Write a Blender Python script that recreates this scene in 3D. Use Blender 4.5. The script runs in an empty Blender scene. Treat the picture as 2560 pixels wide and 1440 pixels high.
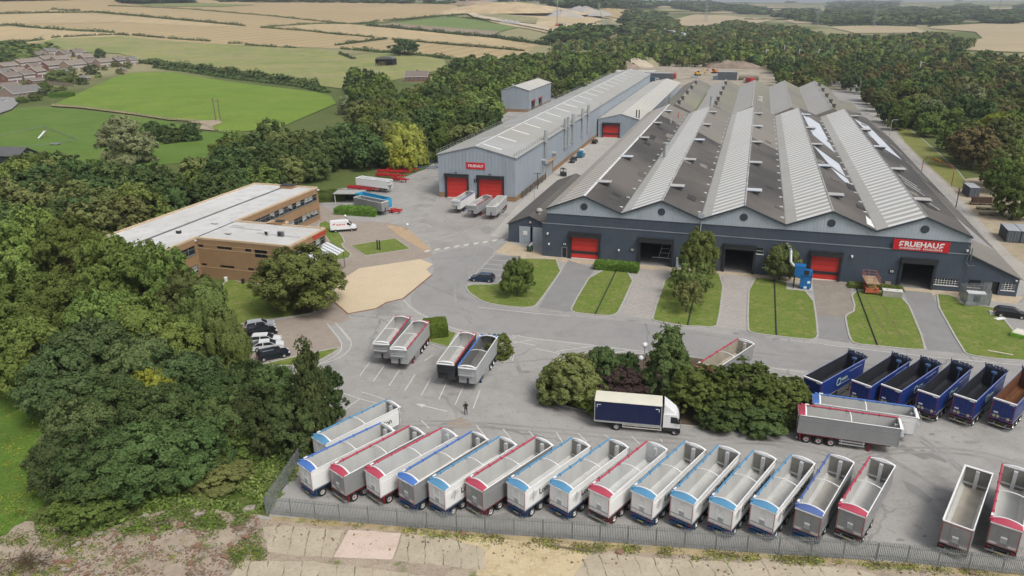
import bpy, bmesh, math, random
import numpy as np
from mathutils import Vector, Matrix, noise, geometry
random.seed(7); RNG = np.random.default_rng(7)
SC = bpy.context.scene; COL = SC.collection
# ---------------------------------------------------------------- camera (a drone 48 m above the yard)
HC, FPX, PITCH, ROLL = 48.0, 1858.06, 0.3621, -0.0126
FW = Vector((0, math.cos(PITCH), -math.sin(PITCH)))
_u = Vector((0, math.sin(PITCH), math.cos(PITCH))); _r = Vector((1, 0, 0))
RT = _r*math.cos(ROLL) + _u*math.sin(ROLL)
UP = _u*math.cos(ROLL) - _r*math.sin(ROLL)
cd = bpy.data.cameras.new('camera'); cam = bpy.data.objects.new('camera', cd); COL.objects.link(cam)
cd.sensor_width = 36; cd.lens = FPX/2560*36; cd.clip_start = 0.5; cd.clip_end = 60000
m = Matrix((RT, UP, -FW)).transposed().to_4x4(); m.translation = Vector((0, 0, HC)); cam.matrix_world = m
SC.camera = cam
# ---------------------------------------------------------------- light: bright overcast, high soft sun from the right
SUN_EL, SUN_ROT = math.radians(54), math.radians(140)
w = bpy.data.worlds.new('World'); SC.world = w; w.use_nodes = True
nt = w.node_tree; bg = nt.nodes['Background']
sky = nt.nodes.new('ShaderNodeTexSky'); sky.sky_type = 'NISHITA'; sky.sun_disc = False
sky.sun_elevation = SUN_EL; sky.sun_rotation = SUN_ROT; sky.air_density = 1.0; sky.dust_density = 5.0; sky.ozone_density = 1.0
hs = nt.nodes.new('ShaderNodeHueSaturation'); hs.inputs['Saturation'].default_value = 0.35
nt.links.new(sky.outputs[0], hs.inputs['Color']); nt.links.new(hs.outputs[0], bg.inputs['Color'])
bg.inputs['Strength'].default_value = 0.125
sl = bpy.data.lights.new('sun', 'SUN'); sl.energy = 1.5; sl.angle = math.radians(18); sl.color = (1.0, 0.965, 0.91)
so = bpy.data.objects.new('sun', sl); COL.objects.link(so)
so.rotation_euler = Vector((math.sin(SUN_ROT)*math.cos(SUN_EL), math.cos(SUN_ROT)*math.cos(SUN_EL), math.sin(SUN_EL))).to_track_quat('Z', 'Y').to_euler()
SC.view_settings.view_transform = 'Standard'; SC.view_settings.look = 'None'
SC.view_settings.exposure = 0.40; SC.view_settings.gamma = 1.0
SC.cycles.max_bounces = 6; SC.cycles.diffuse_bounces = 3; SC.cycles.transparent_max_bounces = 8
# ---------------------------------------------------------------- where things stand
def ray(x, y): return FW + RT*((x-1280)/FPX) + UP*((720-y)/FPX)
def P(x, y, z=0.0):
    d = ray(x, y); t = (z-HC)/d.z; return Vector((0, 0, HC)) + d*t
def sst(x): x = min(1, max(0, x)); return x*x*(3-2*x)
def lerp_tab(t, tab):
    if t <= tab[0][0]: return tab[0][1]
    for (a, b), (c, d) in zip(tab, tab[1:]):
        if t <= c: return b+(d-b)*(t-a)/(c-a)
    return tab[-1][1]
def hgt(x, y):
    d = math.hypot(x, y)
    if y < 1 or d < 650: return 0.0
    t = x/y
    e = lerp_tab(t, [(-1.2, .021), (-.644, .0185), (-.216, .0088), (0, .0065), (.21, .002), (.4, .0), (.644, -.0008), (1.2, 0)])
    R = lerp_tab(t, [(-.5, 2300), (0, 2300), (.1, 2600), (.25, 5500), (.4, 8500), (1, 9000)])
    return sst((d-650)/(R-650))*(48+R*e)
def T(x, y):
    d = ray(x, y); o = Vector((0, 0, HC)); t = 20.0; last = t
    while t < 14000:
        p = o+d*t
        if p.z <= hgt(p.x, p.y):
            a, b = last, t
            for _ in range(24):
                c = (a+b)/2; q = o+d*c
                if q.z <= hgt(q.x, q.y): b = c
                else: a = c
            return o+d*b
        last = t; t += max(1.0, t*0.008)
    return o+d*14000
AZ = 0.3111
D2 = Vector((math.cos(AZ), -math.sin(AZ), 0)); D1 = Vector((math.sin(AZ), math.cos(AZ), 0)); O0 = Vector((7.22, 145.32, 0))
def LW(u, v, z=0.0): return O0 + D2*u + D1*v + Vector((0, 0, z))
# ---------------------------------------------------------------- materials
MATS = {}
def s2l(c): return tuple(((v/255)/12.92 if v/255 <= .04045 else ((v/255+.055)/1.055)**2.4) for v in c)
class NT:
    def __init__(s, name):
        s.m = bpy.data.materials.new(name); s.m.use_nodes = True; s.t = s.m.node_tree
        s.b = s.t.nodes['Principled BSDF']; s.tc = None
    def n(s, ty, **kw):
        o = s.t.nodes.new(ty)
        for k, v in kw.items():
            if k in o.inputs.keys(): o.inputs[k].default_value = v
            else: setattr(o, k, v)
        return o
    def l(s, a, b): s.t.links.new(a, b)
    def co(s, kind='Object', scale=(1, 1, 1), rot=(0, 0, 0)):
        if s.tc is None: s.tc = s.n('ShaderNodeTexCoord')
        mp = s.n('ShaderNodeMapping'); mp.inputs['Scale'].default_value = scale; mp.inputs['Rotation'].default_value = rot
        s.l(s.tc.outputs[kind], mp.inputs[0]); return mp.outputs[0]
    def noise(s, vec, scale, detail=4, rough=.6, lo=.35, hi=.65):
        o = s.n('ShaderNodeTexNoise', Scale=scale, Detail=detail, Roughness=rough); s.l(vec, o.inputs['Vector'])
        r = s.n('ShaderNodeMapRange'); r.inputs[1].default_value = lo; r.inputs[2].default_value = hi; s.l(o.outputs[0], r.inputs[0])
        return r.outputs[0]
    def math(s, op, a, b=None, c=None):
        o = s.n('ShaderNodeMath', operation=op)
        for i, v in enumerate((a, b, c)):
            if v is None: continue
            if isinstance(v, (int, float)): o.inputs[i].default_value = v
            else: s.l(v, o.inputs[i])
        return o.outputs[0]
    def xyz(s, vec):
        o = s.n('ShaderNodeSeparateXYZ'); s.l(vec, o.inputs[0]); return o.outputs
    def mix(s, f, a, b):
        o = s.n('ShaderNodeMix', data_type='RGBA')
        for i, v in ((0, f), (6, a), (7, b)):
            if isinstance(v, (int, float)): o.inputs[i].default_value = v
            elif isinstance(v, tuple): o.inputs[i].default_value = (*v[:3], 1)
            else: s.l(v, o.inputs[i])
        return o.outputs[2]
    def bump(s, h, d=.05, st=.5):
        o = s.n('ShaderNodeBump', Distance=d, Strength=st); s.l(h, o.inputs['Height']); s.l(o.outputs[0], s.b.inputs['Normal'])
    def out(s, col, rough=.8, metal=0., spec=.5):
        if isinstance(col, tuple): s.b.inputs['Base Color'].default_value = (*col[:3], 1)
        else: s.l(col, s.b.inputs['Base Color'])
        if isinstance(rough, (int, float)): s.b.inputs['Roughness'].default_value = rough
        else: s.l(rough, s.b.inputs['Roughness'])
        s.b.inputs['Metallic'].default_value = metal; s.b.inputs['Specular IOR Level'].default_value = spec
        return s.m
def mul(c, k): return tuple(v*k for v in c[:3])
def paint(name, rgb, rough=.45, metal=0., dirt=.12, scale=.8, streak=False):
    """a painted or plain surface (linear rgb) with slight dirt and unevenness"""
    if name in MATS: return MATS[name]
    n = NT(name); v = n.co('Object', (1, 1, .25) if streak else (1, 1, 1))
    a = n.noise(v, scale, 5, .65, .3, .75); b = n.noise(n.co('Object'), scale*9, 3, .6)
    c = n.mix(a, rgb, mul(rgb, 1-dirt*1.6)); c = n.mix(n.math('MULTIPLY', b, dirt*.8), c, mul(rgb, 1-dirt*2))
    MATS[name] = n.out(c, rough, metal, .4); return MATS[name]
def ground_mat(name, cols, scales, rough=.9, bump=.03, kind='Object'):
    """cols: base, then (colour, scale, lo, hi) layers"""
    if name in MATS: return MATS[name]
    n = NT(name); v = n.co(kind); c = cols[0]; last = None
    for col, sc, lo, hi in cols[1:]:
        f = n.noise(v, sc, 6, .62, lo, hi); c = n.mix(f, c, col); last = f
    if bump: n.bump(last, bump, .6)
    MATS[name] = n.out(c, rough, 0, .2); return MATS[name]
# ---------------------------------------------------------------- mesh building
MC = {}
class MB:
    def __init__(s): s.v = []; s.f = []; s.m = []; s.sm = []
    def add(s, vs, fs, mi=0, smooth=False):
        o = len(s.v); s.v += [tuple(p) for p in vs]; s.f += [tuple(i+o for i in f) for f in fs]; s.m += [mi]*len(fs); s.sm += [smooth]*len(fs)
    def quad(s, *pts, mi=0): s.add(pts, [tuple(range(len(pts)))], mi)
    def box(s, x0, x1, y0, y1, z0, z1, mi=0):
        s.add([(x0,y0,z0),(x1,y0,z0),(x1,y1,z0),(x0,y1,z0),(x0,y0,z1),(x1,y0,z1),(x1,y1,z1),(x0,y1,z1)],
              [(0,3,2,1),(4,5,6,7),(0,1,5,4),(1,2,6,5),(2,3,7,6),(3,0,4,7)], mi)
    def prism(s, poly, vec, mi=0):
        n = len(poly); v = Vector(vec); a = [Vector(p) for p in poly]
        s.add(a+[p+v for p in a], [tuple(range(n)), tuple(range(2*n-1, n-1, -1))]+[(i, i+n, (i+1) % n+n, (i+1) % n) for i in range(n)], mi)
    def tube(s, p0, p1, r, n=8, mi=0, r1=None, cap=True, smooth=True):
        p0, p1 = Vector(p0), Vector(p1); d = (p1-p0).normalized(); r1 = r if r1 is None else r1
        a = d.orthogonal().normalized(); b = d.cross(a)
        ring = lambda p, q: [p+(a*math.cos(2*math.pi*i/n)+b*math.sin(2*math.pi*i/n))*q for i in range(n)]
        s.add(ring(p0, r)+ring(p1, r1), [(i, (i+1) % n, n+(i+1) % n, n+i) for i in range(n)], mi, smooth)
        if cap:
            s.add(ring(p0, r), [tuple(range(n-1, -1, -1))], mi); s.add(ring(p1, r1), [tuple(range(n))], mi)
    def path(s, pts, r, n=6, mi=0):
        for a, b in zip(pts, pts[1:]): s.tube(a, b, r, n, mi)
    def lathe(s, prof, axis='y', c=(0, 0, 0), n=20, mi=0, smooth=False):
        """prof: (radius, offset along the axis)"""
        vs = []
        for r, h in prof:
            for i in range(n):
                a = 2*math.pi*i/n; x, y = r*math.cos(a), r*math.sin(a)
                p = (x, h, y) if axis == 'y' else ((x, y, h) if axis == 'z' else (h, x, y))
                vs.append((p[0]+c[0], p[1]+c[1], p[2]+c[2]))
        fs = [(k*n+i, k*n+(i+1) % n, (k+1)*n+(i+1) % n, (k+1)*n+i) for k in range(len(prof)-1) for i in range(n)]
        s.add(vs, fs, mi, smooth)
    def wall(s, fn, a0, a1, z0, z1, holes=(), depth=None, mi=0):
        """wall plane with rectangular holes; fn(a, z, d) -> point; jambs of the given depth"""
        A = sorted({a0, a1, *[h[0] for h in holes], *[h[1] for h in holes]}); Z = sorted({z0, z1, *[h[2] for h in holes], *[h[3] for h in holes]})
        for i in range(len(A)-1):
            for j in range(len(Z)-1):
                ca, cz = (A[i]+A[i+1])/2, (Z[j]+Z[j+1])/2
                if any(h[0] < ca < h[1] and h[2] < cz < h[3] for h in holes) or not (z0 < cz < z1): continue
                s.quad(fn(A[i], Z[j], 0), fn(A[i+1], Z[j], 0), fn(A[i+1], Z[j+1], 0), fn(A[i], Z[j+1], 0), mi=mi)
        if depth:
            for h in holes:
                q = [(h[0], h[2]), (h[1], h[2]), (h[1], h[3]), (h[0], h[3])]
                for k in range(4):
                    (a, z), (b, y) = q[k], q[(k+1) % 4]
                    s.quad(fn(a, z, 0), fn(b, y, 0), fn(b, y, depth), fn(a, z, depth), mi=mi)
    def mesh(s, name, mats):
        me = bpy.data.meshes.new(name); me.from_pydata(s.v, [], s.f)
        for m_ in (mats if isinstance(mats, (list, tuple)) else [mats]): me.materials.append(m_)
        me.polygons.foreach_set('material_index', s.m); me.polygons.foreach_set('use_smooth', s.sm); me.update(); return me
def part(name, me, parent=None, mats=None, loc=None, rz=None):
    """one mesh object; me is an MB (needs mats) or a mesh"""
    if isinstance(me, MB): me = me.mesh(name, mats)
    o = bpy.data.objects.new(name, me); COL.objects.link(o)
    if parent is not None: o.parent = parent
    if loc is not None: o.location = loc
    if rz is not None: o.rotation_euler = (0, 0, rz)
    return o
def tag(o, label=None, cat=None, group=None, kind=None):
    if label: o['label'] = label
    if cat: o['category'] = cat
    if group: o['group'] = group
    if kind: o['kind'] = kind
    return o
def thing(name, label, cat, loc=(0, 0, 0), rz=0., group=None):
    o = bpy.data.objects.new(name, None); COL.objects.link(o); o.location = loc; o.rotation_euler = (0, 0, rz)
    o.empty_display_size = .5
    return tag(o, label, cat, group)
def copy_tree(o, parent=None):
    c = o.copy(); COL.objects.link(c); c.parent = parent
    for ch in list(o.children): copy_tree(ch, c)
    return c
def cached(key, fn):
    if key not in MC: MC[key] = fn()
    return MC[key]
FONT = {}
def text_mesh(body, size, fat=0.0, mat=None, spacing=1.0, extrude=.01, shear=0.):
    """text as mesh in the XY plane, centred"""
    k = ('t', body, size, fat, mat.name, spacing, shear)
    if k in MC: return MC[k]
    cu = bpy.data.curves.new('text', 'FONT'); cu.body = body; cu.size = size; cu.offset = fat; cu.space_character = spacing
    cu.align_x = 'CENTER'; cu.align_y = 'CENTER'; cu.extrude = extrude; cu.resolution_u = 3; cu.shear = shear
    ob = bpy.data.objects.new('text', cu); COL.objects.link(ob); dg = bpy.context.evaluated_depsgraph_get()
    me = bpy.data.meshes.new_from_object(ob.evaluated_get(dg)); bpy.data.objects.remove(ob)
    me.materials.clear(); me.materials.append(mat); MC[k] = me; return me
# ================================================================ ground
def poly(name, px, z, mat, pts=None, kind='structure'):
    me = bpy.data.meshes.new(name); bm = bmesh.new()
    vs = [bm.verts.new((p.x, p.y, z)) for p in (pts or [P(*q) for q in px])]
    f = bm.faces.new(vs); f.normal_update()
    if f.normal.z < 0: f.normal_flip()
    bmesh.ops.triangulate(bm, faces=bm.faces[:]); bm.to_mesh(me); bm.free(); me.materials.append(mat)
    return tag(part(name, me), kind=kind)
def smooth_px(px, closed=False, it=2):
    for _ in range(it):
        n = len(px); q = []
        rng_ = range(n) if closed else range(n-1)
        if not closed: q.append(px[0])
        for i in rng_:
            a, b = px[i], px[(i+1) % n]
            q += [(a[0]*.75+b[0]*.25, a[1]*.75+b[1]*.25), (a[0]*.25+b[0]*.75, a[1]*.25+b[1]*.75)]
        if not closed: q.append(px[-1])
        px = q
    return px
def band(mb, pts, wdt, z, h=0., mi=0, closed=False):
    """a flat strip (h = 0) or a raised kerb along ground points"""
    pts = [Vector((p.x, p.y, 0)) for p in pts]; n = len(pts); L, R = [], []
    for i in range(n):
        a = pts[i-1] if (i or closed) else pts[i]; b = pts[(i+1) % n] if (i < n-1 or closed) else pts[i]
        d = (b-a).normalized(); nn = Vector((-d.y, d.x, 0))*wdt/2
        L.append(pts[i]+nn); R.append(pts[i]-nn)
    for i in range(n if closed else n-1):
        j = (i+1) % n; up = Vector((0, 0, z)); t = Vector((0, 0, z+h))
        mb.quad(R[i]+t, R[j]+t, L[j]+t, L[i]+t, mi=mi)
        if h: mb.quad(L[i]+up, L[i]+t, L[j]+t, L[j]+up, mi=mi); mb.quad(R[i]+up, R[j]+up, R[j]+t, R[i]+t, mi=mi)
def asphalt(name, base, cols, crack=.05):
    n = NT(name); v = n.co('Object'); c = base
    for col, sc, lo, hi in cols: c = n.mix(n.noise(v, sc, 6, .62, lo, hi), c, col)
    wv = n.n('ShaderNodeTexNoise', Scale=.6, Detail=3); n.l(v, wv.inputs['Vector']); ad = n.n('ShaderNodeVectorMath', operation='MULTIPLY_ADD'); n.l(wv.outputs['Color'], ad.inputs[0]); ad.inputs[1].default_value = (1.6, 1.6, 0); n.l(v, ad.inputs[2])
    vo = n.n('ShaderNodeTexVoronoi', feature='DISTANCE_TO_EDGE', Scale=crack); n.l(ad.outputs[0], vo.inputs['Vector']); k = n.math('MULTIPLY', n.math('LESS_THAN', vo.outputs['Distance'], .0055), n.noise(v, .05, 3, .6, .42, .6))
    c = n.mix(n.math('MULTIPLY', k, .6), c, mul(base, .5))
    w2 = n.n('ShaderNodeTexWave', Scale=.055, Distortion=9.0, Detail=2.0); w2.bands_direction = 'DIAGONAL'; n.l(v, w2.inputs['Vector']); t = n.math('MULTIPLY', n.math('GREATER_THAN', w2.outputs['Fac'], .93), n.noise(v, .03, 3, .6, .5, .62)); c = n.mix(n.math('MULTIPLY', t, .28), c, mul(base, .6))
    MATS[name] = n.out(c, .88, 0, .25); return MATS[name]
ASPH = asphalt('yard_asphalt', (.27, .263, .25), [((.36, .348, .325), .035, .40, .62), ((.165, .16, .153), .07, .5, .70), ((.335, .325, .308), .3, .45, .68), ((.175, .17, .16), 1.0, .56, .76), ((.22, .215, .205), 7, .45, .75)])
ROAD = asphalt('road_asphalt', (.25, .245, .237), [((.295, .287, .275), .06, .38, .68), ((.205, .20, .195), .25, .5, .78), ((.225, .22, .212), 1.5, .5, .75), ((.215, .21, .205), 9, .4, .7)], .04)
DRV_D = ground_mat('drive_dark', [(.20, .197, .195), ((.235, .23, .225), .3, .35, .7), ((.165, .162, .16), 3, .5, .8)], None)
DRV_P = ground_mat('drive_pale', [(.315, .285, .258), ((.25, .24, .225), .25, .4, .75), ((.36, .335, .31), 1.5, .4, .7), ((.22, .21, .2), 4, .55, .8)], None)
CONC = ground_mat('pale_concrete', [(.36, .345, .315), ((.29, .275, .25), .15, .4, .7), ((.42, .405, .375), 1.2, .4, .7), ((.27, .26, .235), 5, .5, .8)], None)
LAWN = ground_mat('lawn_grass', [(.125, .188, .03), ((.175, .21, .05), .18, .40, .66), ((.095, .145, .024), .08, .45, .7), ((.25, .225, .09), .5, .5, .68), ((.07, .112, .018), 1.5, .5, .68), ((.20, .215, .05), 3.2, .52, .7), ((.10, .14, .025), 9, .45, .7)], None, bump=.06)
MEADOW = ground_mat('meadow_grass', [(.14, .235, .022), ((.185, .25, .036), .02, .38, .62), ((.095, .165, .018), .05, .45, .7), ((.15, .20, .035), .25, .45, .7), ((.10, .165, .02), .9, .4, .7)], None, bump=.05)
PALE = ground_mat('pale_pasture', [(.25, .25, .09), ((.155, .205, .05), .012, .40, .6), ((.25, .225, .11), .03, .45, .65), ((.13, .155, .05), .1, .52, .72), ((.26, .23, .12), .5, .5, .75)], None, bump=0)
DIRT = ground_mat('dirt', [(.30, .245, .17), ((.36, .31, .22), .12, .4, .7), ((.20, .165, .11), .5, .5, .75), ((.13, .16, .05), .2, .6, .75), ((.40, .36, .28), 5, .55, .75)], None, bump=.05)
PAVE = ground_mat('brown_paving', [(.285, .24, .20), ((.33, .285, .24), .2, .4, .7), ((.235, .20, .17), .9, .45, .7), ((.26, .215, .18), 6, .4, .7)], None)
TAN = ground_mat('tan_paving', [(.38, .27, .165), ((.43, .33, .22), .4, .4, .7), ((.30, .215, .14), 3, .45, .7)], None)
MULCH = ground_mat('mulch', [(.085, .06, .045), ((.12, .095, .06), .8, .4, .7), ((.05, .06, .025), .5, .5, .7)], None)
SCRUB = ground_mat('scrub_ground', [(.075, .10, .026), ((.12, .13, .05), .05, .45, .7), ((.05, .075, .02), .3, .4, .7), ((.13, .12, .06), 1.5, .55, .8)], None, bump=.1)
def stubble(name, c, ang, per, amp=.12):
    if name in MATS: return MATS[name]
    n = NT(name); v = n.co('Object'); r = n.co('Object', (1, 1, 1), (0, 0, ang)); x = n.xyz(r)[0]
    st = n.math('SINE', n.math('MULTIPLY', x, 2*math.pi/per)); st = n.math('GREATER_THAN', st, .72)
    a = n.noise(v, .006, 5, .6, .35, .68); b = n.noise(n.co('Object', (.012, .12, 1), (0, 0, ang)), 1, 4, .6, .35, .7)
    q = n.mix(a, c, mul(c, 1.16)); q = n.mix(n.math('MULTIPLY', b, .55), q, mul(c, .84)); q = n.mix(n.math('MULTIPLY', st, amp), q, mul(c, .45))
    MATS[name] = n.out(q, .95, 0, .1); return MATS[name]
STUB = stubble('stubble', (.345, .268, .15), .35, 24, .32); STUB2 = stubble('stubble_pale', (.385, .305, .178), -.2, 30, .1)
STUB3 = stubble('stubble_striped', (.36, .275, .155), .55, 30, .6); STUBR = stubble('stubble_right', (.345, .285, .185), 1.2, 34, .14)
# one sheet to the horizon
def make_terrain():
    rad = [0, 15, 30]
    while rad[-1] < 430: rad.append(rad[-1]+40)
    while rad[-1] < 24000: rad.append(rad[-1]*1.055+2)
    fine = [math.radians(a) for a in np.arange(-50, 50.01, 1.0)]; coarse = [math.radians(a) for a in range(58, 308, 8)]
    az = fine+coarse; n = len(az); vs = [(0, 0, 0)]; fs = []
    for r in rad[1:]:
        for a in az:
            x, y = r*math.sin(a), r*math.cos(a); z = hgt(x, y)
            if y > 1 and abs(x/y) > 1.0: z = hgt(x, y)*1.0
            vs.append((x, y, z))
    for i in range(n): fs.append((0, 1+(i+1) % n, 1+i))
    for k in range(len(rad)-2):
        for i in range(n):
            j = (i+1) % n; a = 1+k*n; fs.append((a+i, a+j, a+n+j, a+n+i))
    me = bpy.data.meshes.new('ground'); me.from_pydata(vs, [], fs); me.polygons.foreach_set('use_smooth', [True]*len(fs))
    n_ = NT('countryside'); v = n_.co('Object')
    a = n_.noise(v, .004, 5, .6, .42, .58); b = n_.noise(v, .03, 5, .6, .35, .7); c = n_.noise(v, .0016, 3, .6, .47, .53)
    q = n_.mix(a, (.085, .115, .032), (.12, .14, .05)); q = n_.mix(n_.math('MULTIPLY', b, .6), q, (.06, .085, .024)); q = n_.mix(n_.math('MULTIPLY', c, .75), q, (.36, .31, .19)); q = n_.mix(n_.math('MULTIPLY', n_.noise(v, .35, 4, .6, .4, .7), .5), q, (.13, .14, .055)); q = n_.mix(n_.math('MULTIPLY', n_.noise(v, 2.2, 3, .6, .45, .7), .4), q, (.05, .07, .02))
    me.materials.append(n_.out(q, .95, 0, .1)); me.update()
    return tag(part('ground', me), kind='structure')
make_terrain()
def field(name, px, mat, lift=1.0, dens=18, kind='structure'):
    """a field laid over the rolling terrain"""
    q = []
    for i in range(len(px)):
        a, b = px[i], px[(i+1) % len(px)]; k = max(1, int(max(abs(a[0]-b[0])/45, abs(a[1]-b[1])/8)))
        q += [(a[0]+(b[0]-a[0])*t/k, a[1]+(b[1]-a[1])*t/k) for t in range(k)]
    W = [T(*p) for p in q]; poly2 = [Vector((p.x, p.y)) for p in W]
    x0, x1 = min(p.x for p in W), max(p.x for p in W); y0, y1 = min(p.y for p in W), max(p.y for p in W)
    s = max(6., math.sqrt((x1-x0)*(y1-y0))/dens); pts = list(poly2)
    for i in range(1, int((x1-x0)/s)+1):
        for j in range(1, int((y1-y0)/s)+1): pts.append(Vector((x0+i*s, y0+j*s)))
    n = len(poly2)
    r = geometry.delaunay_2d_cdt(pts, [(i, (i+1) % n) for i in range(n)], [list(range(n))], 2, 1e-4)
    vs = []
    for p in r[0]:
        d = math.hypot(p.x, p.y); vs.append((p.x, p.y, hgt(p.x, p.y)+(.02+.00022*max(0, d-60))*lift))
    me = bpy.data.meshes.new(name); fs = []
    for f in r[2]:
        a, b, c = (Vector(vs[i]) for i in f[:3])
        fs.append(tuple(f) if (b-a).cross(c-a).z > 0 else tuple(reversed(f)))
    me.from_pydata(vs, [], fs); me.materials.append(mat); me.update()
    return tag(part(name, me), kind=kind)
# ---- far fields (pixel outlines, laid on the terrain)
field('field', [(-300, 190), (-300, 2), (0, -6), (320, -3), (500, 0), (850, 5), (1140, 12), (1150, 25), (1135, 36), (960, 48), (850, 62), (1150, 85), (1350, 112), (1320, 130), (1250, 148), (1100, 142), (880, 122), (560, 112), (330, 98), (130, 104), (70, 120), (-50, 140)], STUB, 1, 34)
field('field', [(500, 22), (850, 8), (1100, 12), (1150, 24), (1080, 38), (960, 55), (850, 58), (680, 42), (480, 24)], STUB3, 2)
field('field', [(-200, 74), (0, 70), (130, 72), (200, 78), (290, 85), (290, 92), (150, 98), (60, 112), (-60, 130), (-200, 150)], STUB2, 2)
field('field', [(0, 38), (130, 34), (330, 42), (560, 62), (620, 68), (500, 66), (300, 56), (100, 60), (-100, 66), (-100, 42)], STUB2, 2)
field('field', [(700, 66), (860, 60), (1080, 80), (1250, 98), (1330, 120), (1240, 116), (1020, 98), (880, 88)], STUB2, 2)
field('field', [(330, 12), (480, 8), (640, 13), (560, 18), (400, 17)], ground_mat('far_grass', [(.15, .185, .06), ((.19, .20, .08), .01, .4, .6)], None, bump=0), 3)
field('pasture', [(-60, 140), (70, 116), (134, 98), (302, 92), (437, 105), (672, 119), (806, 125), (880, 140), (1000, 130), (1110, 150), (1120, 172), (1010, 196), (880, 226), (790, 214), (650, 190), (504, 171), (356, 154), (300, 135), (200, 132), (100, 128), (-60, 165)], PALE, 3, 30)
field('meadow', [(131, 264), (289, 193), (336, 183), (420, 181), (571, 205), (790, 232), (826, 240), (840, 260), (700, 320), (588, 332), (551, 331), (527, 319), (551, 306), (504, 304), (420, 299), (336, 286), (201, 269)], MEADOW, 3)
field('meadow', [(-200, 300), (0, 292), (40, 272), (118, 269), (235, 279), (353, 296), (420, 303), (500, 330), (600, 338), (560, 400), (300, 420), (0, 420), (-200, 420)], ground_mat('playing_field_grass', [(.085, .155, .022), ((.11, .17, .03), .03, .38, .62), ((.07, .13, .018), .08, .45, .7), ((.095, .15, .024), .6, .45, .7)], None, bump=.05), 2)
field('dry_grass', [(470, 306), (551, 301), (556, 309), (530, 318), (540, 329), (500, 325), (505, 312)], DIRT, 5, 8)
field('field_track', [(131, 262), (200, 267), (336, 284), (420, 297), (500, 302), (500, 306), (420, 302), (336, 289), (200, 272), (128, 268)], ground_mat('rough_verge', [(.26, .22, .11), ((.14, .15, .05), .3, .4, .65)], None, bump=0), 6, 30)
field('far_meadow', [(985, 60), (1060, 50), (1135, 43), (1236, 60), (1295, 70), (1253, 80), (1085, 68)], ground_mat('far_green', [(.11, .17, .045), ((.14, .185, .06), .01, .35, .65)], None, bump=0), 4)
field('field', [(925, 66), (985, 58), (1085, 68), (1253, 80), (1230, 90), (1090, 80)], stubble('fallow', (.235, .19, .14), .3, 26, .1), 4)
QB = ground_mat('quarry_sand', [(.40, .31, .185), ((.45, .36, .235), .01, .4, .65), ((.30, .24, .15), .03, .5, .75), ((.24, .235, .13), .012, .56, .68)], None, bump=0)
field('quarry_floor', [(1142, 24), (1200, 22), (1390, 26), (1480, 30), (1560, 48), (1565, 90), (1530, 100), (1440, 110), (1400, 92), (1330, 75), (1250, 62), (1180, 42)], QB, 4, 26)
field('quarry_slope', [(1163, 27), (1345, 48), (1340, 62), (1298, 58), (1185, 40)], ground_mat('slope_grass', [(.20, .20, .105), ((.28, .25, .14), .03, .4, .7)], None, bump=0), 7)
field('field', [(1480, 24), (1531, 23), (1616, 32), (1614, 48), (1550, 50), (1500, 40)], STUB, 7)
field('road', [(1143, 24), (1160, 23), (1200, 42), (1300, 60), (1420, 84), (1405, 86), (1290, 64), (1185, 46)], ground_mat('haul_road', [(.47, .40, .30), ((.40, .34, .26), .02, .4, .6)], None, bump=0), 9, 30)
# mounds of the quarry and of the rear yard: real heaps
def heap(name, px, rad, h, mat, seed, squash=1.0, rot=0.):
    c = T(*px); n, k = 40, 14; vs = [(0, 0, h)]; fs = []
    for j in range(1, k+1):
        t = j/k
        for i in range(n):
            a = 2*math.pi*i/n; rr = rad*(1+.3*noise.noise(Vector((math.cos(a)*1.7+seed, math.sin(a)*1.7, seed))))
            z = h*(1-t**1.7)*(1+.35*noise.noise(Vector((a*2.3, t*3, seed)))) if j < k else -1.5
            vs.append((rr*t*math.cos(a), rr*t*math.sin(a)*squash, z))
    fs += [(0, 1+i, 1+(i+1) % n) for i in range(n)]
    fs += [(1+j*n+i, 1+(j+1)*n+i, 1+(j+1)*n+(i+1) % n, 1+j*n+(i+1) % n) for j in range(k-1) for i in range(n)]
    me = bpy.data.meshes.new(name); me.from_pydata(vs, [], fs); me.polygons.foreach_set('use_smooth', [True]*len(fs)); me.materials.append(mat); me.update()
    return tag(part(name, me, loc=(c.x, c.y, hgt(c.x, c.y)), rz=rot), kind='structure')
SAND = ground_mat('sand_face', [(.42, .32, .19), ((.48, .39, .26), .02, .4, .65), ((.33, .25, .145), .05, .45, .7)], None, bump=0)
GREYH = ground_mat('spoil_grey', [(.26, .25, .25), ((.33, .31, .29), .03, .4, .65), ((.40, .33, .22), .02, .55, .7)], None, bump=0)
heap('sand_mound', (1270, 31), 150, 17, SAND, 3, .5, .1); heap('sand_mound', (1205, 27), 90, 11, SAND, 5, .5); heap('sand_mound', (1345, 36), 95, 13, SAND, 8, .5)
heap('spoil_mound', (1455, 38), 70, 15, GREYH, 11, .6); heap('spoil_mound', (1400, 42), 45, 12, GREYH, 12, .6); heap('spoil_mound', (1525, 62), 60, 8, ground_mat('spoil_green', [(.17, .18, .10), ((.25, .22, .14), .05, .4, .6)], None, bump=0), 14, .6)
field('street', [(-60, 232), (0, 236), (34, 246), (46, 261), (30, 276), (-40, 300), (-120, 300)], ROAD, 6, 10)
heap('sand_mound', (1490, 84), 45, 7, SAND, 21, .5); heap('sand_mound', (1190, 12), 70, 9, ground_mat('spoil_brown', [(.24, .17, .12)]+[((.3, .24, .17), .03, .4, .6)], None, bump=0), 31, .4)
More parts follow.
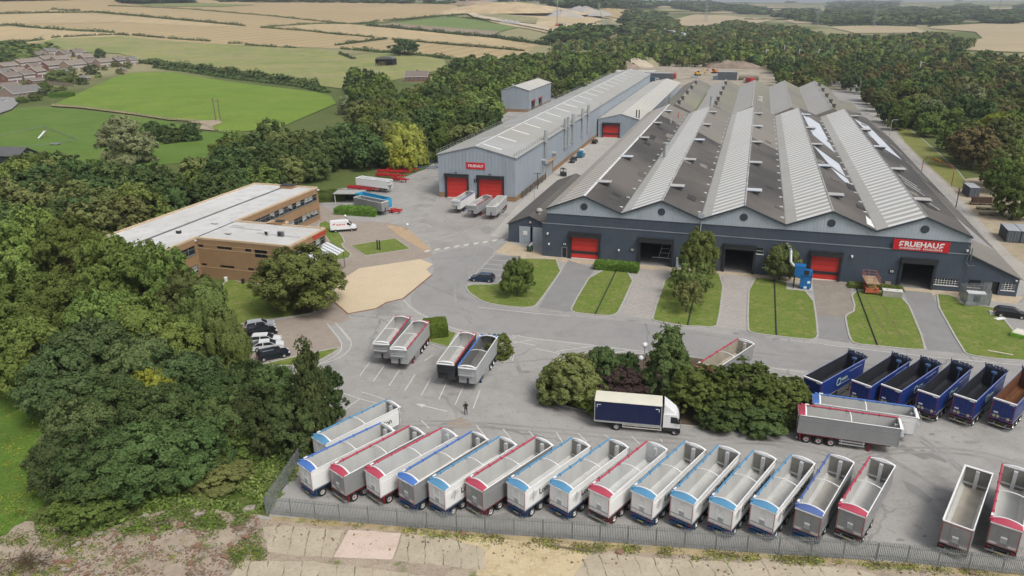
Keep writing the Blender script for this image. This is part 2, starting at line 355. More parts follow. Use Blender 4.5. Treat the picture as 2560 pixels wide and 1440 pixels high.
# right-hand far fields
for q in ([(1660, 52), (1700, 46), (1737, 37), (1818, 40), (1942, 50), (1888, 60), (1800, 66), (1690, 66)], [(1960, 54), (1985, 48), (2037, 52), (2032, 60), (1990, 60)], [(2073, 69), (2120, 66), (2288, 68), (2316, 83), (2137, 84)],
          [(2330, 67), (2420, 62), (2560, 55), (2720, 52), (2720, 140), (2560, 132), (2345, 124), (2456, 97), (2439, 81), (2321, 72)]):
    field('field', q, STUBR, 3)
random.seed(11)
for i in range(22):                                                   # small fields between the far woods
    x, y = random.uniform(1640, 2600), random.uniform(6, 40); y = y+max(0, (1700-x)*.01); L = random.uniform(40, 140); t = random.uniform(1.5, 4)
    field('field', [(x-L, y), (x+L*.9, y-t*.6), (x+L, y+t*.5), (x-L*.8, y+t)], (STUBR, STUB2, PALE)[i % 3], 3, 8)
# ---- the works: yard, roads, drives, lawns
poly('yard', [(640, 1296), (783, 1116), (860, 1030), (690, 960), (560, 840), (620, 700), (640, 500), (860, 470), (960, 462), (1060, 424), (1240, 300), (1420, 180), (1500, 170), (2140, 200), (2160, 240), (2262, 352), (2440, 530), (2560, 640), (2900, 700), (3300, 1000), (3500, 1530), (2560, 1444), (2190, 1404), (1710, 1372), (1142, 1330)], .012, ASPH)
poly('rear_yard', [(1480, 172), (1560, 158), (1660, 150), (1860, 150), (1905, 170), (1960, 196), (2140, 222), (2000, 230), (1500, 230)], .02, ground_mat('rear_earth', [(.285, .245, .195), ((.34, .30, .245), .08, .4, .66), ((.20, .17, .135), .15, .5, .72), ((.15, .155, .07), .06, .56, .7)], None))
poly('alley', [(1302, 505), (1500, 330), (1560, 330), (1600, 300), (1500, 420), (1280, 600), (1225, 590)], .02, CONC)
road_px = smooth_px([(1262, 606), (1180, 690), (1160, 722), (1185, 750), (1240, 766), (1330, 779), (1430, 791), (1640, 811), (1870, 846), (2060, 860), (2330, 892), (2560, 912), (2760, 935), (2760, 985), (2560, 962), (2010, 928), (1800, 900), (1621, 879), (1400, 850), (1240, 836), (1145, 824), (1060, 788), (1014, 750), (1075, 690), (1090, 668), (1065, 632)], True, 2)
poly('road', road_px, .020, ROAD)
poly('road', [(1100, 480), (1060, 560), (1080, 628), (1262, 600), (1290, 560), (1230, 540), (1110, 500)], .018, ground_mat('apron_asphalt', [(.285, .272, .255), ((.34, .325, .30), .1, .4, .7), ((.23, .215, .195), .08, .5, .7), ((.25, .24, .225), 4, .45, .75)], None))
poly('side_road', [(2138, 236), (2160, 240), (2250, 330), (2440, 520), (2600, 672), (2740, 800), (2640, 800), (2545, 700), (2395, 505), (2290, 400), (2180, 290)], .020, ground_mat('side_road_concrete', [(.33, .31, .275), ((.27, .25, .22), .1, .4, .7), ((.38, .36, .32), 1.5, .45, .75)], None))
for a, b, c, d, mt in [((1421, 651), (1487, 671), (1423, 781), (1346, 769), DRV_D), ((1593, 678), (1673, 671), (1629, 800), (1556, 787), DRV_P), ((1811, 685), (1873, 692), (1868, 826), (1796, 818), DRV_P), ((2031, 700), (2128, 706), (2122, 858), (2046, 846), DRV_D), ((2258, 726), (2328, 732), (2409, 884), (2320, 876), DRV_D)]:
    poly('driveway', [a, b, c, d], .024, mt)
poly('drive_patch', [(2034, 700), (2124, 704), (2127, 730), (2140, 776), (2108, 794), (2044, 790)], .028, ground_mat('worn_patch', [(.22, .195, .165), ((.27, .235, .19), .4, .4, .7), ((.17, .16, .15), 2, .5, .75)], None))
poly('parking_bay', [(1238, 638), (1300, 640), (1252, 706), (1172, 704)], .026, DRV_D)
poly('wall_apron', [(1270, 604), (1362, 636), (1430, 648), (2100, 702), (2340, 726), (2560, 742), (2540, 760), (2330, 738), (2090, 716), (1420, 656), (1297, 644), (1236, 632)], .023, ground_mat('sandy_apron', [(.40, .325, .225), ((.33, .27, .19), .2, .4, .7), ((.45, .39, .29), 1, .45, .7)], None))
KERB = paint('kerb_stone', (.40, .385, .355), .85, 0, .2, 1.5)
def lawn(px, name='lawn', kerb=True, mat=None, sm=1):
    px = smooth_px(px, True, sm)
    poly(name, px, .075, mat or LAWN)
    mb = MB(); band(mb, [P(*q) for q in px], .28, .0, .115 if kerb else .08, 0, True)
    tag(part('kerb', mb, None, KERB if kerb else MULCH), kind='structure')
lawn([(1164, 712), (1169, 729), (1186, 742), (1206, 754), (1236, 762), (1280, 768), (1327, 770), (1344, 762), (1421, 651), (1297, 645), (1290, 655), (1250, 704), (1240, 712)])
lawn([(1487, 671), (1426, 772), (1433, 781), (1455, 784), (1519, 791), (1539, 787), (1549, 777), (1593, 678)])
lawn([(1673, 671), (1629, 797), (1637, 803), (1710, 816), (1750, 816), (1781, 819), (1796, 813), (1811, 685), (1760, 681)])
lawn([(1873, 695), (1868, 823), (1878, 833), (1942, 841), (2022, 850), (2039, 848), (2046, 836), (2031, 728), (1935, 697)])
lawn([(2126, 728), (2140, 776), (2116, 788), (2113, 796), (2125, 850), (2137, 860), (2197, 866), (2298, 876), (2318, 873), (2258, 730), (2187, 727)])
lawn([(2328, 735), (2409, 880), (2422, 888), (2480, 897), (2560, 902), (2700, 914), (2680, 892), (2560, 858), (2520, 812), (2500, 782), (2476, 766), (2409, 764), (2385, 739)])
lawn([(877, 614), (988, 596), (1026, 623), (914, 640)], sm=0)
lawn([(790, 562), (823, 549), (866, 605), (850, 612), (887, 643), (832, 653), (838, 632), (815, 590)])
lawn([(545, 690), (640, 716), (700, 725), (800, 745), (795, 782), (726, 793), (612, 806), (560, 830)])
lawn([(657, 911), (744, 891), (854, 867), (840, 879), (801, 902), (768, 912), (712, 916), (679, 914)])
lawn([(1073, 841), (1107, 825), (1142, 833), (1122, 868), (1074, 857)], sm=0)
lawn([(1236, 881), (1274, 881), (1272, 899), (1264, 907), (1240, 903)])
lawn([(2225, 320), (2262, 314), (2310, 350), (2420, 450), (2410, 478), (2368, 462)], 'verge', True, ground_mat('dry_verge', [(.17, .175, .05), ((.13, .16, .035), .2, .4, .7), ((.22, .19, .08), .5, .5, .75)], None))
poly('rough_ground', [(2372, 462), (2420, 446), (2500, 440), (2640, 470), (2700, 640), (2560, 660), (2530, 640)], .03, DIRT)
poly('paving', [(700, 800), (612, 808), (560, 840), (600, 905), (656, 908), (735, 890), (855, 865), (820, 815), (875, 800), (870, 786), (838, 757), (826, 742), (843, 705), (899, 670), (1051, 648), (1084, 640), (1072, 622), (1030, 590), (1010, 565), (965, 556), (880, 553), (800, 512), (770, 545), (820, 655), (800, 745), (792, 784)], .030, PAVE)
poly('tan_path', [(965, 562), (1018, 571), (1078, 624), (1060, 627), (998, 590)], .036, TAN)
BRK = NT('block_paving'); _v = BRK.co('Object', (1, 1, 1), (0, 0, .5)); _b = BRK.n('ShaderNodeTexBrick', Scale=1.6); BRK.l(_v, _b.inputs['Vector'])
_b.inputs['Color1'].default_value = (.50, .405, .275, 1); _b.inputs['Color2'].default_value = (.56, .465, .33, 1); _b.inputs['Mortar'].default_value = (.42, .34, .23, 1); _b.inputs['Mortar Size'].default_value = .02
_q = BRK.mix(BRK.math('MULTIPLY', BRK.noise(BRK.co('Object'), .25, 5, .6, .4, .7), .5), _b.outputs[0], (.44, .36, .25)); BRK = BRK.out(_q, .85, 0, .2)
court = [(850, 702), (899, 671), (1051, 648), (1082, 661), (1066, 674), (1080, 688), (1008, 747), (966, 757), (941, 772), (870, 785), (838, 758), (828, 741)]
poly('forecourt', court, .042, BRK); mb = MB(); band(mb, [P(*q) for q in court[5:]], .3, 0, .1); tag(part('kerb', mb, None, paint('brick_kerb', (.22, .13, .09), .9)), kind='structure')
poly('planting_bed', smooth_px([(1350, 960), (1362, 1002), (1480, 1034), (1750, 1072), (1990, 1074), (2012, 1005), (1850, 900), (1500, 880), (1400, 890)], True, 2), .05, MULCH)
mb = MB(); band(mb, [P(*q) for q in smooth_px([(1350, 960), (1362, 1002), (1480, 1034), (1750, 1072), (1990, 1074), (2012, 1005), (1850, 900), (1500, 880), (1400, 890)], True, 2)], .25, 0, .12, 0, True); tag(part('kerb', mb, None, KERB), kind='structure')
poly('verge', [(1566, 930), (1610, 925), (1612, 940), (1590, 945)], .065, LAWN)
poly('tree_bed', [(745, 768), (775, 755), (795, 778), (726, 790)], .085, MULCH)
# repair patches, stains, manhole covers
PAT = ground_mat('asphalt_patch', [(.185, .182, .176), ((.215, .21, .203), .8, .4, .7)], None)
STN = ground_mat('oil_stain', [(.215, .208, .197), ((.255, .248, .236), .6, .35, .65), ((.17, .165, .155), 1.5, .5, .75)], None)
PZ = .022
for q in ([(2256, 1112), (2328, 1146), (2310, 1150), (2238, 1118)], [(2305, 1124), (2380, 1152), (2362, 1157), (2294, 1131)], [(2255, 1200), (2290, 1215), (2335, 1250), (2322, 1258), (2270, 1226)], [(2284, 1224), (2330, 1252), (2316, 1258)]): PZ += .0015; poly('patch', q, PZ, PAT)
poly('patch', [(2120, 1100), (2175, 1112), (2340, 1210), (2330, 1214), (2170, 1120)], .020, STN)
for x, y, a, b in ((1405, 835, 22, 7), (1137, 1062, 38, 12), (1316, 930, 10, 4), (1312, 832, 20, 4), (1580, 802, 14, 3), (1840, 834, 9, 3), (2322, 786, 9, 3), (1826, 760, 7, 2), (1135, 986, 14, 5), (2330, 1086, 8, 3), (2428, 1106, 20, 5), (2312, 1340, 6, 4), (2250, 1350, 10, 4), (1255, 1296, 30, 12), (1440, 1300, 24, 10), (2450, 1360, 20, 9), (1216, 575, 16, 8)):
    poly('stain', [(x+a*math.cos(t)*(1+.25*math.sin(3*t+x)), y+b*math.sin(t)*(1+.2*math.cos(2*t+y))) for t in np.linspace(0, 6.28, 18)[:-1]], .0225, PAT if a < 12 else STN)
poly('worn_ground', [(1116, 1052), (1150, 1046), (1186, 1056), (1168, 1070), (1120, 1068)], .024, ground_mat('bare_patch', [(.27, .21, .16), ((.33, .27, .21), .8, .4, .7)], None))
# painted lines
LINE = paint('road_paint', (.62, .61, .58), .8, 0, .25, 3.)
def lines(name, segs, wd=.14, z=.034, mat=LINE):
    mb = MB()
    for s in segs: band(mb, [P(*q) for q in s], wd, z)
    tag(part(name, mb, None, mat), kind='structure')
lines('bay_markings', [[(925, 905), (900, 939)], [(960, 915), (933, 954)], [(999, 925), (972, 966)], [(1038, 936), (1012, 977)], [(1077, 946), (1053, 989)], [(1117, 955), (1097, 999)], [(1159, 965), (1138, 1012)], [(1200, 976), (1183, 1022)], [(1082, 888), (1061, 902)], [(900, 997), (862, 1024)], [(860, 986), (845, 995)], [(937, 1010), (922, 1020)],
      [(1053, 1051), (1073, 1071)], [(1191, 1064), (1213, 1091)], [(1258, 1073), (1278, 1099)], [(1322, 1078), (1334, 1091)], [(1391, 1081), (1406, 1106)], [(1445, 1084), (1467, 1105)], [(1512, 1087), (1525, 1098)], [(1579, 1091), (1599, 1110)], [(1650, 1098), (1656, 1105)], [(1715, 1102), (1730, 1112)],
      [(1230, 650), (1287, 654)], [(1216, 660), (1274, 665)], [(1203, 671), (1259, 676)], [(1193, 684), (1255, 689)], [(1182, 696), (1250, 701)],
      [(1388, 879), (1497, 864)], [(1420, 888), (1537, 870)], [(1470, 892), (1575, 876)], [(1537, 899), (1621, 882)], [(1560, 911), (1619, 892)], [(1571, 922), (1613, 913)], [(1280, 846), (1300, 838)], [(1275, 852), (1340, 864)], [(1284, 858), (1330, 850)]])
lines('road_edge_markings', [smooth_px([(1010, 750), (1028, 772), (1058, 789), (1105, 811), (1146, 826), (1216, 840)]), [(1280, 838), (1358, 850), (1470, 862), (1621, 880)], [(1340, 872), (1416, 888), (1500, 900)], [(1800, 903), (2010, 931)], smooth_px([(850, 818), (887, 861), (850, 898), (779, 914)]), smooth_px([(838, 807), (864, 838), (872, 850)]), smooth_px([(818, 810), (864, 866), (830, 898), (779, 916)]),
      smooth_px([(850, 980), (898, 997), (944, 1009)]), smooth_px([(903, 980), (945, 992), (967, 1002)]), smooth_px([(1272, 878), (1280, 888), (1276, 900)]), smooth_px([(1279, 875), (1285, 888), (1281, 902)]), smooth_px([(1050, 560), (1066, 560), (1078, 568)]), [(2060, 862), (2330, 893), (2560, 914)], [(1196, 768), (1330, 783), (1425, 791)]], .13)
mb = MB()
a, b = P(1060, 630), P(1264, 598)
for i in range(17):
    if i % 2 == 0:
        for k in (0, 1): band(mb, [a.lerp(b, i/17)+D1*k*.7, a.lerp(b, (i+1)/17)+D1*k*.7], .5, .034)
tag(part('junction_markings', mb, None, LINE), kind='structure')
mb = MB(); a, b = P(1060, 1015), P(1118, 1029); band(mb, [a, b], .18, .034); d = (b-a).normalized(); n_ = Vector((-d.y, d.x, 0))
up = Vector((0, 0, .034)); mb.quad(a-d*1.3+up, a+n_*.45+up, a-n_*.45+up)
tag(part('arrow_marking', mb, None, LINE), kind='structure')
lines('wheel_ruts', [[(2162, 742), (2196, 800), (2226, 850)], [(2194, 742), (2226, 796), (2258, 852)]], .45, .085, ground_mat('rut_earth', [(.12, .11, .05), ((.14, .17, .035), 1.2, .42, .6)], None))
lines('drain_channel', [[(1196, 773), (1330, 787)], [(1640, 818), (1860, 853)]], .35, .031, STN)
TYM = ground_mat('tyre_mark', [(.205, .20, .192), ((.27, .264, .252), .25, .38, .6)], None); ty = []
for a in ([(1700, 1108), (1900, 1092), (2100, 1132), (2300, 1232), (2360, 1290)], [(870, 1066), (1100, 1048), (1400, 1074), (1720, 1100)], [(1292, 905), (1325, 980), (1470, 1052), (1740, 1092)], [(2300, 1092), (2420, 1176), (2470, 1280)], [(2050, 1180), (2200, 1120), (2420, 1120), (2560, 1160)], [(1110, 540), (1160, 580), (1200, 640), (1120, 730), (1180, 800)], [(1240, 530), (1180, 570), (1060, 600)], [(1660, 850), (1900, 885), (2300, 925)]):
    for k in (0, 11): ty.append(smooth_px([(x, y+k) for x, y in a]))
for k, q in enumerate(ty): lines('tyre_mark', [q], .4, .0242+.0003*k, TYM)
# ---- waste ground outside the fence (bottom of the picture)
WASTE = ground_mat('waste_ground', [(.30, .245, .185), ((.37, .31, .24), .25, .42, .65), ((.215, .175, .13), .6, .5, .72), ((.36, .275, .215), 1.6, .53, .72), ((.13, .155, .05), .35, .58, .68), ((.45, .40, .34), 4, .6, .75), ((.18, .145, .11), 7, .55, .75)], None, bump=.12)
DRYG = ground_mat('dry_strip', [(.30, .23, .13), ((.38, .31, .18), .3, .4, .65), ((.17, .15, .075), .8, .5, .7), ((.13, .15, .05), .5, .58, .7), ((.43, .38, .28), 5, .56, .75)], None, bump=.08)
def ragged(px, amp=5, step=14):
    q = []
    for i in range(len(px)):
        a, b = px[i], px[(i+1) % len(px)]; k = max(1, int(math.hypot(a[0]-b[0], a[1]-b[1])/step))
        for t in range(k):
            x, y = a[0]+(b[0]-a[0])*t/k, a[1]+(b[1]-a[1])*t/k
            q.append((x+amp*noise.noise(Vector((x*.04, y*.04, 1))), y+amp*noise.noise(Vector((x*.04, y*.04, 9)))))
    return q
poly('waste_ground', ragged([(-400, 1480), (-60, 1370), (60, 1270), (250, 1330), (330, 1280), (480, 1262), (640, 1275), (700, 1300), (1142, 1330), (1710, 1372), (2190, 1404), (2800, 1460), (3600, 1540), (3600, 2000), (-400, 1900)]), .008, WASTE)
poly('dry_grass_strip', ragged([(668, 1288), (1142, 1328), (1710, 1370), (2190, 1402), (2700, 1446), (2700, 1470), (2300, 1424), (1900, 1396), (1470, 1376), (1350, 1380), (1120, 1342), (900, 1320), (690, 1302)]), .014, DRYG)
poly('dry_sand', ragged([(1120, 1336), (1420, 1362), (1480, 1385), (1440, 1450), (1190, 1440), (1200, 1380)]), .016, ground_mat('sand_patch', [(.47, .385, .24), ((.40, .31, .18), .3, .4, .65), ((.22, .20, .09), .9, .56, .7), ((.54, .47, .34), 3, .5, .75)], None, bump=.05))
SLAB = NT('slab_strips'); _v = SLAB.co('Object', (1, 1, 1), (0, 0, -.12)); _x = SLAB.xyz(_v)
_s = SLAB.math('LESS_THAN', SLAB.math('FRACT', SLAB.math('MULTIPLY', SLAB.math('ADD', _x[0], SLAB.math('MULTIPLY', SLAB.noise(SLAB.co('Object'), .8, 2), .15)), .62)), .07)
_k = SLAB.noise(SLAB.co('Object'), .5, 5, .65, .42, .6); _c = SLAB.mix(SLAB.noise(SLAB.co('Object'), .35, 6, .65, .35, .7), (.42, .365, .275), (.325, .28, .21)); _c = SLAB.mix(SLAB.math('MULTIPLY', SLAB.noise(SLAB.co('Object'), 3, 4, .6, .5, .75), .6), _c, (.22, .19, .14))
_c = SLAB.mix(SLAB.math('MULTIPLY', _s, _k), _c, (.10, .105, .045)); SLAB = SLAB.out(_c, .9, 0, .2)
PZ = .018
for q in ([(658, 1318), (697, 1313), (862, 1326), (830, 1396), (668, 1380)], [(1008, 1334), (1112, 1343), (1210, 1373), (1214, 1426), (984, 1402)], [(1472, 1384), (1710, 1400), (1960, 1412), (2100, 1450), (1420, 1460)], [(1880, 1404), (2147, 1424), (2300, 1470), (1980, 1470)], [(600, 1404), (780, 1404), (1150, 1450), (1100, 1480), (560, 1470)]):
    PZ += .003; poly('concrete_slab', ragged(q, 4, 10), PZ, SLAB)
poly('pink_slab', ragged([(872, 1325), (1003, 1334), (981, 1400), (834, 1394)], 1.5, 12), .040, ground_mat('pink_concrete', [(.50, .395, .33), ((.55, .45, .385), .4, .4, .7), ((.43, .345, .27), 1, .5, .7), ((.36, .3, .24), 6, .55, .8)], None))
poly('rough_grass', ragged([(-300, 930), (0, 940), (160, 960), (160, 1180), (110, 1260), (30, 1330), (-100, 1370), (-400, 1400)], 8), .03, ground_mat('bright_grass', [(.085, .16, .02), ((.12, .185, .03), .4, .4, .7), ((.06, .115, .016), .15, .45, .7), ((.19, .19, .04), 1.2, .6, .75), ((.05, .10, .014), 3, .5, .75)], None, bump=.15))
poly('scrub', ragged([(160, 1000), (783, 1100), (668, 1290), (480, 1268), (330, 1290), (240, 1340), (60, 1300), (140, 1200)], 8), .018, ground_mat('scrub_floor', [(.075, .11, .022), ((.13, .15, .04), .5, .4, .7), ((.10, .085, .04), .3, .52, .7), ((.05, .08, .016), 2, .45, .75)], None, bump=.15))
# ================================================================ buildings of the works (local axes: x along the fronts, y away from the camera)
def bld(name, label, cat, u, v, group=None): return thing(name, label, cat, LW(u, v), -AZ, group)
DARK = paint('dark_blue_wall', (.052, .066, .088), .75, 0, .12, .5)
_n = NT('dark_brick_wall'); _v = _n.co('Object'); _x = _n.xyz(_v)
_h = _n.math('LESS_THAN', _n.math('FRACT', _n.math('MULTIPLY', _x[2], 1/1.15)), .03)
_c = _n.mix(_n.noise(_v, .25, 5, .6, .35, .7), (.050, .065, .088), (.064, .080, .104)); _c = _n.mix(_n.math('MULTIPLY', _n.noise(_n.co('Object', (1, 1, .2)), 1.4, 4, .6, .5, .8), .4), _c, (.037, .047, .062)); _c = _n.mix(_n.math('MULTIPLY', _h, .45), _c, (.03, .04, .052))
DARKW = _n.out(_c, .75, 0, .3)
def cladding(name, c, per=.55, bp=.35):
    n = NT(name); v = n.co('Object'); x = n.xyz(v); h = n.math('SINE', n.math('MULTIPLY', n.math('ADD', x[0], x[1]), 2*math.pi/per))
    q = n.mix(n.noise(n.co('Object', (1, 1, .12)), .45, 5, .65, .35, .75), c, mul(c, .82)); q = n.mix(n.math('MULTIPLY', n.noise(v, .15, 4, .6, .45, .7), .5), q, mul(c, 1.13)); n.bump(h, .03, bp)
    return n.out(q, .55, 0, .4)
CLAD_L = cladding('grey_gable_cladding', (.33, .375, .415)); CLAD_H = cladding('blue_grey_cladding', (.285, .325, .365), 1.0, .5)
def roofmat(name, base, stripe=None, per=2.75, duty=.42, mask=None, tint=None, umod=15.13, streak=.5):
    n = NT(name); v = n.co('Object'); x = n.xyz(v); c = base
    a = n.noise(n.co('Object', (.25, 1, 1)), .5, 6, .68, .3, .72); b = n.noise(v, .035, 4, .6, .4, .65); d = n.noise(v, 2.2, 3, .6, .5, .75)
    c = n.mix(a, c, mul(base, .80)); c = n.mix(n.math('MULTIPLY', b, streak), c, tint or mul(base, .7)); c = n.mix(n.math('MULTIPLY', d, .3), c, mul(base, .62))
    if stripe:
        f = n.math('LESS_THAN', n.math('FRACT', n.math('DIVIDE', n.math('ADD', x[1], n.math('MULTIPLY', n.math('SUBTRACT', n.noise(v, .05, 2), .5), .6)), per)), duty)
        if mask:
            fu = n.math('FRACT', n.math('DIVIDE', x[0], umod)); f = n.math('MULTIPLY', f, n.math('GREATER_THAN', fu, mask[0])); f = n.math('MULTIPLY', f, n.math('LESS_THAN', fu, mask[1]))
        c = n.mix(n.math('MULTIPLY', f, n.math('ADD', .6, n.math('MULTIPLY', a, .35))), c, stripe)
    rib = n.math('SINE', n.math('MULTIPLY', x[1], 2*math.pi/.5)); n.bump(rib, .03, .5)
    MATS[name] = n.out(c, .7, 0, .3); return MATS[name]
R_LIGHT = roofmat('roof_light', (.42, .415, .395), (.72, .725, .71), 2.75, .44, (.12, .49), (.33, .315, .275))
R_LIGHT1 = roofmat('roof_weathered', (.34, .315, .285), (.52, .50, .46), 3.2, .4, (.14, .49), (.26, .225, .19))
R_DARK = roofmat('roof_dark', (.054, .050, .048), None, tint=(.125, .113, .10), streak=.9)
R_MID = roofmat('roof_mid', (.175, .165, .145), None, tint=(.22, .20, .165))
R_OLDL = roofmat('roof_old_light', (.40, .39, .37), (.35, .34, .32), 6.0, .3, None, (.33, .315, .29)); R_OLDD = roofmat('roof_old_dark', (.175, .165, .145), None, tint=(.20, .195, .14), streak=.8)
R_HALL = roofmat('hall_roof', (.345, .35, .342), None, tint=(.29, .28, .245), streak=.8); R_ANX = roofmat('annexe_roof', (.31, .305, .285), (.60, .59, .55), 3.4, .45, None, (.36, .34, .28))
WHITE = paint('white_trim', (.72, .72, .71), .5, 0, .1); BLACK = paint('black_frame', (.022, .024, .028), .5, 0, .1); PATCHW = paint('new_roof_sheet', (.50, .53, .575), .5, 0, .14, .25)
RED = paint('door_red', (.52, .036, .028), .45, 0, .06, .6); REDS = paint('sign_red', (.50, .014, .022), .35, 0, .05); GLASS = paint('dark_glass', (.022, .026, .03), .08, 0, .1); TRIM = paint('dark_trim', (.040, .05, .064), .5, 0, .1)
INTW = paint('interior_wall', (.22, .21, .2), .9, 0, .2); FLOORC = paint('workshop_floor', (.24, .235, .225), .6, 0, .25, .4); GALV = paint('galvanised', (.42, .44, .44), .5, .35, .15, 1.5)
F_TOP = [(0, .5), (.05, .72), (.18, .92), (.38, 1), (.95, 1), (.85, .74), (.5, .74), (.32, .66), (.27, .5)]; F_BOT = [(-.05, 0), (0, .2), (.1, .36), (.3, .44), (.78, .44), (.68, .2), (.42, .2), (.27, .13), (.22, 0)]
def logo_text(parent, w, h, loc, rot, mat, name='lettering'):
    """the firm's word: two slanted double-stripe Fs round bold capitals; w x h on the board's face (local XY)"""
    mid = text_mesh('RUEHAU', 1.0, .035, mat, 1.0, .006); xs = [v.co.x for v in mid.vertices]; ys = [v.co.y for v in mid.vertices]
    mw, mh = max(xs)-min(xs), max(ys)-min(ys); fw = .115*w; k = (w-2*fw-.02*w)/mw; mb = MB()
    cx = (max(xs)+min(xs))/2; cy = (max(ys)+min(ys))/2
    for p in mid.polygons: mb.add([((mid.vertices[i].co.x-cx)*k, (mid.vertices[i].co.y-cy)*h/mh, .006 if mid.vertices[i].co.z > 0 else 0) for i in p.vertices], [tuple(range(len(p.vertices)))])
    for x0 in (-w/2, w/2-fw*.9):
        for pl in (F_TOP, F_BOT): mb.prism([(x0+x*fw, (y-.5)*h, 0) for x, y in pl], (0, 0, .006))
    o = part(name, mb, parent, mat); o.location = loc; o.rotation_euler = rot; return o
def letter(parent, body, size, loc, rot, mat, fat=.02, spacing=1.0, name='lettering'):
    o = part(name, text_mesh(body, size, fat, mat, spacing), parent); o.location = loc; o.rotation_euler = rot; return o
FRONT = (math.pi/2, 0, 0)
def roller_door(root, a0, a1, z1, v, closed=True, band=True, hood=.85, mat=None):
    """a dock door: hood box, side posts and (closed) ribbed red curtain with a dark window band"""
    mb = MB(); mb.box(a0-.42, a1+.42, v-.75, v+.0, z1-.02, z1+hood); mb.box(a0-.4, a0+.02, v-.32, v+.0, .02, z1-.02); mb.box(a1-.02, a1+.4, v-.32, v, .02, z1-.02)
    mb.box(a0-.46, a1+.46, v-.8, v+.0, z1+hood, z1+hood+.06)
    fr = part('door_frame', mb, root, BLACK)
    if not closed: return fr
    d = MB(); n = 5; zb = z1*.3; zs = [.12]+[.12+(z1-.12)*(i+1)/n for i in range(n)]
    d.box(a0+.02, a1-.02, v+.10, v+.16, .12, z1-.02)
    for z in zs[1:-1]: d.box(a0+.02, a1-.02, v+.06, v+.11, z-.05, z+.05, 2)
    d.box(a0+.02, a1-.02, v+.05, v+.12, .02, .16, 3)
    if band: d.box(a0+.02, a1-.02, v+.055, v+.115, zb-.28, zb+.28, 1)
    return part('roller_door', d, root, [mat or RED, BLACK, paint('door_rib', (.40, .026, .022), .5), WHITE])
def window(root, a0, a1, z0, z1, v, nx, nz, fr=None, th=.05, depth=.12, sill=True):
    """front-facing window set in the wall at local y = v"""
    g = MB(); g.quad((a0, v+depth, z0), (a1, v+depth, z0), (a1, v+depth, z1), (a0, v+depth, z1)); o = part('window', g, root, GLASS); f = MB()
    for i in range(nx+1): x = a0+(a1-a0)*i/nx; f.box(x-th/2, x+th/2, v+depth-.06, v+depth-.003, z0, z1)
    for j in range(nz+1): z = z0+(z1-z0)*j/nz; f.box(a0, a1, v+depth-.055, v+depth-.004, z-th/2, z+th/2)
    if sill: f.box(a0-.1, a1+.1, v-.08, v+depth-.06, z0-.12, z0)
    part('window_frame', f, o, fr or WHITE); return o
def plaque(root, body, x, z, v):
    mb = MB(); mb.box(x-.45, x+.45, v-.06, v, z-.42, z+.42); o = part('number_plate', mb, root, BLACK); letter(o, body, .62, (x, v-.075, z), FRONT, WHITE, .02)
# ---------------- front factory: five bays
W5, NB, VD = 15.13, 5, 147.5
fac = bld('factory', 'five-gabled factory with dark blue lower wall, pale grey gables and red sign', 'factory', 0, 0); VL = -.35
doors = [(5.22, 10.78, 1), (19.1, 25.1, 0), (35.2, 40.3, 0), (50.5, 55.3, 1), (65.65, 70.6, 0)]
holes = [(a, b, .0, 4.75) for a, b, c in doors]+[(3.35, 4.25, 0, 2.15), (40.7, 42.0, 4.05, 5.25), (43.0, 44.3, 4.05, 5.25), (42.1, 44.4, 1.5, 2.7), (70.95, 74.85, 1.05, 2.25)]
mb = MB(); fn = lambda a, z, d: (a, VL+d, z)
mb.wall(fn, -.84, 75.65, 0, 6.9, holes, .34); mb.quad((-.84, VL, 0), (-.84, VL, 6.9), (-.84, .6, 6.9), (-.84, .6, 0)); mb.quad((75.65, VL, 0), (75.65, 0, 0), (75.65, 0, 6.9), (75.65, VL, 6.9))
part('lower_wall', mb, fac, DARKW)
mb = MB(); mb.box(-.9, 75.7, VL-.07, .0, 6.9, 7.0); part('ledge', mb, fac, paint('ledge_grey', (.18, .20, .225), .7, 0, .2))
mb = MB(); mb.quad((0, -.05, 7.0), (75.65, -.05, 7.0), (75.65, -.05, 9.05), (0, -.05, 9.05)); part('upper_wall', mb, fac, DARKW)
mb = MB(); top = [(0, 10.0)]
for i in range(NB): top += [((i+.5)*W5, 13.0), ((i+1)*W5, 10.0)]
mb.prism([(0, 0, 9.05)]+[(a, 0, z) for a, z in top]+[(75.65, 0, 9.05)], (0, -.12, 0)); part('gable_wall', mb, fac, CLAD_L)
mb = MB()
for i in range(38): mb.box(1+i*2.02, 1.12+i*2.02, -.2, -.125, 8.96, 9.16)
mb.box(0, 75.65, -.16, -.122, 9.04, 9.10); part('cladding_fixings', mb, fac, paint('fixing', (.22, .25, .28), .6))
mb = MB()
for u in (0.02, 75.63): mb.quad((u, 0, 0), (u, VD, 0), (u, VD, 10), (u, 0, 10))
mb.quad(*[(0, VD, 0)]+[(a, VD, z) for a, z in top]+[(75.65, VD, 0)]); part('side_wall', mb, fac, paint('side_grey', (.20, .225, .25), .8))
mb = MB(); mb.quad((0, 0, .06), (75.65, 0, .06), (75.65, VD, .06), (0, VD, .06)); part('floor', mb, fac, FLOORC)
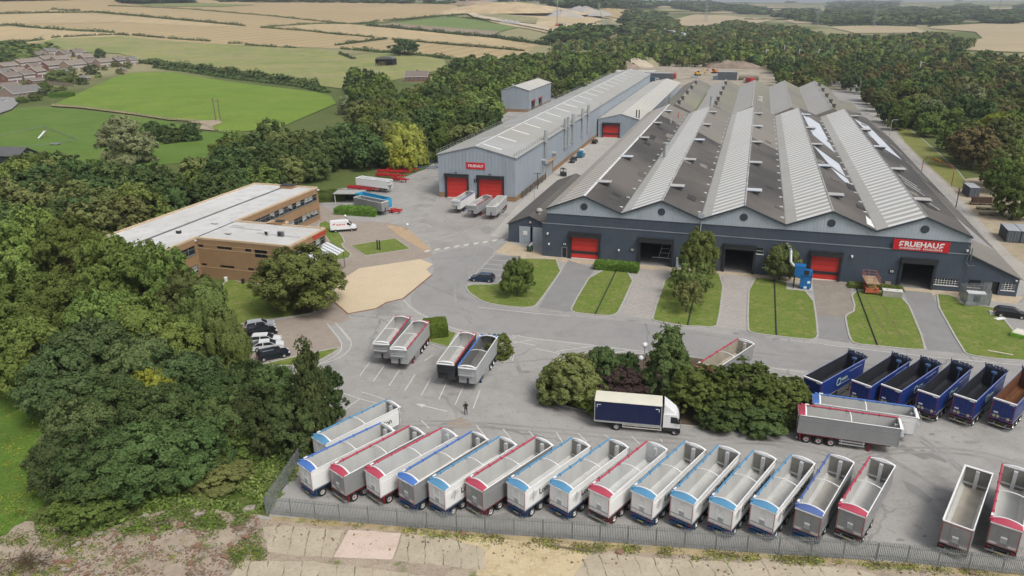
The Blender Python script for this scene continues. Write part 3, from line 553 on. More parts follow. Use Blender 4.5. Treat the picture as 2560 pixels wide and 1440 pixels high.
for i in range(NB):
    a0, a1, a2 = i*W5, (i+.5)*W5, (i+1)*W5
    L = MB(); L.prism([(a0-.02, -.45, 10.03), (a1, -.45, 13.05), (a1, -.45, 13.17), (a0-.02, -.45, 10.15)], (0, VD+.45, 0)); part('roof_slope', L, fac, R_LIGHT1 if i == 0 else R_LIGHT)
    D = MB(); D.prism([(a1, -.45, 13.05), (a2, -.45, 10.03), (a2, -.45, 10.15), (a1, -.45, 13.17)], (0, VD+.45, 0))
    for k in range(17):
        v = 3+k*8.2; s = .13
        if i < 4: D.box(a2-1.5, a2-.35, v, v+.28, 10.2+.12, 10.55, 1)
    part('roof_slope', D, fac, [R_DARK, WHITE])
    T_ = MB()
    for (x0, z0), (x1, z1) in (((a0, 10.0), (a1, 13.02)), ((a1, 13.02), (a2, 10.0))): T_.prism([(x0, -.56, z0-.16), (x1, -.56, z1-.16), (x1, -.56, z1+.17), (x0, -.56, z0+.17)], (0, .1, 0))
    part('barge_board', T_, fac, TRIM)
    c = MB(); k = .34 if i == 0 else .2; c.prism([(a1-k, -.46, 13.10), (a1, -.46, 13.24), (a1+k, -.46, 13.10)], (0, VD+.4, 0))
    part('ridge_cap', c, fac, paint('ridge_white', (.62, .62, .62), .6, 0, .2, .3) if i == 0 else paint('ridge_pale', (.45, .45, .44), .7, 0, .4, .3))
    r = MB(); r.lathe([(0, -.19), (.7, -.19), (.72, -.13), (.72, -.10)], 'y', (a1+.05, 0, 10.85), 24); part('round_vent', r, fac, TRIM)
    if i < 4:
        g = MB(); g.box(a2-.22, a2+.22, -.5, VD, 10.10, 10.20); part('gutter', g, fac, paint('gutter_grey', (.30, .31, .30), .6, 0, .3, .3))
    for v in (13, 42, 71, 100, 129.5):
        o = MB(); k = a1+.25; o.box(k, k+2.5, v-.9, v+.9, 12.75, 13.12, 1); o.box(k-.15, k+2.75, v-1.05, v+1.05, 13.12, 13.26)
        part('roof_vent', o, fac, [paint('vent_lid', (.46, .45, .43), .7, 0, .25) if (i+int(v)) % 3 else PATCHW, TRIM])
def on_r(i, t): return (i*W5+W5/2+t*W5/2, 13.19-3.02*t)                 # a point on the right-hand slope of bay i
def sheet(i, pts, name='roof_patch', mat=None, lift=.035):
    q = MB(); pp = [(on_r(i, t)[0], v, on_r(i, t)[1]+lift) for t, v in pts]; q.prism(pp, (0, 0, .03)); part(name, q, fac, mat or PATCHW)
sheet(4, [(.10, 124), (.62, 119.5), (.86, 67), (.36, 76.5)]); sheet(3, [(.06, 135.5), (.76, 123.8), (.85, 73), (.22, 90)]); sheet(3, [(.07, 69.4), (.80, 57), (.83, 42), (.40, 50)]); sheet(3, [(.42, 46), (.86, 40), (.86, 31), (.62, 37)])
for i, v0 in ((1, 84), (2, 78), (0, 118)): sheet(i, [(.03, v0), (.97, v0-4), (.97, 147), (.03, 147)], 'roof_sheeting', R_MID, .02)
random.seed(17); MS = [R_MID, roofmat('sheet_black', (.040, .037, .036), None), roofmat('sheet_brown', (.115, .10, .088), None)]
for k in range(30):
    i, v0, t0 = random.randrange(5), random.uniform(3, 120), random.choice((.04, .28, .52, .74)); n_v = random.choice((1.9, 2.8, 3.7, 6)); sheet(i, [(t0, v0), (t0+.22, v0), (t0+.22, v0+n_v), (t0, v0+n_v)], 'roof_sheeting', MS[k % 3], .012+.0015*k)
for v in (27, 31, 35, 90, 94): sheet(4, [(.12, v+2), (.5, v-4), (.5, v-4.5), (.12, v+1.5)], 'roof_strip', WHITE, .04)
sheet(3, [(.88, 8), (.97, 6), (.97, .5), (.80, 1.2)], 'roof_patch', WHITE); sheet(4, [(.35, 17), (.62, 13), (.62, 12.5), (.35, 16.5)], 'roof_strip', WHITE)
for a, b, c in doors: roller_door(fac, a, b, 4.75, VL, bool(c))
mb = MB(); mb.quad((3.35, -.12, 0), (4.25, -.12, 0), (4.25, -.12, 2.15), (3.35, -.12, 2.15)); part('door', mb, fac, BLACK)
mb = MB(); mb.box(3.27, 3.35, VL-.04, VL+.02, 0, 2.23); mb.box(4.25, 4.33, VL-.04, VL+.02, 0, 2.23); mb.box(3.35, 4.25, VL-.04, VL+.02, 2.15, 2.23); part('door_frame', mb, fac, paint('grey_frame', (.3, .31, .32), .6))
for q in ((40.7, 42.0, 4.05, 5.25, 1, 2), (43.0, 44.3, 4.05, 5.25, 2, 2), (42.1, 44.4, 1.5, 2.7, 4, 2), (70.95, 74.85, 1.05, 2.25, 9, 3)): window(fac, *q[:4], VL, q[4], q[5])
for t, x, z in (('14', 3.8, 2.9), ('13', 17.5, 2.85), ('12', 33.9, 2.9), ('11', 48.9, 2.85), ('10', 64.05, 2.8)): plaque(fac, t, x, z, VL)
mb = MB(); mb.box(63.55, 72.4, -.5, -.38, 6.98, 8.88); sg = part('sign_board', mb, fac, REDS)
logo_text(sg, 7.1, .98, (68.0, -.506, 8.12), FRONT, WHITE); letter(sg, 'ENGINEERING  EXCELLENCE', .44, (68.0, -.515, 7.32), FRONT, WHITE, .014, 1.22)
for x, z in ((.3, 4.9), (.6, 2.7), (14.9, 2.6), (57.2, 5.05), (32.3, 5.2), (75.2, 7.7)):
    mb = MB(); mb.box(x-.16, x+.16, VL-.3, VL, z-.1, z+.15); mb.box(x-.1, x+.1, VL-.36, VL-.3, z-.2, z+.05); part('wall_lamp', mb, fac, WHITE)
mb = MB(); mb.box(29.6, 30.8, -.35, -.12, 9.9, 11.0); mb.tube((30.26, -.25, 9.9), (30.26, -.25, 7.0), .09); mb.tube((30.26, VL-.12, 6.9), (30.26, VL-.12, .1), .09); part('downpipe', mb, fac, paint('pipe_grey', (.33, .36, .39), .6))
mb = MB(); mb.path([(75.2, VL-.1, 8.6), (75.6, VL-.35, 8.0), (75.5, VL-.3, 7.2), (75.3, VL-.25, 5.6), (75.9, VL-.4, 5.0), (76.8, VL-.4, 5.2)], .07); mb.path([(75.9, VL-.2, 8.2), (75.9, VL-.35, 6.0)], .09); part('cable', mb, fac, paint('cable_grey', (.12, .13, .14), .6))
mb = MB(); mb.box(26.2, 27.4, VL-.5, VL-.02, 0.02, 2.1); part('electric_cabinet', mb, fac, CLAD_L)
# flues standing on the roofs
for (u, v, h, r, mt) in ((22.9, 143.5, 3.6, .5, GALV), (16.9, 56, 3.4, .55, GALV), (38.6, 144, 3.0, .14, GALV), (40.6, 144, 2.8, .14, GALV), (27.0, 140, 3.6, .12, GALV), (12.0, 112, 1.2, .3, GALV), (13.0, 128, 1.6, .18, paint('flue_red', (.4, .1, .06), .7)), (7.2, 149, 2.2, .12, BLACK)):
    z0 = 10.2+abs(1-abs((u % W5)/(W5/2)-1))*3-.3 if False else 13.1-3*abs(((u % W5)-W5/2)/(W5/2)); q = MB()
    q.tube((u, v, z0-.1), (u, v, z0+h), r, 10); q.tube((u, v, z0+h+.1), (u, v, z0+h+.25), r*1.5, 10); q.tube((u, v, z0+h), (u, v, z0+h+.1), r*.4, 6); part('flue', q, fac, mt)
# lean-to along the right flank
lt = bld('lean_to', 'dark blue lean-to with grey sloping roof against the right end of the factory', 'lean-to', 75.65, 0)
mb = MB(); n_ = lambda a, z, d: (a, VL+d, z)
hl = [(.7, 2.7, 1.05, 2.45), (3.2, 5.5, 0, 2.4), (5.9, 7.9, 1.05, 2.4)]
mb.wall(n_, 0.02, 8.35, 0, 3.3, hl, .3); mb.quad((0.02, VL, 3.3), (8.35, VL, 3.3), (0.02, VL, 7.0)); mb.quad((8.35, VL, 0), (8.35, 150, 0), (8.35, 150, 3.3), (8.35, VL, 3.3)); part('wall', mb, lt, DARKW)
for y0, y1, mt in ((-.7, 16, R_MID), (16, 150, R_DARK)):
    mb = MB(); mb.prism([(0, y0, 7.05 if y0 < 0 else 9.95), (8.75, y0, 3.15), (8.75, y0, 3.29), (0, y0, 7.22 if y0 < 0 else 10.1)], (0, y1-y0, 0)); part('roof_slope', mb, lt, mt)
mb = MB(); mb.prism([(.1, 15.9, 7.1), (8.7, 15.9, 3.25), (.1, 15.9, 9.95)], (0, .1, 0)); part('roof_step', mb, lt, paint('flashing', (.5, .5, .5), .6))
mb = MB(); mb.box(.3, 6.0, 15.3, 15.85, 9.4, 9.6)
window(lt, .7, 2.7, 1.05, 2.45, VL, 1, 1); window(lt, 5.9, 7.9, 1.05, 2.4, VL, 4, 4)
mb = MB(); mb.box(3.25, 4.5, VL+.2, VL+.26, .02, 2.3); mb.box(4.55, 5.45, VL+.5, VL+.56, .02, 2.3, 1); part('door', mb, lt, [paint('grey_door', (.2, .22, .24), .6), BLACK])
mb = MB(); mb.box(7.7, 8.0, VL-.35, VL, 2.9, 3.1); part('wall_lamp', mb, lt, WHITE)
for v, t0, t1 in ((13.6, .05, .62), (62, .1, .5), (72, .1, .5), (95, .05, .4), (48, .5, .95)):
    q = MB(); z = lambda t: 10.12-(6.82*t); q.prism([(8.75*t0, v, z(t0)), (8.75*t1, v-1.6, z(t1)), (8.75*t1, v-1.2, z(t1)), (8.75*t0, v+.4, z(t0))], (0, 0, .05)) if v > 16 else None
    if v > 16: part('roof_strip', q, lt, WHITE)
# ---------------- older sheds behind
rs = bld('old_shed', 'old grey asbestos-roofed sheds with ridge cowls behind the factory', 'shed', 3.2, 148); WR = 13.55
top = [(0, 9.8)]
for i in range(5): top += [((i+.5)*WR, 13.0), ((i+1)*WR, 9.8)]
mb = MB(); RD = 104
mb.quad(*[(0, RD, 0)]+[(a, RD, z) for a, z in top]+[(5*WR, RD, 0)]); mb.quad((0, 0, 0), (0, RD, 0), (0, RD, 9.8), (0, 0, 9.8)); mb.quad((5*WR, 0, 0), (5*WR, RD, 0), (5*WR, RD, 9.8), (5*WR, 0, 9.8)); mb.quad(*[(0, .05, 0)]+[(a, .05, z) for a, z in top]+[(5*WR, .05, 0)])
part('wall', mb, rs, paint('old_rear_wall', (.22, .205, .185), .9, 0, .2))
for i in range(5):
    a0, a1, a2 = i*WR, (i+.5)*WR, (i+1)*WR
    for q, mt in (([(a0, 0, 9.85), (a1, 0, 13.05), (a1, 0, 13.17), (a0, 0, 9.97)], R_OLDD if i == 0 else R_OLDL), ([(a1, 0, 13.05), (a2, 0, 9.85), (a2, 0, 9.97), (a1, 0, 13.17)], R_OLDD)):
        L = MB(); L.prism(q, (0, RD+.2, 0)); part('roof_slope', L, rs, mt)
    c = MB(); c.prism([(a1-.25, 0, 13.12), (a1, 0, 13.24), (a1+.25, 0, 13.12)], (0, RD, 0)); part('ridge_cap', c, rs, paint('old_ridge', (.36, .35, .33), .8, 0, .2))
    if i in (0, 1, 4):
        for v in (4, 18, 38, 59, 82):
            o = MB(); x = a1+.7; o.box(x-.55, x+.55, v-.55, v+.55, 12.4, 14.0); o.box(x-.75, x+.75, v-.75, v+.75, 14.05, 14.25); o.box(x-.45, x+.45, v-.45, v+.45, 14.0, 14.06); part('ridge_cowl', o, rs, paint('cowl', (.13, .12, .105), .8, 0, .2))
    if i in (2, 3):
        for k in range(8):
            o = MB(); v = 18+k*10; o.box(a0+3.1, a0+4.1, v, v+.8, 10.5, 11.4 if i == 2 else 11.3); part('slope_vent', o, rs, paint('vent_dark', (.16, .15, .14), .8))
    if i == 2:
        for v in (30, 40): o = MB(); o.lathe([(0, .5), (.9, .35), (1.2, 0), (1.2, -.8)], 'z', (a1+2.6, v, 11.95), 14); part('roof_dome', o, rs, paint('dome_grey', (.38, .37, .35), .7))
    if i == 0:
        g = MB(); g.box(a2-.9, a2+.5, 5, 70, 10.0, 10.12); part('moss_gutter', g, rs, paint('moss', (.13, .17, .04), .95, 0, .3, .3))
mb = MB(); mb.box(0, 8, 0, 40, 0, 5.2); rb = bld('brick_store', 'low brick store with dark roof at the right of the old sheds', 'store', 71.5, 196); part('wall', mb, rb, paint('red_brick', (.19, .07, .05), .9, 0, .2))
mb = MB(); mb.prism([(-.3, -.3, 6.8), (8.5, -.3, 5.2), (8.5, -.3, 5.35), (-.3, -.3, 6.95)], (0, 40.6, 0)); part('roof', mb, rb, R_OLDD)
mb = MB(); mb.box(.6, 5, 20, 26, 6.75, 6.8); mb.box(.6, 5, 8, 13, 6.75, 6.8)
# ---------------- small shed left of the factory
ss = bld('small_shed', 'small dark shed with corrugated roof and grey sliding doors left of the factory', 'shed', -10.5, 7.1); SW, SD = 9.6, 44
mb = MB(); f2 = lambda a, z, d: (a, d, z); mb.wall(f2, 0, SW, 0, 4.05, [(5.0, 5.45, 0, 3.75)], .2); mb.quad((0, 0, 4.05), (SW, 0, 4.05), (SW/2, 0, 6.1)); mb.quad((0, 0, 0), (0, SD, 0), (0, SD, 4.05), (0, 0, 4.05)); mb.quad((0, SD, 0), (SW, SD, 0), (SW, SD, 4.05), (SW/2, SD, 6.1), (0, SD, 4.05)); part('wall', mb, ss, DARKW)
mb = MB(); mb.prism([(-.35, -.3, 4.0), (SW/2, -.3, 6.14), (SW/2, -.3, 6.26), (-.35, -.3, 4.12)], (0, SD+.5, 0)); mb.prism([(SW/2, -.3, 6.14), (SW, -.3, 4.05), (SW, -.3, 4.17), (SW/2, -.3, 6.26)], (0, SD+.5, 0)); part('roof', mb, ss, roofmat('shed_roof', (.115, .108, .098), (.075, .07, .065), 1.5, .5, None, (.17, .155, .13)))
for a, b in ((2.5, 4.95), (5.5, 7.75)): mb = MB(); mb.box(a, b, -.16, -.06, .05, 3.75); part('sliding_door', mb, ss, CLAD_L)
mb = MB(); mb.box(3.4, 4.3, -.2, -.165, 1.9, 2.8); part('notice', mb, ss, WHITE); plaque(ss, '15', 4.9, 4.75, -.02)
mb = MB(); mb.lathe([(0, .7), (.55, .6), (.7, .2), (.45, 0), (.45, -.6)], 'z', (6.0, 3.5, 6.3), 12); part('roof_cowl', mb, ss, paint('cowl_pale', (.42, .41, .38), .7))
# ---------------- long grey hall
HW, HD = 21.6, 255
hall = bld('long_hall', 'long blue-grey clad hall with two red roller doors and a red sign', 'hall', -41.1, 41.2); f3 = lambda a, z, d: (a, d, z)
hd = [(2.25, 8.2, 0, 5.75), (11.4, 18.1, 0, 5.75)]
mb = MB(); mb.wall(f3, 0, HW, 1.3, 11.44, hd, .25); mb.quad((0, 0, 11.44), (HW, 0, 11.44), (HW/2, 0, 14.1))
f4 = lambda a, z, d: (HW-d, a, z); mb.wall(f4, 0, HD, 1.3, 11.44, [(30.2, 37.6, 0, 4.35)], .3); mb.quad((0, 0, 1.3), (0, HD, 1.3), (0, HD, 11.44), (0, 0, 11.44)); mb.quad((0, HD, 0), (HW, HD, 0), (HW, HD, 11.44), (HW/2, HD, 14.1), (0, HD, 11.44)); part('wall', mb, hall, CLAD_H)
BRICK = paint('plinth_brick', (.30, .185, .10), .9, 0, .2, 1.)
mb = MB(); mb.wall(lambda a, z, d: (a, d-.04, z), -.04, HW+.04, 0, 1.3, hd, .2); mb.wall(lambda a, z, d: (HW+.04-d, a, z), -.04, HD, 0, 1.3, [(30.2, 37.6, 0, 4.35)], .2); mb.quad((-.04, 0, 0), (-.04, HD, 0), (-.04, HD, 1.3), (-.04, 0, 1.3)); mb.box(-.06, 2.25, -.08, 0, 1.3, 1.36); mb.box(HW, HW+.08, 0, 30, 1.3, 1.36); part('plinth', mb, hall, BRICK)
for q in ([(-.3, 11.42), (HW/2, 14.12), (HW/2, 14.26), (-.3, 11.56)], [(HW/2, 14.12), (HW+.3, 11.42), (HW+.3, 11.56), (HW/2, 14.26)]):
    mb = MB(); mb.prism([(a, -.25, z) for a, z in q], (0, HD+.5, 0)); part('roof_slope', mb, hall, R_HALL)
for k in range(19):
    v = 3.4+k*12.7
    for s in ((1, -1) if k % 2 else (1,)):
        mb = MB(); x = lambda t: HW/2+s*(HW/2)*t; z = lambda t: 14.27-2.7*t; mb.prism([(x(.06), v, z(.06)), (x(.86), v, z(.86)), (x(.86), v+.95, z(.86)), (x(.06), v+.95, z(.06))], (0, 0, .03)); part('rooflight', mb, hall, paint('rooflight_white', (.62, .635, .63), .5, 0, .1))
mb = MB(); mb.prism([(HW/2-.3, -.26, 14.2), (HW/2, -.26, 14.36), (HW/2+.3, -.26, 14.2)], (0, HD+.4, 0)); part('ridge_cap', mb, hall, paint('hall_ridge', (.48, .5, .5), .6))
for x in (-.38, HW+.22): mb = MB(); mb.box(x, x+.2, -.25, HD, 11.36, 11.62); part('gutter', mb, hall, GALV)
for x, v1, st in ((-.2, HD, 2.4), (HW-.3, 92, 2.2)):
    mb = MB(); v = 0
    while v < v1: mb.tube((x, v, 11.5), (x, v, 12.7), .05, 5); v += st
    mb.tube((x, 0, 12.68), (x, v1, 12.68), .035, 5); mb.tube((x, 0, 12.1), (x, v1, 12.1), .035, 5); part('guard_rail', mb, hall, paint('rail_grey', (.27, .27, .26), .6))
for a, b, c, d in hd: roller_door(hall, a, b, d, 0, True, False, .8)
mb = MB(); mb.box(8.05, 13.3, -.12, -.02, 8.1, 9.85); sg = part('sign_board', mb, hall, REDS); logo_text(sg, 4.3, .72, (10.7, -.126, 8.97), FRONT, WHITE); plaque(hall, '1', 10.55, 5.0, -.02)
mb = MB(); mb.box(HW-.1, HW+.06, 30.3, 37.5, .05, 4.3); part('side_door', mb, hall, paint('door_grey', (.30, .32, .34), .6))
mb = MB(); mb.box(HW, HW+.9, 30, 37.8, 4.35, 4.65); mb.box(HW, HW+.12, 29.9, 30.2, 0, 4.35); mb.box(HW, HW+.12, 37.6, 37.9, 0, 4.35); part('door_canopy', mb, hall, paint('timber_trim', (.33, .22, .13), .8))
for v in (28, 52.2, 56.2, 62.9, 77.5, 87.2): mb = MB(); mb.tube((HW+.5, v, 5.4), (HW+.5, v, 10.8), .22, 8); mb.tube((HW+.5, v, 10.8), (HW+.5, v, 14.5), .52, 10); mb.tube((HW+.5, v+1.2, 5.8), (HW+.5, v+1.2, 11.2), .2, 8); mb.box(HW, HW+.8, v-.4, v+1.6, 5.0, 5.5); part('flue', mb, hall, GALV)
for v in (26, 38): mb = MB(); mb.tube((HW, v, 6.0), (HW+1.2, v, 6.0), .55, 10); mb.tube((HW+1.2, v, 6.1), (HW+1.2, v, 5.1), .6, 10); part('wall_cowl', mb, hall, GALV)
for v in (1, 3): pass
for x in (5.2, 14.7): mb = MB(); mb.tube((x, -.02, 6.9), (x, -.5, 7.1), .06); mb.box(x-.25, x+.25, -.75, -.45, 6.95, 7.15); part('wall_lamp', mb, hall, BLACK)
mb = MB(); mb.tube((HW, 109.6, 1), (HW+.3, 109.6, 13), .05); mb.tube((HW, 110.2, 1), (HW+.3, 110.2, 13), .05); part('ladder', mb, hall, GALV)
# ---------------- annexe between hall and factory
ax = bld('annexe', 'low grey annexe with one red roller door between the long hall and the sheds', 'annexe', -19.0, 147); AW, AD = 16.2, 150
mb = MB(); ah = [(2.0, 8.1, 0, 4.9)]; mb.wall(f3, 0, AW, 0, 7.05, ah, .25); mb.quad((0, 0, 7.05), (AW, 0, 7.05), (AW/2+.8, 0, 9.1)); mb.quad((AW, 0, 0), (AW, AD, 0), (AW, AD, 7.05), (AW, 0, 7.05)); mb.quad((0, AD, 0), (AW, AD, 0), (AW, AD, 7.05), (AW/2+.8, AD, 9.1), (0, AD, 7.05)); part('wall', mb, ax, CLAD_H)
for q in ([(-.1, 7.0), (AW/2+.8, 9.1), (AW/2+.8, 9.24), (-.1, 7.14)], [(AW/2+.8, 9.1), (AW+.4, 6.95), (AW+.4, 7.09), (AW/2+.8, 9.24)]):
    mb = MB(); mb.prism([(a, -.2, z) for a, z in q], (0, AD+.3, 0)); part('roof_slope', mb, ax, R_ANX)
roller_door(ax, 2.0, 8.1, 4.9, 0, True, True, .8)
for x in (14.3, 15.3): mb = MB(); mb.tube((x, 2, 6), (x, 2, 10.6), .22, 8); part('flue', mb, ax, BLACK)
# ---------------- tall grey block among the trees
bk = bld('clad_block', 'tall pale grey clad block with dark dock openings among the trees', 'building', -79.6, 211); BW, BD = 14, 41
bh = [(4, 10, 0.4, 4.4), (17, 23, .4, 4.4)]; f5 = lambda a, z, d: (BW-d, a, z)
mb = MB(); mb.quad((0, 0, 1.4), (BW, 0, 1.4), (BW, 0, 10.2), (BW/2, 0, 12.2), (0, 0, 10.2)); mb.wall(f5, 0, BD, 1.4, 10.2, bh, 1.0); mb.quad((0, 0, 0), (0, BD, 0), (0, BD, 10.2), (0, 0, 10.2)); mb.quad((0, BD, 0), (BW, BD, 0), (BW, BD, 10.2), (BW/2, BD, 12.2), (0, BD, 10.2)); part('wall', mb, bk, CLAD_H)
mb = MB(); mb.box(-.05, BW+.05, -.06, 0, 0, 1.4); mb.wall(lambda a, z, d: (BW+.05-d, a, z), 0, BD, 0, 1.4, bh, 1.); part('plinth', mb, bk, BRICK)
for q in ([(-.3, 10.15), (BW/2, 12.2), (BW/2, 12.33), (-.3, 10.28)], [(BW/2, 12.2), (BW+.3, 10.15), (BW+.3, 10.28), (BW/2, 12.33)]): mb = MB(); mb.prism([(a, -.3, z) for a, z in q], (0, BD+.6, 0)); part('roof_slope', mb, bk, R_ANX)
for a, b, c, d in bh: mb = MB(); mb.box(BW-1.0, BW-.95, a, b, c, d); mb.box(BW, BW+.25, a-.3, b+.3, d, d+.7, 1); part('dock_door', mb, bk, [BLACK, paint('dock_red', (.3, .05, .04), .6)])
mb = MB(); mb.lathe([(0, 1.2), (.5, 1.1), (.6, .5), (.4, .3), (.4, -.5)], 'z', (5.6, 1.5, 11.9), 12); part('roof_cowl', mb, bk, GALV)
# ---------------- brick office
OFB = NT('office_brick'); _v = OFB.co('Object'); _c = OFB.mix(OFB.noise(_v, .5, 5, .6, .35, .7), (.305, .195, .108), (.26, .162, .088)); _c = OFB.mix(OFB.math('MULTIPLY', OFB.noise(OFB.co('Object', (1, 1, 8)), 1.5, 3, .6, .45, .7), .4), _c, (.22, .14, .078)); OFB = OFB.out(_c, .85, 0, .2)
of = bld('office_building', 'two-storey brown brick office with flat pale roof and entrance wing', 'office', -60.4, 0); OX, OY0, OY1, OZ = -17.6, -46, 12.5, 8.0
rib1 = [(-17.2, 11.9, 4.95, 6.5), (-13.5, 11.9, 1.25, 2.85)]; f6 = lambda a, z, d: (-d, a, z)
hN = [(.25, 1.5, 6.08, 6.65), (4.5, 7.85, 6.08, 6.65), (10.7, 12.1, 6.08, 6.65), (12.7, 15.5, 5.1, 6.65), (17.0, 19.2, 6.1, 6.65), (.35, 1.6, 2.4, 2.9), (4.55, 7.8, 2.4, 2.9), (10.75, 12.1, 2.4, 2.9), (12.6, 15.4, 2.4, 2.9)]
mb = MB(); mb.wall(f6, -18.3, OY1, 0, OZ, rib1, .25); mb.wall(f6, OY0, -30.5, 0, OZ, [(-45, -31.0, 4.9, 6.55), (-45, -31., 1.2, 2.8)], .25)
mb.wall(lambda a, z, d: (a, OY0+d, z), OX, 0, 0, OZ); mb.quad((OX, OY0, 0), (OX, OY1, 0), (OX, OY1, OZ), (OX, OY0, OZ)); mb.quad((OX, OY1, 0), (0, OY1, 0), (0, OY1, OZ), (OX, OY1, OZ))
mb.wall(lambda a, z, d: (a, -30.5+d, z), 0, 20.5, 0, OZ, hN, .22); eh = [(-29.5, -18.7, 5.0, 6.55), (-29.5, -18.7, 0.3, 3.0)]; mb.wall(lambda a, z, d: (20.5-d, a, z), -30.5, -18.3, 0, OZ, eh, .25); mb.quad((0, -18.3, 0), (20.5, -18.3, 0), (20.5, -18.3, OZ), (0, -18.3, OZ)); mb.box(7.2, 10.9, -18.3, -16.3, 0, OZ-.02); part('wall', mb, of, OFB)
mb = MB(); z = OZ-.25; mb.box(OX+.05, -.05, OY0+.05, OY1-.05, z-.2, z); mb.box(-.05, 20.45, -30.45, -18.35, z-.2, z-.005); mb.box(7.25, 10.85, -18.35, -16.35, z-.2, z)
ORF = ground_mat('office_roof', [(.47, .47, .46), ((.53, .53, .52), .15, .4, .65), ((.37, .37, .365), .4, .5, .75), ((.28, .28, .28), 1.2, .62, .8), ((.42, .41, .39), .07, .45, .65)], None); part('flat_roof', mb, of, ORF)
mb = MB(); e = .18
for x0, x1, y0, y1 in ((OX-.06, OX+.3, OY0, OY1+.06), (OX+.3, .06, OY1-.3, OY1+.06), (-.3, .06, -18.2, OY1-.3), (-.3, .06, OY0, -30.56), (-.3, 20.56, -30.56, -30.2), (20.2, 20.56, -30.2, -18.3), (10.95, 20.2, -18.54, -18.24), (.06, 7.1, -18.54, -18.24), (7.14, 7.44, -18.24, -16.24), (10.66, 10.96, -18.24, -16.24), (7.44, 10.66, -16.54, -16.24)): mb.box(x0, x1, y0, y1, OZ-.3, OZ+.06)
part('parapet', mb, of, paint('parapet_cream', (.56, .43, .29), .8, 0, .15, .5))
mb = MB(); mb.box(-8.9, -8.2, OY0+.4, OY1-.4, z, z+.05); mb.box(-.5, -.1, -30, -18.6, z, z+.045); part('roof_joint', mb, of, paint('felt_dark', (.16, .16, .16), .9, 0, .3, .5))
for x0, x1, y0, y1 in ((1.2, 9, -22.4, -21.6), (9, 19, -24.6, -23.9), (1, 4, -21.2, -20.4)): mb = MB(); mb.quad((x0, y0, z+.012), (x1, y0-.5, z+.012), (x1, y1-.5, z+.012), (x0, y1, z+.012)); part('roof_stain', mb, of, ground_mat('roof_stain', [(.26, .26, .26), ((.40, .40, .40), .8, .35, .65), ((.33, .27, .25), .3, .5, .75)], None))
def side_windows(root, x, y0, y1, z0, z1, n, depth, blind=True):
    g = MB(); g.quad((x-depth, y0, z0), (x-depth, y1, z0), (x-depth, y1, z1), (x-depth, y0, z1)); o = part('window', g, root, GLASS); f = MB()
    for i in range(n+1): y = y0+(y1-y0)*i/n; f.box(x-depth+.004, x-depth+.09, y-.05, y+.05, z0, z1)
    for zz in (z0+.03, z0+(z1-z0)*.62, z1-.03): f.box(x-depth+.003, x-depth+.085, y0, y1, zz-.04, zz+.04)
    f.box(x-.05, x+.08, y0-.1, y1+.1, z0-.1, z0); part('window_frame', f, o, paint('frame_grey', (.16, .175, .18), .5))
    b = MB()
    for i in range(n):
        if random.random() < .45: y = y0+(y1-y0)*i/n; b.quad((x-depth+.002, y+.06, z0+(z1-z0)*random.choice((.3, .62, .0))), (x-depth+.002, y+(y1-y0)/n-.06, z0+(z1-z0)*.3), (x-depth+.002, y+(y1-y0)/n-.06, z1), (x-depth+.002, y+.06, z1))
    if b.v: part('blind', b, o, paint('blind', (.42, .42, .40), .8))
random.seed(5)
side_windows(of, 0, -17.2, 11.9, 4.95, 6.5, 17, .22); side_windows(of, 0, -13.5, 11.9, 1.25, 2.85, 15, .22); side_windows(of, 0, -45, -31.0, 4.9, 6.55, 8, .22); side_windows(of, 0, -45, -31., 1.2, 2.8, 8, .22); side_windows(of, 20.5, -29.5, -18.7, 5.0, 6.55, 7, .22); side_windows(of, 20.5, -29.5, -18.7, .3, 3.0, 7, .22)
for q in hN: window(of, *q, -30.5, max(1, int((q[1]-q[0])/1.4)), 1, paint('frame_dark', (.05, .055, .06), .5), .05, .18, False)
mb = MB()
for z0 in (6.0, 2.3): mb.box(0, 20.5, -30.54, -30.505, z0-.12, z0)
mb.box(0, 20.5, -30.54, -30.505, 6.68, 6.76); part('string_course', mb, of, paint('band_buff', (.46, .33, .2), .8))
letter(of, 'FRUEHAUF', 1.0, (20.6, -20.6, 7.2), (math.pi/2, 0, math.pi/2), paint('letter_red', (.55, .03, .025), .4), .04)
mb = MB(); nb = 7
for i in range(9): y = -27.5+i*1.05; mb.prism([(20.55, y, 5.0), (24.2, y, 3.5), (24.2, y, 3.62), (20.55, y, 5.14)], (0, .95, 0)); mb.prism([(20.55, y+.95, 5.02), (24.2, y+.95, 3.52), (24.2, y+.95, 3.7), (20.55, y+.95, 5.22)], (0, .1, 0), 1)
for y in (-27.2, -22.5, -18.2): mb.tube((24.0, y, 0), (24.0, y, 3.55), .07, 6, 1)
part('entrance_canopy', mb, of, [paint('canopy_sheet', (.55, .57, .58), .3, 0, .08), paint('canopy_frame', (.06, .07, .08), .5)])
for x, y, kind in ((12.2, -25.2, 0), (15.0, -25.0, 1)):
    t = thing('air_conditioner', ('white air conditioner' if not kind else 'dark grille air conditioner')+' on the flat office roof', 'air conditioner', LW(-60.4+x, y, z), -AZ); mb = MB(); mb.box(-.6, .6, -.25, .25, .08, .95); mb.box(-.5, -.35, -.25, .25, 0, .08); mb.box(.35, .5, -.25, .25, 0, .08); part('casing', mb, t, paint('ac_white', (.6, .6, .57), .5) if not kind else paint('ac_grey', (.12, .12, .12), .5))
    mb = MB(); mb.lathe([(0, -.28), (.33, -.28), (.36, -.26), (.36, -.252)], 'y', (-.12, 0, .5), 16); part('fan_grille', mb, t, BLACK)
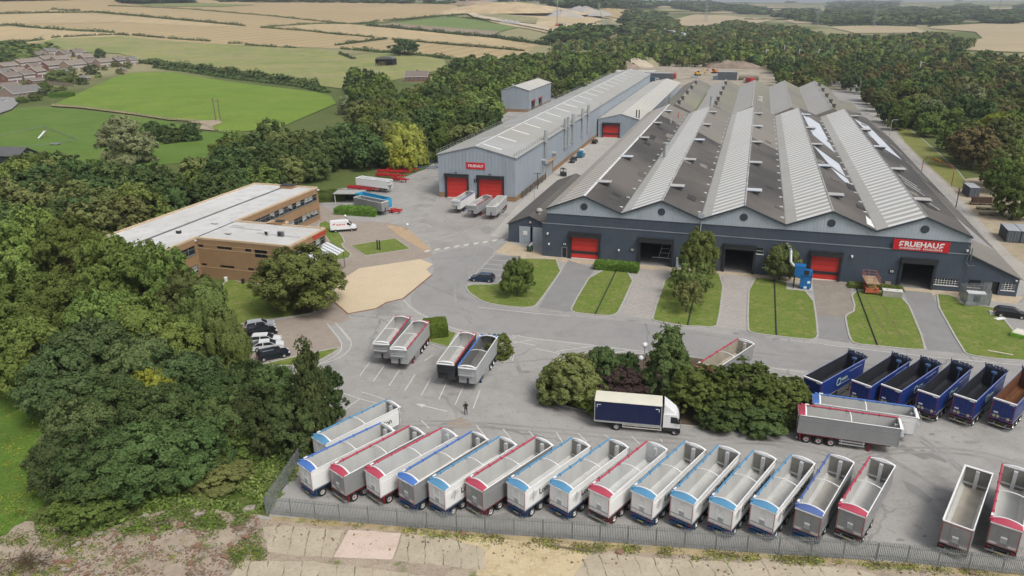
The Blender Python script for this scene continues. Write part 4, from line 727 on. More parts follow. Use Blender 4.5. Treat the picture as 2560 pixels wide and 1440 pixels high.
for x, y, w_, d_, h_ in ((10.2, -18.0, 1.6, 1.0, .9), (-7.0, OY1-1.5, 3.2, 2.2, .8), (-3.2, -21, 1.2, .5, .25), (-5.5, -28.5, .8, .6, .7), (4.2, -26.4, 1.0, .5, .3)): mb = MB(); mb.box(x-w_/2, x+w_/2, y-d_/2, y+d_/2, z, z+h_-.1); mb.box(x-w_/2-.08, x+w_/2+.08, y-d_/2-.08, y+d_/2+.08, z+h_-.1, z+h_, 1); part('roof_hatch', mb, of, [OFB, BLACK] if h_ > .75 else [BLACK, ORF])
for x, y in ((-.2, -30.8), (.2, 12.0)): mb = MB(); mb.box(x, x+.5, y-.15, y+.15, 7.3, 7.6); part('security_camera', mb, of, WHITE)
for x, c in ((6.2, WHITE), (10.0, BLACK)): mb = MB(); mb.lathe([(.28, 0), (.34, .8), (.36, .85), (0, .95)], 'z', (0, 0, 0), 10); t = tag(part('litter_bin', mb, None, c, loc=LW(-60.4+x, -31.4, .04)), ('white' if c == WHITE else 'black')+' bin standing against the brick office wall', 'bin')
# ================================================================ trailers (local axes: x forward from the rear, y left, z up)
TYRE = paint('tyre_rubber', (.018, .018, .019), .85, 0, .1); RIM = paint('rim_alloy', (.62, .62, .62), .3, .6, .1); STEEL = paint('bare_steel', (.35, .355, .36), .4, .5, .15)
C_WHITE = paint('trailer_white', (.70, .70, .685), .35, 0, .05, .3); C_GREY = paint('trailer_alloy', (.30, .305, .305), .35, .25, .12, .4, True); C_SILV = paint('trailer_silver', (.42, .43, .435), .35, .25, .1, .4, True); C_DARK = paint('trailer_charcoal', (.045, .05, .058), .4, 0, .1)
C_ALU = paint('inside_alloy', (.55, .55, .53), .38, .12, .12, .5, True); C_FLOOR = paint('inside_floor', (.58, .575, .55), .4, .1, .14, .35); C_INDK = paint('bulkhead_dark', (.25, .24, .215), .5, .1, .2)
C_LB = paint('sheet_light_blue', (.085, .235, .385), .45, 0, .06); C_BL = paint('sheet_blue', (.065, .155, .42), .45, 0, .06); C_RD = paint('sheet_red', (.38, .052, .085), .45, 0, .06); C_NV = paint('sheet_navy', (.075, .12, .30), .45, 0, .06)
C_CHB = paint('chassis_blue', (.018, .06, .15), .45); C_CHR = paint('chassis_red', (.22, .014, .02), .45); C_CHK = paint('chassis_black', (.03, .03, .034), .5)
C_TAPE = paint('reflective_tape', (.42, .05, .05), .4); C_ROYAL = paint('tipper_blue', (.011, .032, .165), .3, 0, .15, .5); C_ROYI = paint('tipper_inside', (.034, .036, .045), .55, .1, .35, .6); C_RUST = paint('rusty_inside', (.17, .065, .024), .8, 0, .3, .5); C_CYAN = paint('cyan_paint', (.03, .30, .50), .4, 0, .08); LOMK = paint('letter_black', (.02, .022, .028), .5)
YEL = paint('sticker_yellow', (.48, .44, .24), .5); LAMP = paint('lamp_red', (.28, .02, .02), .3)
TW, TZ0, TZ1 = 2.44, 1.22, 3.55
def wheel(root, x, y, r=.5, w=.38, rim=None, hub=None):
    s = 1 if y > 0 else -1
    def ty(): m_ = MB(); m_.lathe([(r*.58, -w/2), (r*.9, -w/2), (r, -w*.36), (r, w*.36), (r*.9, w/2), (r*.58, w/2)], 'y', n=22); return m_.mesh('tyre', TYRE)
    o = part('wheel', cached(('tyre', r, w), ty), root); o.location = (x, y, r)
    k = (rim or RIM).name+(hub or RIM).name
    def rm(): m_ = MB(); m_.lathe([(r*.58, w*.44), (r*.52, w*.30), (r*.3, w*.22), (r*.22, w*.42), (0, w*.44)], 'y', n=18); m_.lathe([(r*.2, w*.43), (r*.2, w*.47), (0, w*.48)], 'y', n=10, mi=1); return m_.mesh('rim', [rim or RIM, hub or RIM])
    q = part('rim', cached(('rim', r, w, k), rm), o); q.rotation_euler = (0, 0, 0 if s > 0 else math.pi); return o
def trailer(label, rl, fl, body=None, cap=None, chassis=None, inner=None, floor=None, rail_side=1, lomas=False, ribs=False, rim_only=False, L=None, hub=None, group='bulk tipping trailers', ztop=TZ1, name='bulk_trailer', front_cap=True, flat_rear=False, spread=None, rear_door=None, sheet=True, white=None):
    """rl, fl: pixels of the rear-left and front-left top corners"""
    a, b = P(*rl, ztop), P(*fl, ztop); d = (b-a); d.z = 0; L = L or max(8.6, min(11.2, d.length)); d.normalize(); left = Vector((-d.y, d.x, 0))
    c = a-left*TW/2; hw = TW/2; white = white or WHITE
    if rail_side == 0: rail_side = 1
    t = thing(name, label, 'trailer', (c.x, c.y, .02), math.atan2(d.y, d.x), group); L = round(L, 1); z0, z1 = TZ0, ztop; ch = chassis or C_CHB; body = body or C_WHITE; inner = inner or C_ALU; floor = floor or C_FLOOR
    K = (L, z1, body.name, inner.name, floor.name, ribs, rear_door.name if rear_door else '')
    def mbody():
        m_ = MB(); w = .06
        for s in (1, -1):
            y0, y1 = s*hw, s*(hw-w); m_.quad((0, y0, z0), (L, y0, z0+.05), (L, y0, z1), (0, y0, z1)); m_.quad((.06, y1, z0+.1), (L-.06, y1, z0+.1), (L-.06, y1, z1), (.06, y1, z1), mi=1); m_.quad((0, y0, z1), (L, y0, z1), (L, y1, z1), (0, y1, z1))
            ch_ = .32; m_.quad((.06, y1-s*.002, z0+.1+ch_), (L-.06, y1-s*.002, z0+.1+ch_), (L-.06, y1-s*ch_, z0+.1), (.06, y1-s*ch_, z0+.1), mi=1)
            if ribs:
                k = int(L/.55)
                for i in range(k): x = .3+i*.55; m_.box(x-.09, x+.09, min(y0, y0+s*.045), max(y0, y0+s*.045), z0+.05, z1-.1)
            m_.box(.02, L-.02, min(y0, y0+s*.03), max(y0, y0+s*.03), z1-.62, z1-.58); m_.box(0, L, min(y0, y0+s*.035), max(y0, y0+s*.035), z0+.02, z0+.14, 3)
        m_.quad((.06, -hw+.06, z0+.1), (L-.06, -hw+.06, z0+.1), (L-.06, hw-.06, z0+.1), (.06, hw-.06, z0+.1), mi=2); m_.quad((0, -hw, z0), (L, -hw, z0+.05), (L, hw, z0+.05), (0, hw, z0), mi=3)
        m_.quad((L, -hw, z0), (L, hw, z0), (L, hw, z1), (L, -hw, z1)); m_.quad((L-.06, -hw+.06, z0+.1), (L-.06, hw-.06, z0+.1), (L-.06, hw-.06, z1), (L-.06, -hw+.06, z1), mi=4); m_.quad((L-.06, -hw, z1), (L, -hw, z1), (L, hw, z1), (L-.06, hw, z1))
        m_.quad((.05, -hw+.06, z0+.1), (.05, hw-.06, z0+.1), (.05, hw-.06, z1), (.05, -hw+.06, z1), mi=1)
        for z in (1.7, 2.15, 2.6): m_.box(L, L+.05, -hw+.1, hw-.1, z, z+.1)
        m_.box(L-.1, L+.06, -hw, -hw+.12, z0, z1); m_.box(L-.1, L+.06, hw-.12, hw, z0, z1); m_.box(L+.001, L+.09, -.14, .14, z0-.05, z0+.75, 5)
        return m_.mesh('body', [body, inner, floor, STEEL, C_INDK if inner == C_ALU else inner, C_CHK])
    part('body', cached(('body',)+K, mbody), t)
    if body != C_ROYAL:
        def ram(): m_ = MB(); m_.box(L-.42, L-.065, -.17, .17, z0+.1, z1-.12); m_.box(L-.14, L-.07, -hw+.06, -.17, z0+.42, z0+.6); m_.box(L-.14, L-.07, .17, hw-.06, z0+.42, z0+.6); m_.box(L-.16, L-.08, hw-.14, hw-.062, z0+.1, z1-.02); return m_.mesh('ram_cover', paint('ram_grey', (.52, .53, .54), .4, .2, .1))
        part('ram_cover', cached(('ram', L, z1), ram), t)
    rd = rear_door or body
    def gate(): m_ = MB(); m_.box(-.09, .0, -hw+.02, hw-.02, z0-.02, z1-.02); m_.box(-.13, -.09, -hw+.06, hw-.06, z0+.42, z0+.5, 1); [m_.box(-.12, -.09, y-.03, y+.03, z0, z1-.1, 0) for y in (-.42, .42)]; return m_.mesh('tailgate', [rd, STEEL])
    g = part('tailgate', cached(('gate', rd.name, z1), gate), t)
    def tape():
        m_ = MB(); y = hw-.05
        for s in (1, -1): m_.box(-.1, -.088, min(s*y, s*(y-.05)), max(s*y, s*(y-.05)), z0+.05, z1-.12)
        m_.box(-.1, -.088, -y, y, z0+.05, z0+.1); m_.box(-.1, -.088, -y, y, z1-.17, z1-.12); return m_.mesh('reflective_strip', C_TAPE)
    part('reflective_strip', cached(('tape', z1), tape), g)
    def plate(): m_ = MB(); m_.box(-.128, -.09, -.28, .22, z0+.95, z0+1.12); m_.box(-.10, -.089, -.28, .22, z0+.5, z0+.94, 1); return m_.mesh('gate_plate', [WHITE, C_SILV])
    if body != C_ROYAL: part('gate_plate', cached(('plate',), plate), g)
    if body in (C_GREY, C_SILV) and not rim_only or rim_only: 
        def refl(y): m_ = MB(); m_.box(-.105, -.09, y-.36, y+.36, z0+.13, z0+.38); return m_.mesh('marker_board', paint('marker_white', (.62, .6, .57), .4))
        for y in (-.72, .72): part('marker_board', cached(('refl', y), lambda: refl(y)), g)
    if cap:
        arc = lambda x0, x1, h0, h1, th, mi, m_: [m_.add([(x, y0, z1+(h0 if x == x0 else h1)*(1-(y0/hw)**2)+o) for o in (0, th) for x, y0 in ((x0, ya), (x1, ya), (x1, yb), (x0, yb))], [(0, 3, 2, 1), (4, 5, 6, 7), (0, 1, 5, 4), (2, 3, 7, 6), (1, 2, 6, 5), (3, 0, 4, 7)], mi) for ya, yb in zip(np.linspace(-hw-.03, hw+.03, 11)[:-1], np.linspace(-hw-.03, hw+.03, 11)[1:])]
        def rc():
            m_ = MB(); arc(-.16, .55, .02, .30, .05, 0, m_); m_.box(-.18, -.15, -hw-.02, hw+.02, z1-.1, z1+.03, 1); m_.box(-.2, -.17, -.3, .3, z1-.08, z1+.02, 1); return m_.mesh('rear_cap', [cap, WHITE])
        part('rear_cap', cached(('rcap', cap.name, z1), rc), t)
        def rb(): m_ = MB(); arc(.56, .73, .30, .28, .08, 0, m_); return m_.mesh('end_bow', WHITE)
        part('end_bow', cached(('rbow', z1), rb), t)
        def fc():
            m_ = MB(); arc(L-.06, L+.18, .28, .25, .06, 0, m_); m_.box(L+.02, L+.34, -hw, hw, z1-.1, z1-.02); return m_.mesh('front_bow', WHITE)
        part('front_bow', cached(('fbow', L, z1), fc), t)
        xm = L*.52
        def cb(): m_ = MB(); arc(xm-.05, xm+.05, .24, .24, .05, 0, m_); return m_.mesh('cross_bow', WHITE)
        part('cross_bow', cached(('cbow', L, z1), cb), t)
        if sheet:
            def sh():
                m_ = MB(); y = rail_side*(hw+.02); m_.tube((.35, y, z1+.10), (L+.1, y, z1+.10), .105, 10, smooth=True); m_.box(.15, .36, y-.12, y+.14, z1-.02, z1+.2); m_.box(.62, 1.05, y-.1, y+.1, z1+.17, z1+.24, 1)
                for k in range(5): m_.box(1.6+k*L/6, 1.66+k*L/6, y-.14, y+.14, z1-.03, z1+.235)
                return m_.mesh('rolled_sheet', [cap, WHITE])
            part('rolled_sheet', cached(('sheet', L, cap.name, rail_side, z1), sh), t)
    def rail(): m_ = MB(); y = -rail_side*hw; m_.box(0, L+.02, y-.05, y+.05, z1, z1+.06); return m_.mesh('top_rail', white)
    part('top_rail', cached(('rail', L, rail_side, white.name, z1), rail), t)
    if rim_only:
        def rim_(): m_ = MB(); m_.box(0, L, hw-.1, hw+.06, z1, z1+.07); m_.box(L-.22, L+.06, -hw-.06, hw+.06, z1+.005, z1+.08); m_.box(-.1, .04, -hw, hw, z1+.002, z1+.06); return m_.mesh('rim_rail', white)
        part('rim_rail', cached(('rim_', L, white.name, z1), rim_), t)
    def cha():
        m_ = MB()
        for s in (1, -1): m_.box(.2, L-.6, s*.55-.09, s*.55+.09, .78, z0)
        for x in (.5, 2.0, 3.6, 5.5, 7.0): m_.box(x, x+.15, -.55, .55, .85, 1.1)
        for x in (1.0, 2.33, 3.66): m_.tube((x, -1.0, .5), (x, 1.0, .5), .09, 8)
        m_.box(L-2.2, L-.2, -.6, .6, z0-.14, z0); m_.tube((L-1.0, 0, z0-.3), (L-1.0, 0, z0-.1), .06, 6); return m_.mesh('chassis', ch)
    part('chassis', cached(('cha', L, ch.name), cha), t)
    def bump():
        m_ = MB(); m_.box(-.12, .05, -hw+.03, hw-.03, .46, .60); m_.box(-.1, .1, -hw+.02, hw-.02, .84, 1.06, 1)
        for s in (1, -1): m_.box(-.06, .1, s*.6-.06, s*.6+.06, .6, .9); m_.box(-.14, -.1, s*.95-.14, s*.95+.14, .88, .99, 2)
        m_.box(-.135, -.12, -.3, .3, .46, .58, 3); return m_.mesh('rear_bumper', [STEEL if ch != C_CHB else ch, ch if ch == C_CHB else C_CHK, LAMP, paint('plate_yellow', (.42, .36, .12), .5)])
    part('rear_bumper', cached(('bump', ch.name), bump), t)
    for s in (1, -1):
        def mg(s=s): m_ = MB(); m_.box(.1, 4.4, s*hw-.22 if s > 0 else s*hw, s*hw if s > 0 else s*hw+.22, 1.08, 1.14); m_.box(.22, .36, s*1.0-.24, s*1.0+.24, .35, 1.1); return m_.mesh('mudguard', ch if ch != C_CHK else C_CHK)
        part('mudguard', cached(('mg', s, ch.name), mg), t)
        for x in (1.0, 2.33, 3.66): wheel(t, x, s*(hw-.22), .5, .4, None, hub)
        def sg(s=s): m_ = MB(); y = s*(hw-.08); m_.box(4.5, L-3.3, y-.03, y+.03, .86, 1.05); m_.box(4.5, L-3.3, y-.03, y+.03, .52, .68); m_.box(4.7, 4.8, y-.05, y+.03, .5, 1.2); m_.box(L-3.5, L-3.4, y-.05, y+.03, .5, 1.2); return m_.mesh('side_guard', C_SILV)
        part('side_guard', cached(('sg', s, L), sg), t)
        def lg(s=s): m_ = MB(); y = s*.85; m_.box(L-2.9, L-2.74, y-.08, y+.08, .12, 1.22); m_.box(L-3.0, L-2.64, y-.16, y+.16, 0, .12); m_.tube((L-2.82, y, .6), (L-2.3, y, 1.1), .04, 6); return m_.mesh('landing_leg', ch)
        part('landing_leg', cached(('lg', s, L, ch.name), lg), t)
    if front_cap:
        def ft():
            m_ = MB(); x = L+.06; m_.box(x, x+.5, -hw+.1, hw-.35, z1-1.05, z1-1.0)
            m_.tube((x+.5, -hw+.1, z1-1), (x+.5, -hw+.1, z1-.15), .025, 6); m_.tube((x+.5, hw-.35, z1-1), (x+.5, hw-.35, z1-.15), .025, 6); m_.tube((x+.5, -hw+.1, z1-.15), (x+.5, hw-.35, z1-.15), .025, 6); m_.tube((x+.5, -hw+.1, z1-.55), (x+.5, hw-.35, z1-.55), .025, 6)
            for s in (-.9, -.5): m_.tube((x+.1, s, z0), (x+.1, s, z1), .025, 6)
            for k in range(6): m_.tube((x+.1, -.9, z0+.2+k*.36), (x+.1, -.5, z0+.2+k*.36), .02, 5)
            return m_.mesh('front_platform', C_CHK if body == C_DARK else C_SILV)
        part('front_platform', cached(('ft', L, z1, body == C_DARK), ft), t)
    if lomas:
        letter(t, 'Lomas Distribution', .92, (L*.54, -hw-.012, z0+1.12), (math.pi/2, 0, 0), LOMK, .012, 1.0)
        def dm():
            m_ = MB(); n = 0
            for i in range(-3, 4):
                for j in range(-3, 4):
                    if abs(i)+abs(j) <= 3: s = .085 if abs(i)+abs(j) < 3 else .05; x, z = 1.15+i*.2, z0+1.2+j*.2+.04*i; m_.quad((x-s*.7, -hw-.008, z-s), (x+s*.3, -hw-.008, z-s), (x+s, -hw-.008, z+s), (x, -hw-.008, z+s))
            return m_.mesh('dotted_emblem', LOMK)
        part('dotted_emblem', cached(('dm',), dm), t)
        def star(): m_ = MB(); [m_.box(-.1, -.089, .04*math.cos(k*1.05)*3-.03, .04*math.cos(k*1.05)*3+.03, z0+1.75+.12*math.sin(k*1.05), z0+1.81+.12*math.sin(k*1.05)) for k in range(6)]; return m_.mesh('gate_emblem', C_SILV)
        part('gate_emblem', cached(('star',), star), g)
    return t, L
G1 = 'open bulk trailers in the row along the fence'
kw = dict(group=G1)
LOM = dict(body=C_WHITE, cap=C_LB, chassis=C_CHB, lomas=True, **kw); RG = dict(body=C_GREY, cap=C_RD, chassis=C_CHR, hub=C_RD, **kw); RW = dict(body=C_WHITE, cap=C_RD, chassis=C_CHR, hub=C_RD, inner=paint('inside_pale', (.58, .59, .585), .4, .2, .1, .5, True), **kw); BG = dict(body=C_GREY, cap=C_BL, chassis=C_CHB, **kw)
lo = 'white lettered trailer with light blue cap, '
trailer(lo+'set back behind the row by the conifers', (781.8, 1091.7), (964.9, 1002.7), **{**LOM, 'group': G1})
trailer('plain white trailer with mid-blue cap at the left end of the row', (747, 1156.4), (950.6, 1059.8), body=C_WHITE, cap=C_BL, chassis=C_CHB, **kw)
trailer('grey trailer with red cap, second in the row from the fence corner', (825.4, 1169), (1022.8, 1067.3), **RG)
trailer('white trailer with red cap between two grey trailers', (913.3, 1173.2), (1103.4, 1073), **RW)
trailer('grey trailer with mid-blue cap next to the white red-capped one', (994.8, 1190), (1178, 1081.7), **BG)
trailer(lo+'between a blue-capped and a red-capped grey one', (1071.3, 1202.4), (1247.5, 1094.7), **LOM)
trailer('grey trailer with red cap between two white light-blue-capped ones', (1165, 1203.2), (1336.9, 1095.6), **RG)
trailer(lo+'just right of a grey red-capped one', (1268.3, 1204), (1428.9, 1097.3), **LOM)
trailer(lo+'just left of a white red-capped one', (1374.6, 1207.6), (1522.9, 1100), **LOM)
trailer('white trailer with red cap in the middle of the light-blue-capped ones', (1473.4, 1220.6), (1617.5, 1106), **RW)
trailer(lo+'just right of a white red-capped one', (1579.3, 1225), (1710.4, 1107.8), **LOM)
trailer(lo+'second right of the white red-capped one', (1677.8, 1236.2), (1794.6, 1116.5), **LOM)
trailer(lo+'third right of the white red-capped one', (1774.3, 1251), (1882.4, 1130.4), **LOM)
trailer(lo+'beside the grey navy-capped one', (1877.9, 1256.8), (1977.7, 1140.1), **LOM)
trailer('grey trailer with navy blue cap near the right of the row', (1989.3, 1267.5), (2073, 1139.2), **{**BG, 'cap': C_NV, 'floor': paint('floor_dusty', (.50, .475, .43), .5, .1, .2, .6)})
trailer('grey trailer with red cap at the right end of the long row', (2096.9, 1266.6), (2174.1, 1146), **{**RG, 'chassis': C_CHK})
trailer('grey trailer without sheet, white top rim and sand on the floor', (2357.5, 1300.5), (2413, 1163.3), body=C_GREY, chassis=C_CHK, rim_only=True, floor=paint('floor_sandy', (.47, .43, .36), .5, .1, .2, .8), front_cap=False, **kw)
trailer('grey trailer with red cap and red chassis cut off by the right edge', (2478, 1302.4), (2506.3, 1164.3), **RG)
trailer('grey trailer with red sheet standing side-on in the yard', (1998.7, 1012.8), (2244.8, 1046.3), body=C_GREY, cap=C_RD, chassis=C_CHR, hub=C_RD)
trailer('white trailer with blue sheet standing side-on behind the grey red-sheeted one', (2033.8, 985.4), (2282.3, 1019.4), body=C_WHITE, cap=C_BL, chassis=C_CHB)
trailer('grey trailer with red sheet, left of the pair parked by the clipped hedge', (1025.4, 792.7), (974.3, 859.8), body=C_GREY, cap=C_RD, chassis=C_CHR)
trailer('grey trailer with red sheet, right of the pair parked by the clipped hedge', (1072.5, 804.7), (1017.4, 873.4), body=C_SILV, cap=C_RD, chassis=C_CHR)
trailer('charcoal-fronted trailer with red sheet beside the ribbed silver one', (1189.9, 834.3), (1136.4, 910.9), body=C_DARK, cap=C_RD, chassis=C_CHR)
trailer('ribbed silver trailer with pale blue sheet by the round bush', (1245, 841.4), (1190.7, 921.3), body=C_SILV, cap=C_BL, chassis=C_CHB, ribs=True, rail_side=-1, inner=paint('inside_grey', (.20, .2, .195), .5, .2, .2), floor=paint('floor_grey', (.25, .245, .235), .5, .2, .2))
trailer('grey trailer with red sheet half hidden behind the evergreen bush', (1740, 915), (1844.7, 848.6), body=C_GREY, cap=C_RD, chassis=C_CHR, inner=paint('inside_dirty', (.43, .39, .31), .6, .1, .25))
trailer('small white round-bodied trailer with blue sheet in front of the left hall door', (1187.7, 480.3), (1151.5, 503), body=C_WHITE, cap=C_NV, chassis=paint('chassis_royal', (.02, .03, .2), .4), ztop=3.3)
trailer('silver trailer with red sheet between the two hall doors', (1231.3, 490.4), (1191.9, 513.9), body=C_SILV, cap=C_RD, chassis=C_CHR, ztop=3.3)
trailer('plain silver open trailer in front of the right hall door', (1267.4, 490.4), (1238, 519.8), body=C_SILV, chassis=C_CHR, rim_only=True, front_cap=False, ztop=3.3)
trailer('plain grey open trailer parked beside the low hedge', (902, 488.9), (970.7, 502.8), body=C_GREY, chassis=C_CHB, rim_only=True, front_cap=False, inner=C_GREY, ztop=3.4)
trailer('cyan blue open trailer parked behind the plain grey one', (907, 479.5), (979, 495.5), body=C_CYAN, chassis=C_CHR, rim_only=True, front_cap=False, inner=C_CYAN, floor=C_CYAN, ztop=3.4, white=C_CYAN)
t, L = trailer('white trailer with its grey top sheet closed, at the wood edge', (903, 441), (981, 450.3), body=C_WHITE, cap=WHITE, chassis=C_CHK, ztop=3.3)
mb = MB(); mb.prism([(.6, -1.15, 3.36), (.6, 0, 3.58), (.6, 1.15, 3.36)], (L-.7, 0, 0)); part('closed_sheet', mb, t, paint('tarpaulin_grey', (.42, .43, .43), .7, 0, .15))
# blue scrap tippers
BT = []
for i, (r, f, lab, inn) in enumerate([((2010.4, 940.9), (2127.6, 877.6), 'blue scrap trailer with white lettering, leftmost of the blue row', C_ROYI), ((2129.9, 950.2), (2230.7, 887), 'blue scrap trailer, second of the blue row behind the parked white trailer', C_ROYI), ((2203.8, 960.8), (2303.4, 896.3), 'blue scrap trailer, third and middle one of the blue row', C_ROYI), ((2295.2, 974.8), (2381.9, 903.4), 'blue scrap trailer just right of the side-on white trailer', C_ROYI), ((2385.4, 985.4), (2466.3, 913.9), 'blue scrap trailer beside the rusty-inside one', C_ROYI), ((2483.8, 994.8), (2560, 920), 'blue scrap trailer with rusty brown inside at the right edge', C_RUST)]):
    t, L = trailer(lab, r, f, body=C_ROYAL, chassis=C_CHK, inner=inn, floor=C_ROYI if inn == C_ROYI else paint('rust_floor', (.28, .12, .045), .8, 0, .3, .6), front_cap=False, group='blue open scrap trailers', ztop=3.75, white=paint('blue_rail', (.16, .2, .42), .4), L=10.6)
    z1 = 3.75
    def tr():
        m_ = MB(); hw = TW/2
        for z in (1.7, 2.2, 2.7, 3.2): m_.box(-.13, -.09, -hw+.15, -.1, z, z+.09); m_.box(-.13, -.09, .1, hw-.15, z, z+.09)
        m_.box(-.13, -.09, -.05, .05, 1.3, z1-.1); return m_.mesh('gate_ribs', C_ROYAL)
    part('gate_ribs', cached(('groy',), tr), t)
    def tt(): m_ = MB(); m_.box(-.16, .04, -TW/2-.02, TW/2+.02, z1-.06, z1+.1); m_.box(-.165, -.16, -1.1, -.55, z1-.2, z1-.1); return m_.mesh('gate_top', WHITE)
    part('gate_top', cached(('gtop',), tt), t)
    def st(y): m_ = MB(); m_.box(-.145, -.09, y-.13, y+.13, 1.5, 1.82); return m_.mesh('warning_sticker', YEL)
    for y in (.75, .35, -.72): part('warning_sticker', cached(('stk', y), lambda: st(y)), t)
    def wp(): m_ = MB(); m_.box(-.142, -.09, .4, .85, 2.05, 2.25); return m_.mesh('gate_plate', WHITE)
    part('gate_plate', cached(('wplate',), wp), t)
    def fr():
        m_ = MB(); x = 10.6; rr = random.Random(3)
        m_.prism([(x-1.0, -TW/2, 3.3), (x+.75, -TW/2, 3.75), (x+.75, -TW/2, 3.9), (x-1.0, -TW/2, 3.75)], (0, .05, 0)); m_.prism([(x-1.0, TW/2-.05, 3.3), (x+.75, TW/2-.05, 3.75), (x+.75, TW/2-.05, 3.9), (x-1.0, TW/2-.05, 3.75)], (0, .05, 0))
        m_.box(x-.05, x, -TW/2, TW/2, 3.6, 3.95); m_.box(x+.06, x+.7, -TW/2, TW/2, 3.7, 3.76)
        for k in range(14): y = -1.2+k*.185; m_.tube((x+.2+rr.uniform(-.15, .5), y, 3.9), (x+.2+rr.uniform(-.15, .5), y+.2, 3.95+rr.uniform(.05, .2)), .09, 6)
        return m_.mesh('gathered_net', paint('net_dark', (.035, .045, .09), .8, 0, .2))
    part('gathered_net', cached(('fnet',), fr), t)
    def rm(): m_ = MB(); m_.tube((10.2, 0, 1.35), (10.2, 0, 3.5), .12, 8); m_.tube((10.2, 0, 3.35), (10.2, 0, 3.6), .34, 12); return m_.mesh('tipping_ram', paint('ram_blue', (.05, .10, .2), .4))
    part('tipping_ram', cached(('rmr',), rm), t)
    o = letter(t, 'AURA', .55, (5.6, -TW/2-.05, 2.6), (math.pi/2, 0, 0), paint('letter_pale', (.42, .55, .5), .5), .01); o2 = part('emblem_ring', cached(('ring',), lambda: (lambda m_: (m_.lathe([(.42, -.01), (.55, -.01), (.55, .01), (.42, .01), (.42, -.01)], 'y', n=20), m_.mesh('emblem_ring', MATS['letter_pale']))[1])(MB())), t, loc=(4.2, -TW/2-.05, 2.55))
    def stripe(): m_ = MB(); m_.box(4.2, 7.0, -TW/2-.045, -TW/2-.035, 2.0, 2.1); m_.box(6.6, 9.8, -TW/2-.05, -TW/2-.035, 3.2, 3.27); return m_.mesh('side_stripe', paint('stripe_pale', (.3, .35, .5), .5))
    part('side_stripe', cached(('strp',), stripe), t)
# ================================================================ cars
def car(label, px0, px1, color, estate=True, h=1.5, Lc=4.7, cat='car', rails=False, group=None, name='parked_car'):
    """px0, px1: ground pixels under the rear and front bumper"""
    a, b = P(*px0), P(*px1); d = b-a; d.z = 0; Lc = Lc or d.length; d.normalize(); c = (a+b)/2-d*Lc/2
    t = thing(name, label, cat, (c.x, c.y, .035), math.atan2(d.y, d.x), group); hw = .91
    low = [(.0, .35), (.02, .75), (.08, .95), (.25, 1.0), (1.2, .98), (3.1, .95), (3.5, .93), (4.2, .82), (4.6, .70), (4.7, .45), (4.68, .25), (.05, .25)]; sx = Lc/4.7
    m_ = MB(); n = len(low)
    ins = lambda z: .0 if z < .7 else (z-.7)*.32
    for s in (1, -1):
        m_.add([(x*sx, s*(hw-ins(z)-(.10 if x < .1 or x > 4.5 else 0)), z*h/1.5) for x, z in low], [tuple(range(n))], 0)
    P0 = lambda i, s: (low[i][0]*sx, s*(hw-ins(low[i][1])-(.10 if low[i][0] < .1 or low[i][0] > 4.5 else 0)), low[i][1]*h/1.5)
    for i in range(n): j = (i+1) % n; m_.quad(P0(i, 1), P0(j, 1), P0(j, -1), P0(i, -1))
    col = paint('car_'+color[0], color[1], .22, 0.1, .03); body = part('body', m_, t, col)
    zr = h; rx0, rx1 = (.55, 2.75) if estate else (1.15, 2.7); bx0, bx1 = (.12, 3.55); zb = .97*h/1.5; wb, wr = hw-.1, hw-.26
    R = [(rx0*sx, zr-.03), (rx0*sx+.35, zr), (rx1*sx-.3, zr), (rx1*sx, zr-.06)]
    m_ = MB()
    for (x0, z0), (x1, z1) in zip(R, R[1:]): m_.quad((x0, -wr, z0), (x1, -wr, z1), (x1, wr, z1), (x0, wr, z0))
    for s in (1, -1):
        for xa, xb, tw in ((rx0, bx0, .0), (1.75, 1.72, 0), (rx1, bx1, 0)): m_.quad(((xa-.05)*sx, s*wr, zr-.05), ((xa+.05)*sx, s*wr, zr-.05), ((xb+.06)*sx, s*(wb+.006), zb), ((xb-.06)*sx, s*(wb+.006), zb))
        m_.quad((rx0*sx, s*wr, zr-.03), (rx1*sx, s*wr, zr-.05), (rx1*sx+.05, s*(wr+.02), zr-.12), (rx0*sx-.05, s*(wr+.02), zr-.12))
    part('roof', m_, t, col)
    m_ = MB(); zq = zr-.075
    for s in (1, -1): m_.quad((rx0*sx-.03, s*(wr+.006), zq), (rx1*sx+.03, s*(wr+.006), zq), (bx1*sx, s*wb, zb), (bx0*sx, s*wb, zb))
    m_.quad((rx1*sx+.02, -wr, zq+.02), (rx1*sx+.02, wr, zq+.02), (bx1*sx, wb, zb), (bx1*sx, -wb, zb)); m_.quad((rx0*sx-.02, -wr, zq), (rx0*sx-.02, wr, zq), (bx0*sx, wb, zb), (bx0*sx, -wb, zb)); part('windows', m_, t, GLASS)
    for s in (1, -1):
        o = MB(); o.box(Lc-.3, Lc-.02, s*.62-.2, s*.62+.2, .62*h/1.5, .74*h/1.5); part('headlight', o, t, paint('lamp_clear', (.6, .62, .65), .1)); o = MB(); o.box(-.01, .14, s*.68-.16, s*.68+.16, .72*h/1.5, .9*h/1.5); part('tail_light', o, t, LAMP)
        o = MB(); o.box(3.2*sx, 3.42*sx, s*hw-.03 if s > 0 else s*hw-.17, s*hw+.17 if s > 0 else s*hw+.03, .93*h/1.5, 1.06*h/1.5); part('wing_mirror', o, t, col)
        for x in (.85, 3.75): wheel(t, x*sx, s*(hw-.11), .33, .24)
        if rails: o = MB(); o.tube((rx0*sx+.3, s*(wr-.03), zr+.03), (rx1*sx-.3, s*(wr-.03), zr+.03), .025, 6); part('roof_rail', o, t, GALV)
    return t
GC = 'cars parked beside the office lawn'
k_ = 280/2520; cc = lambda x, y: (590+x*k_, 770+y*k_)
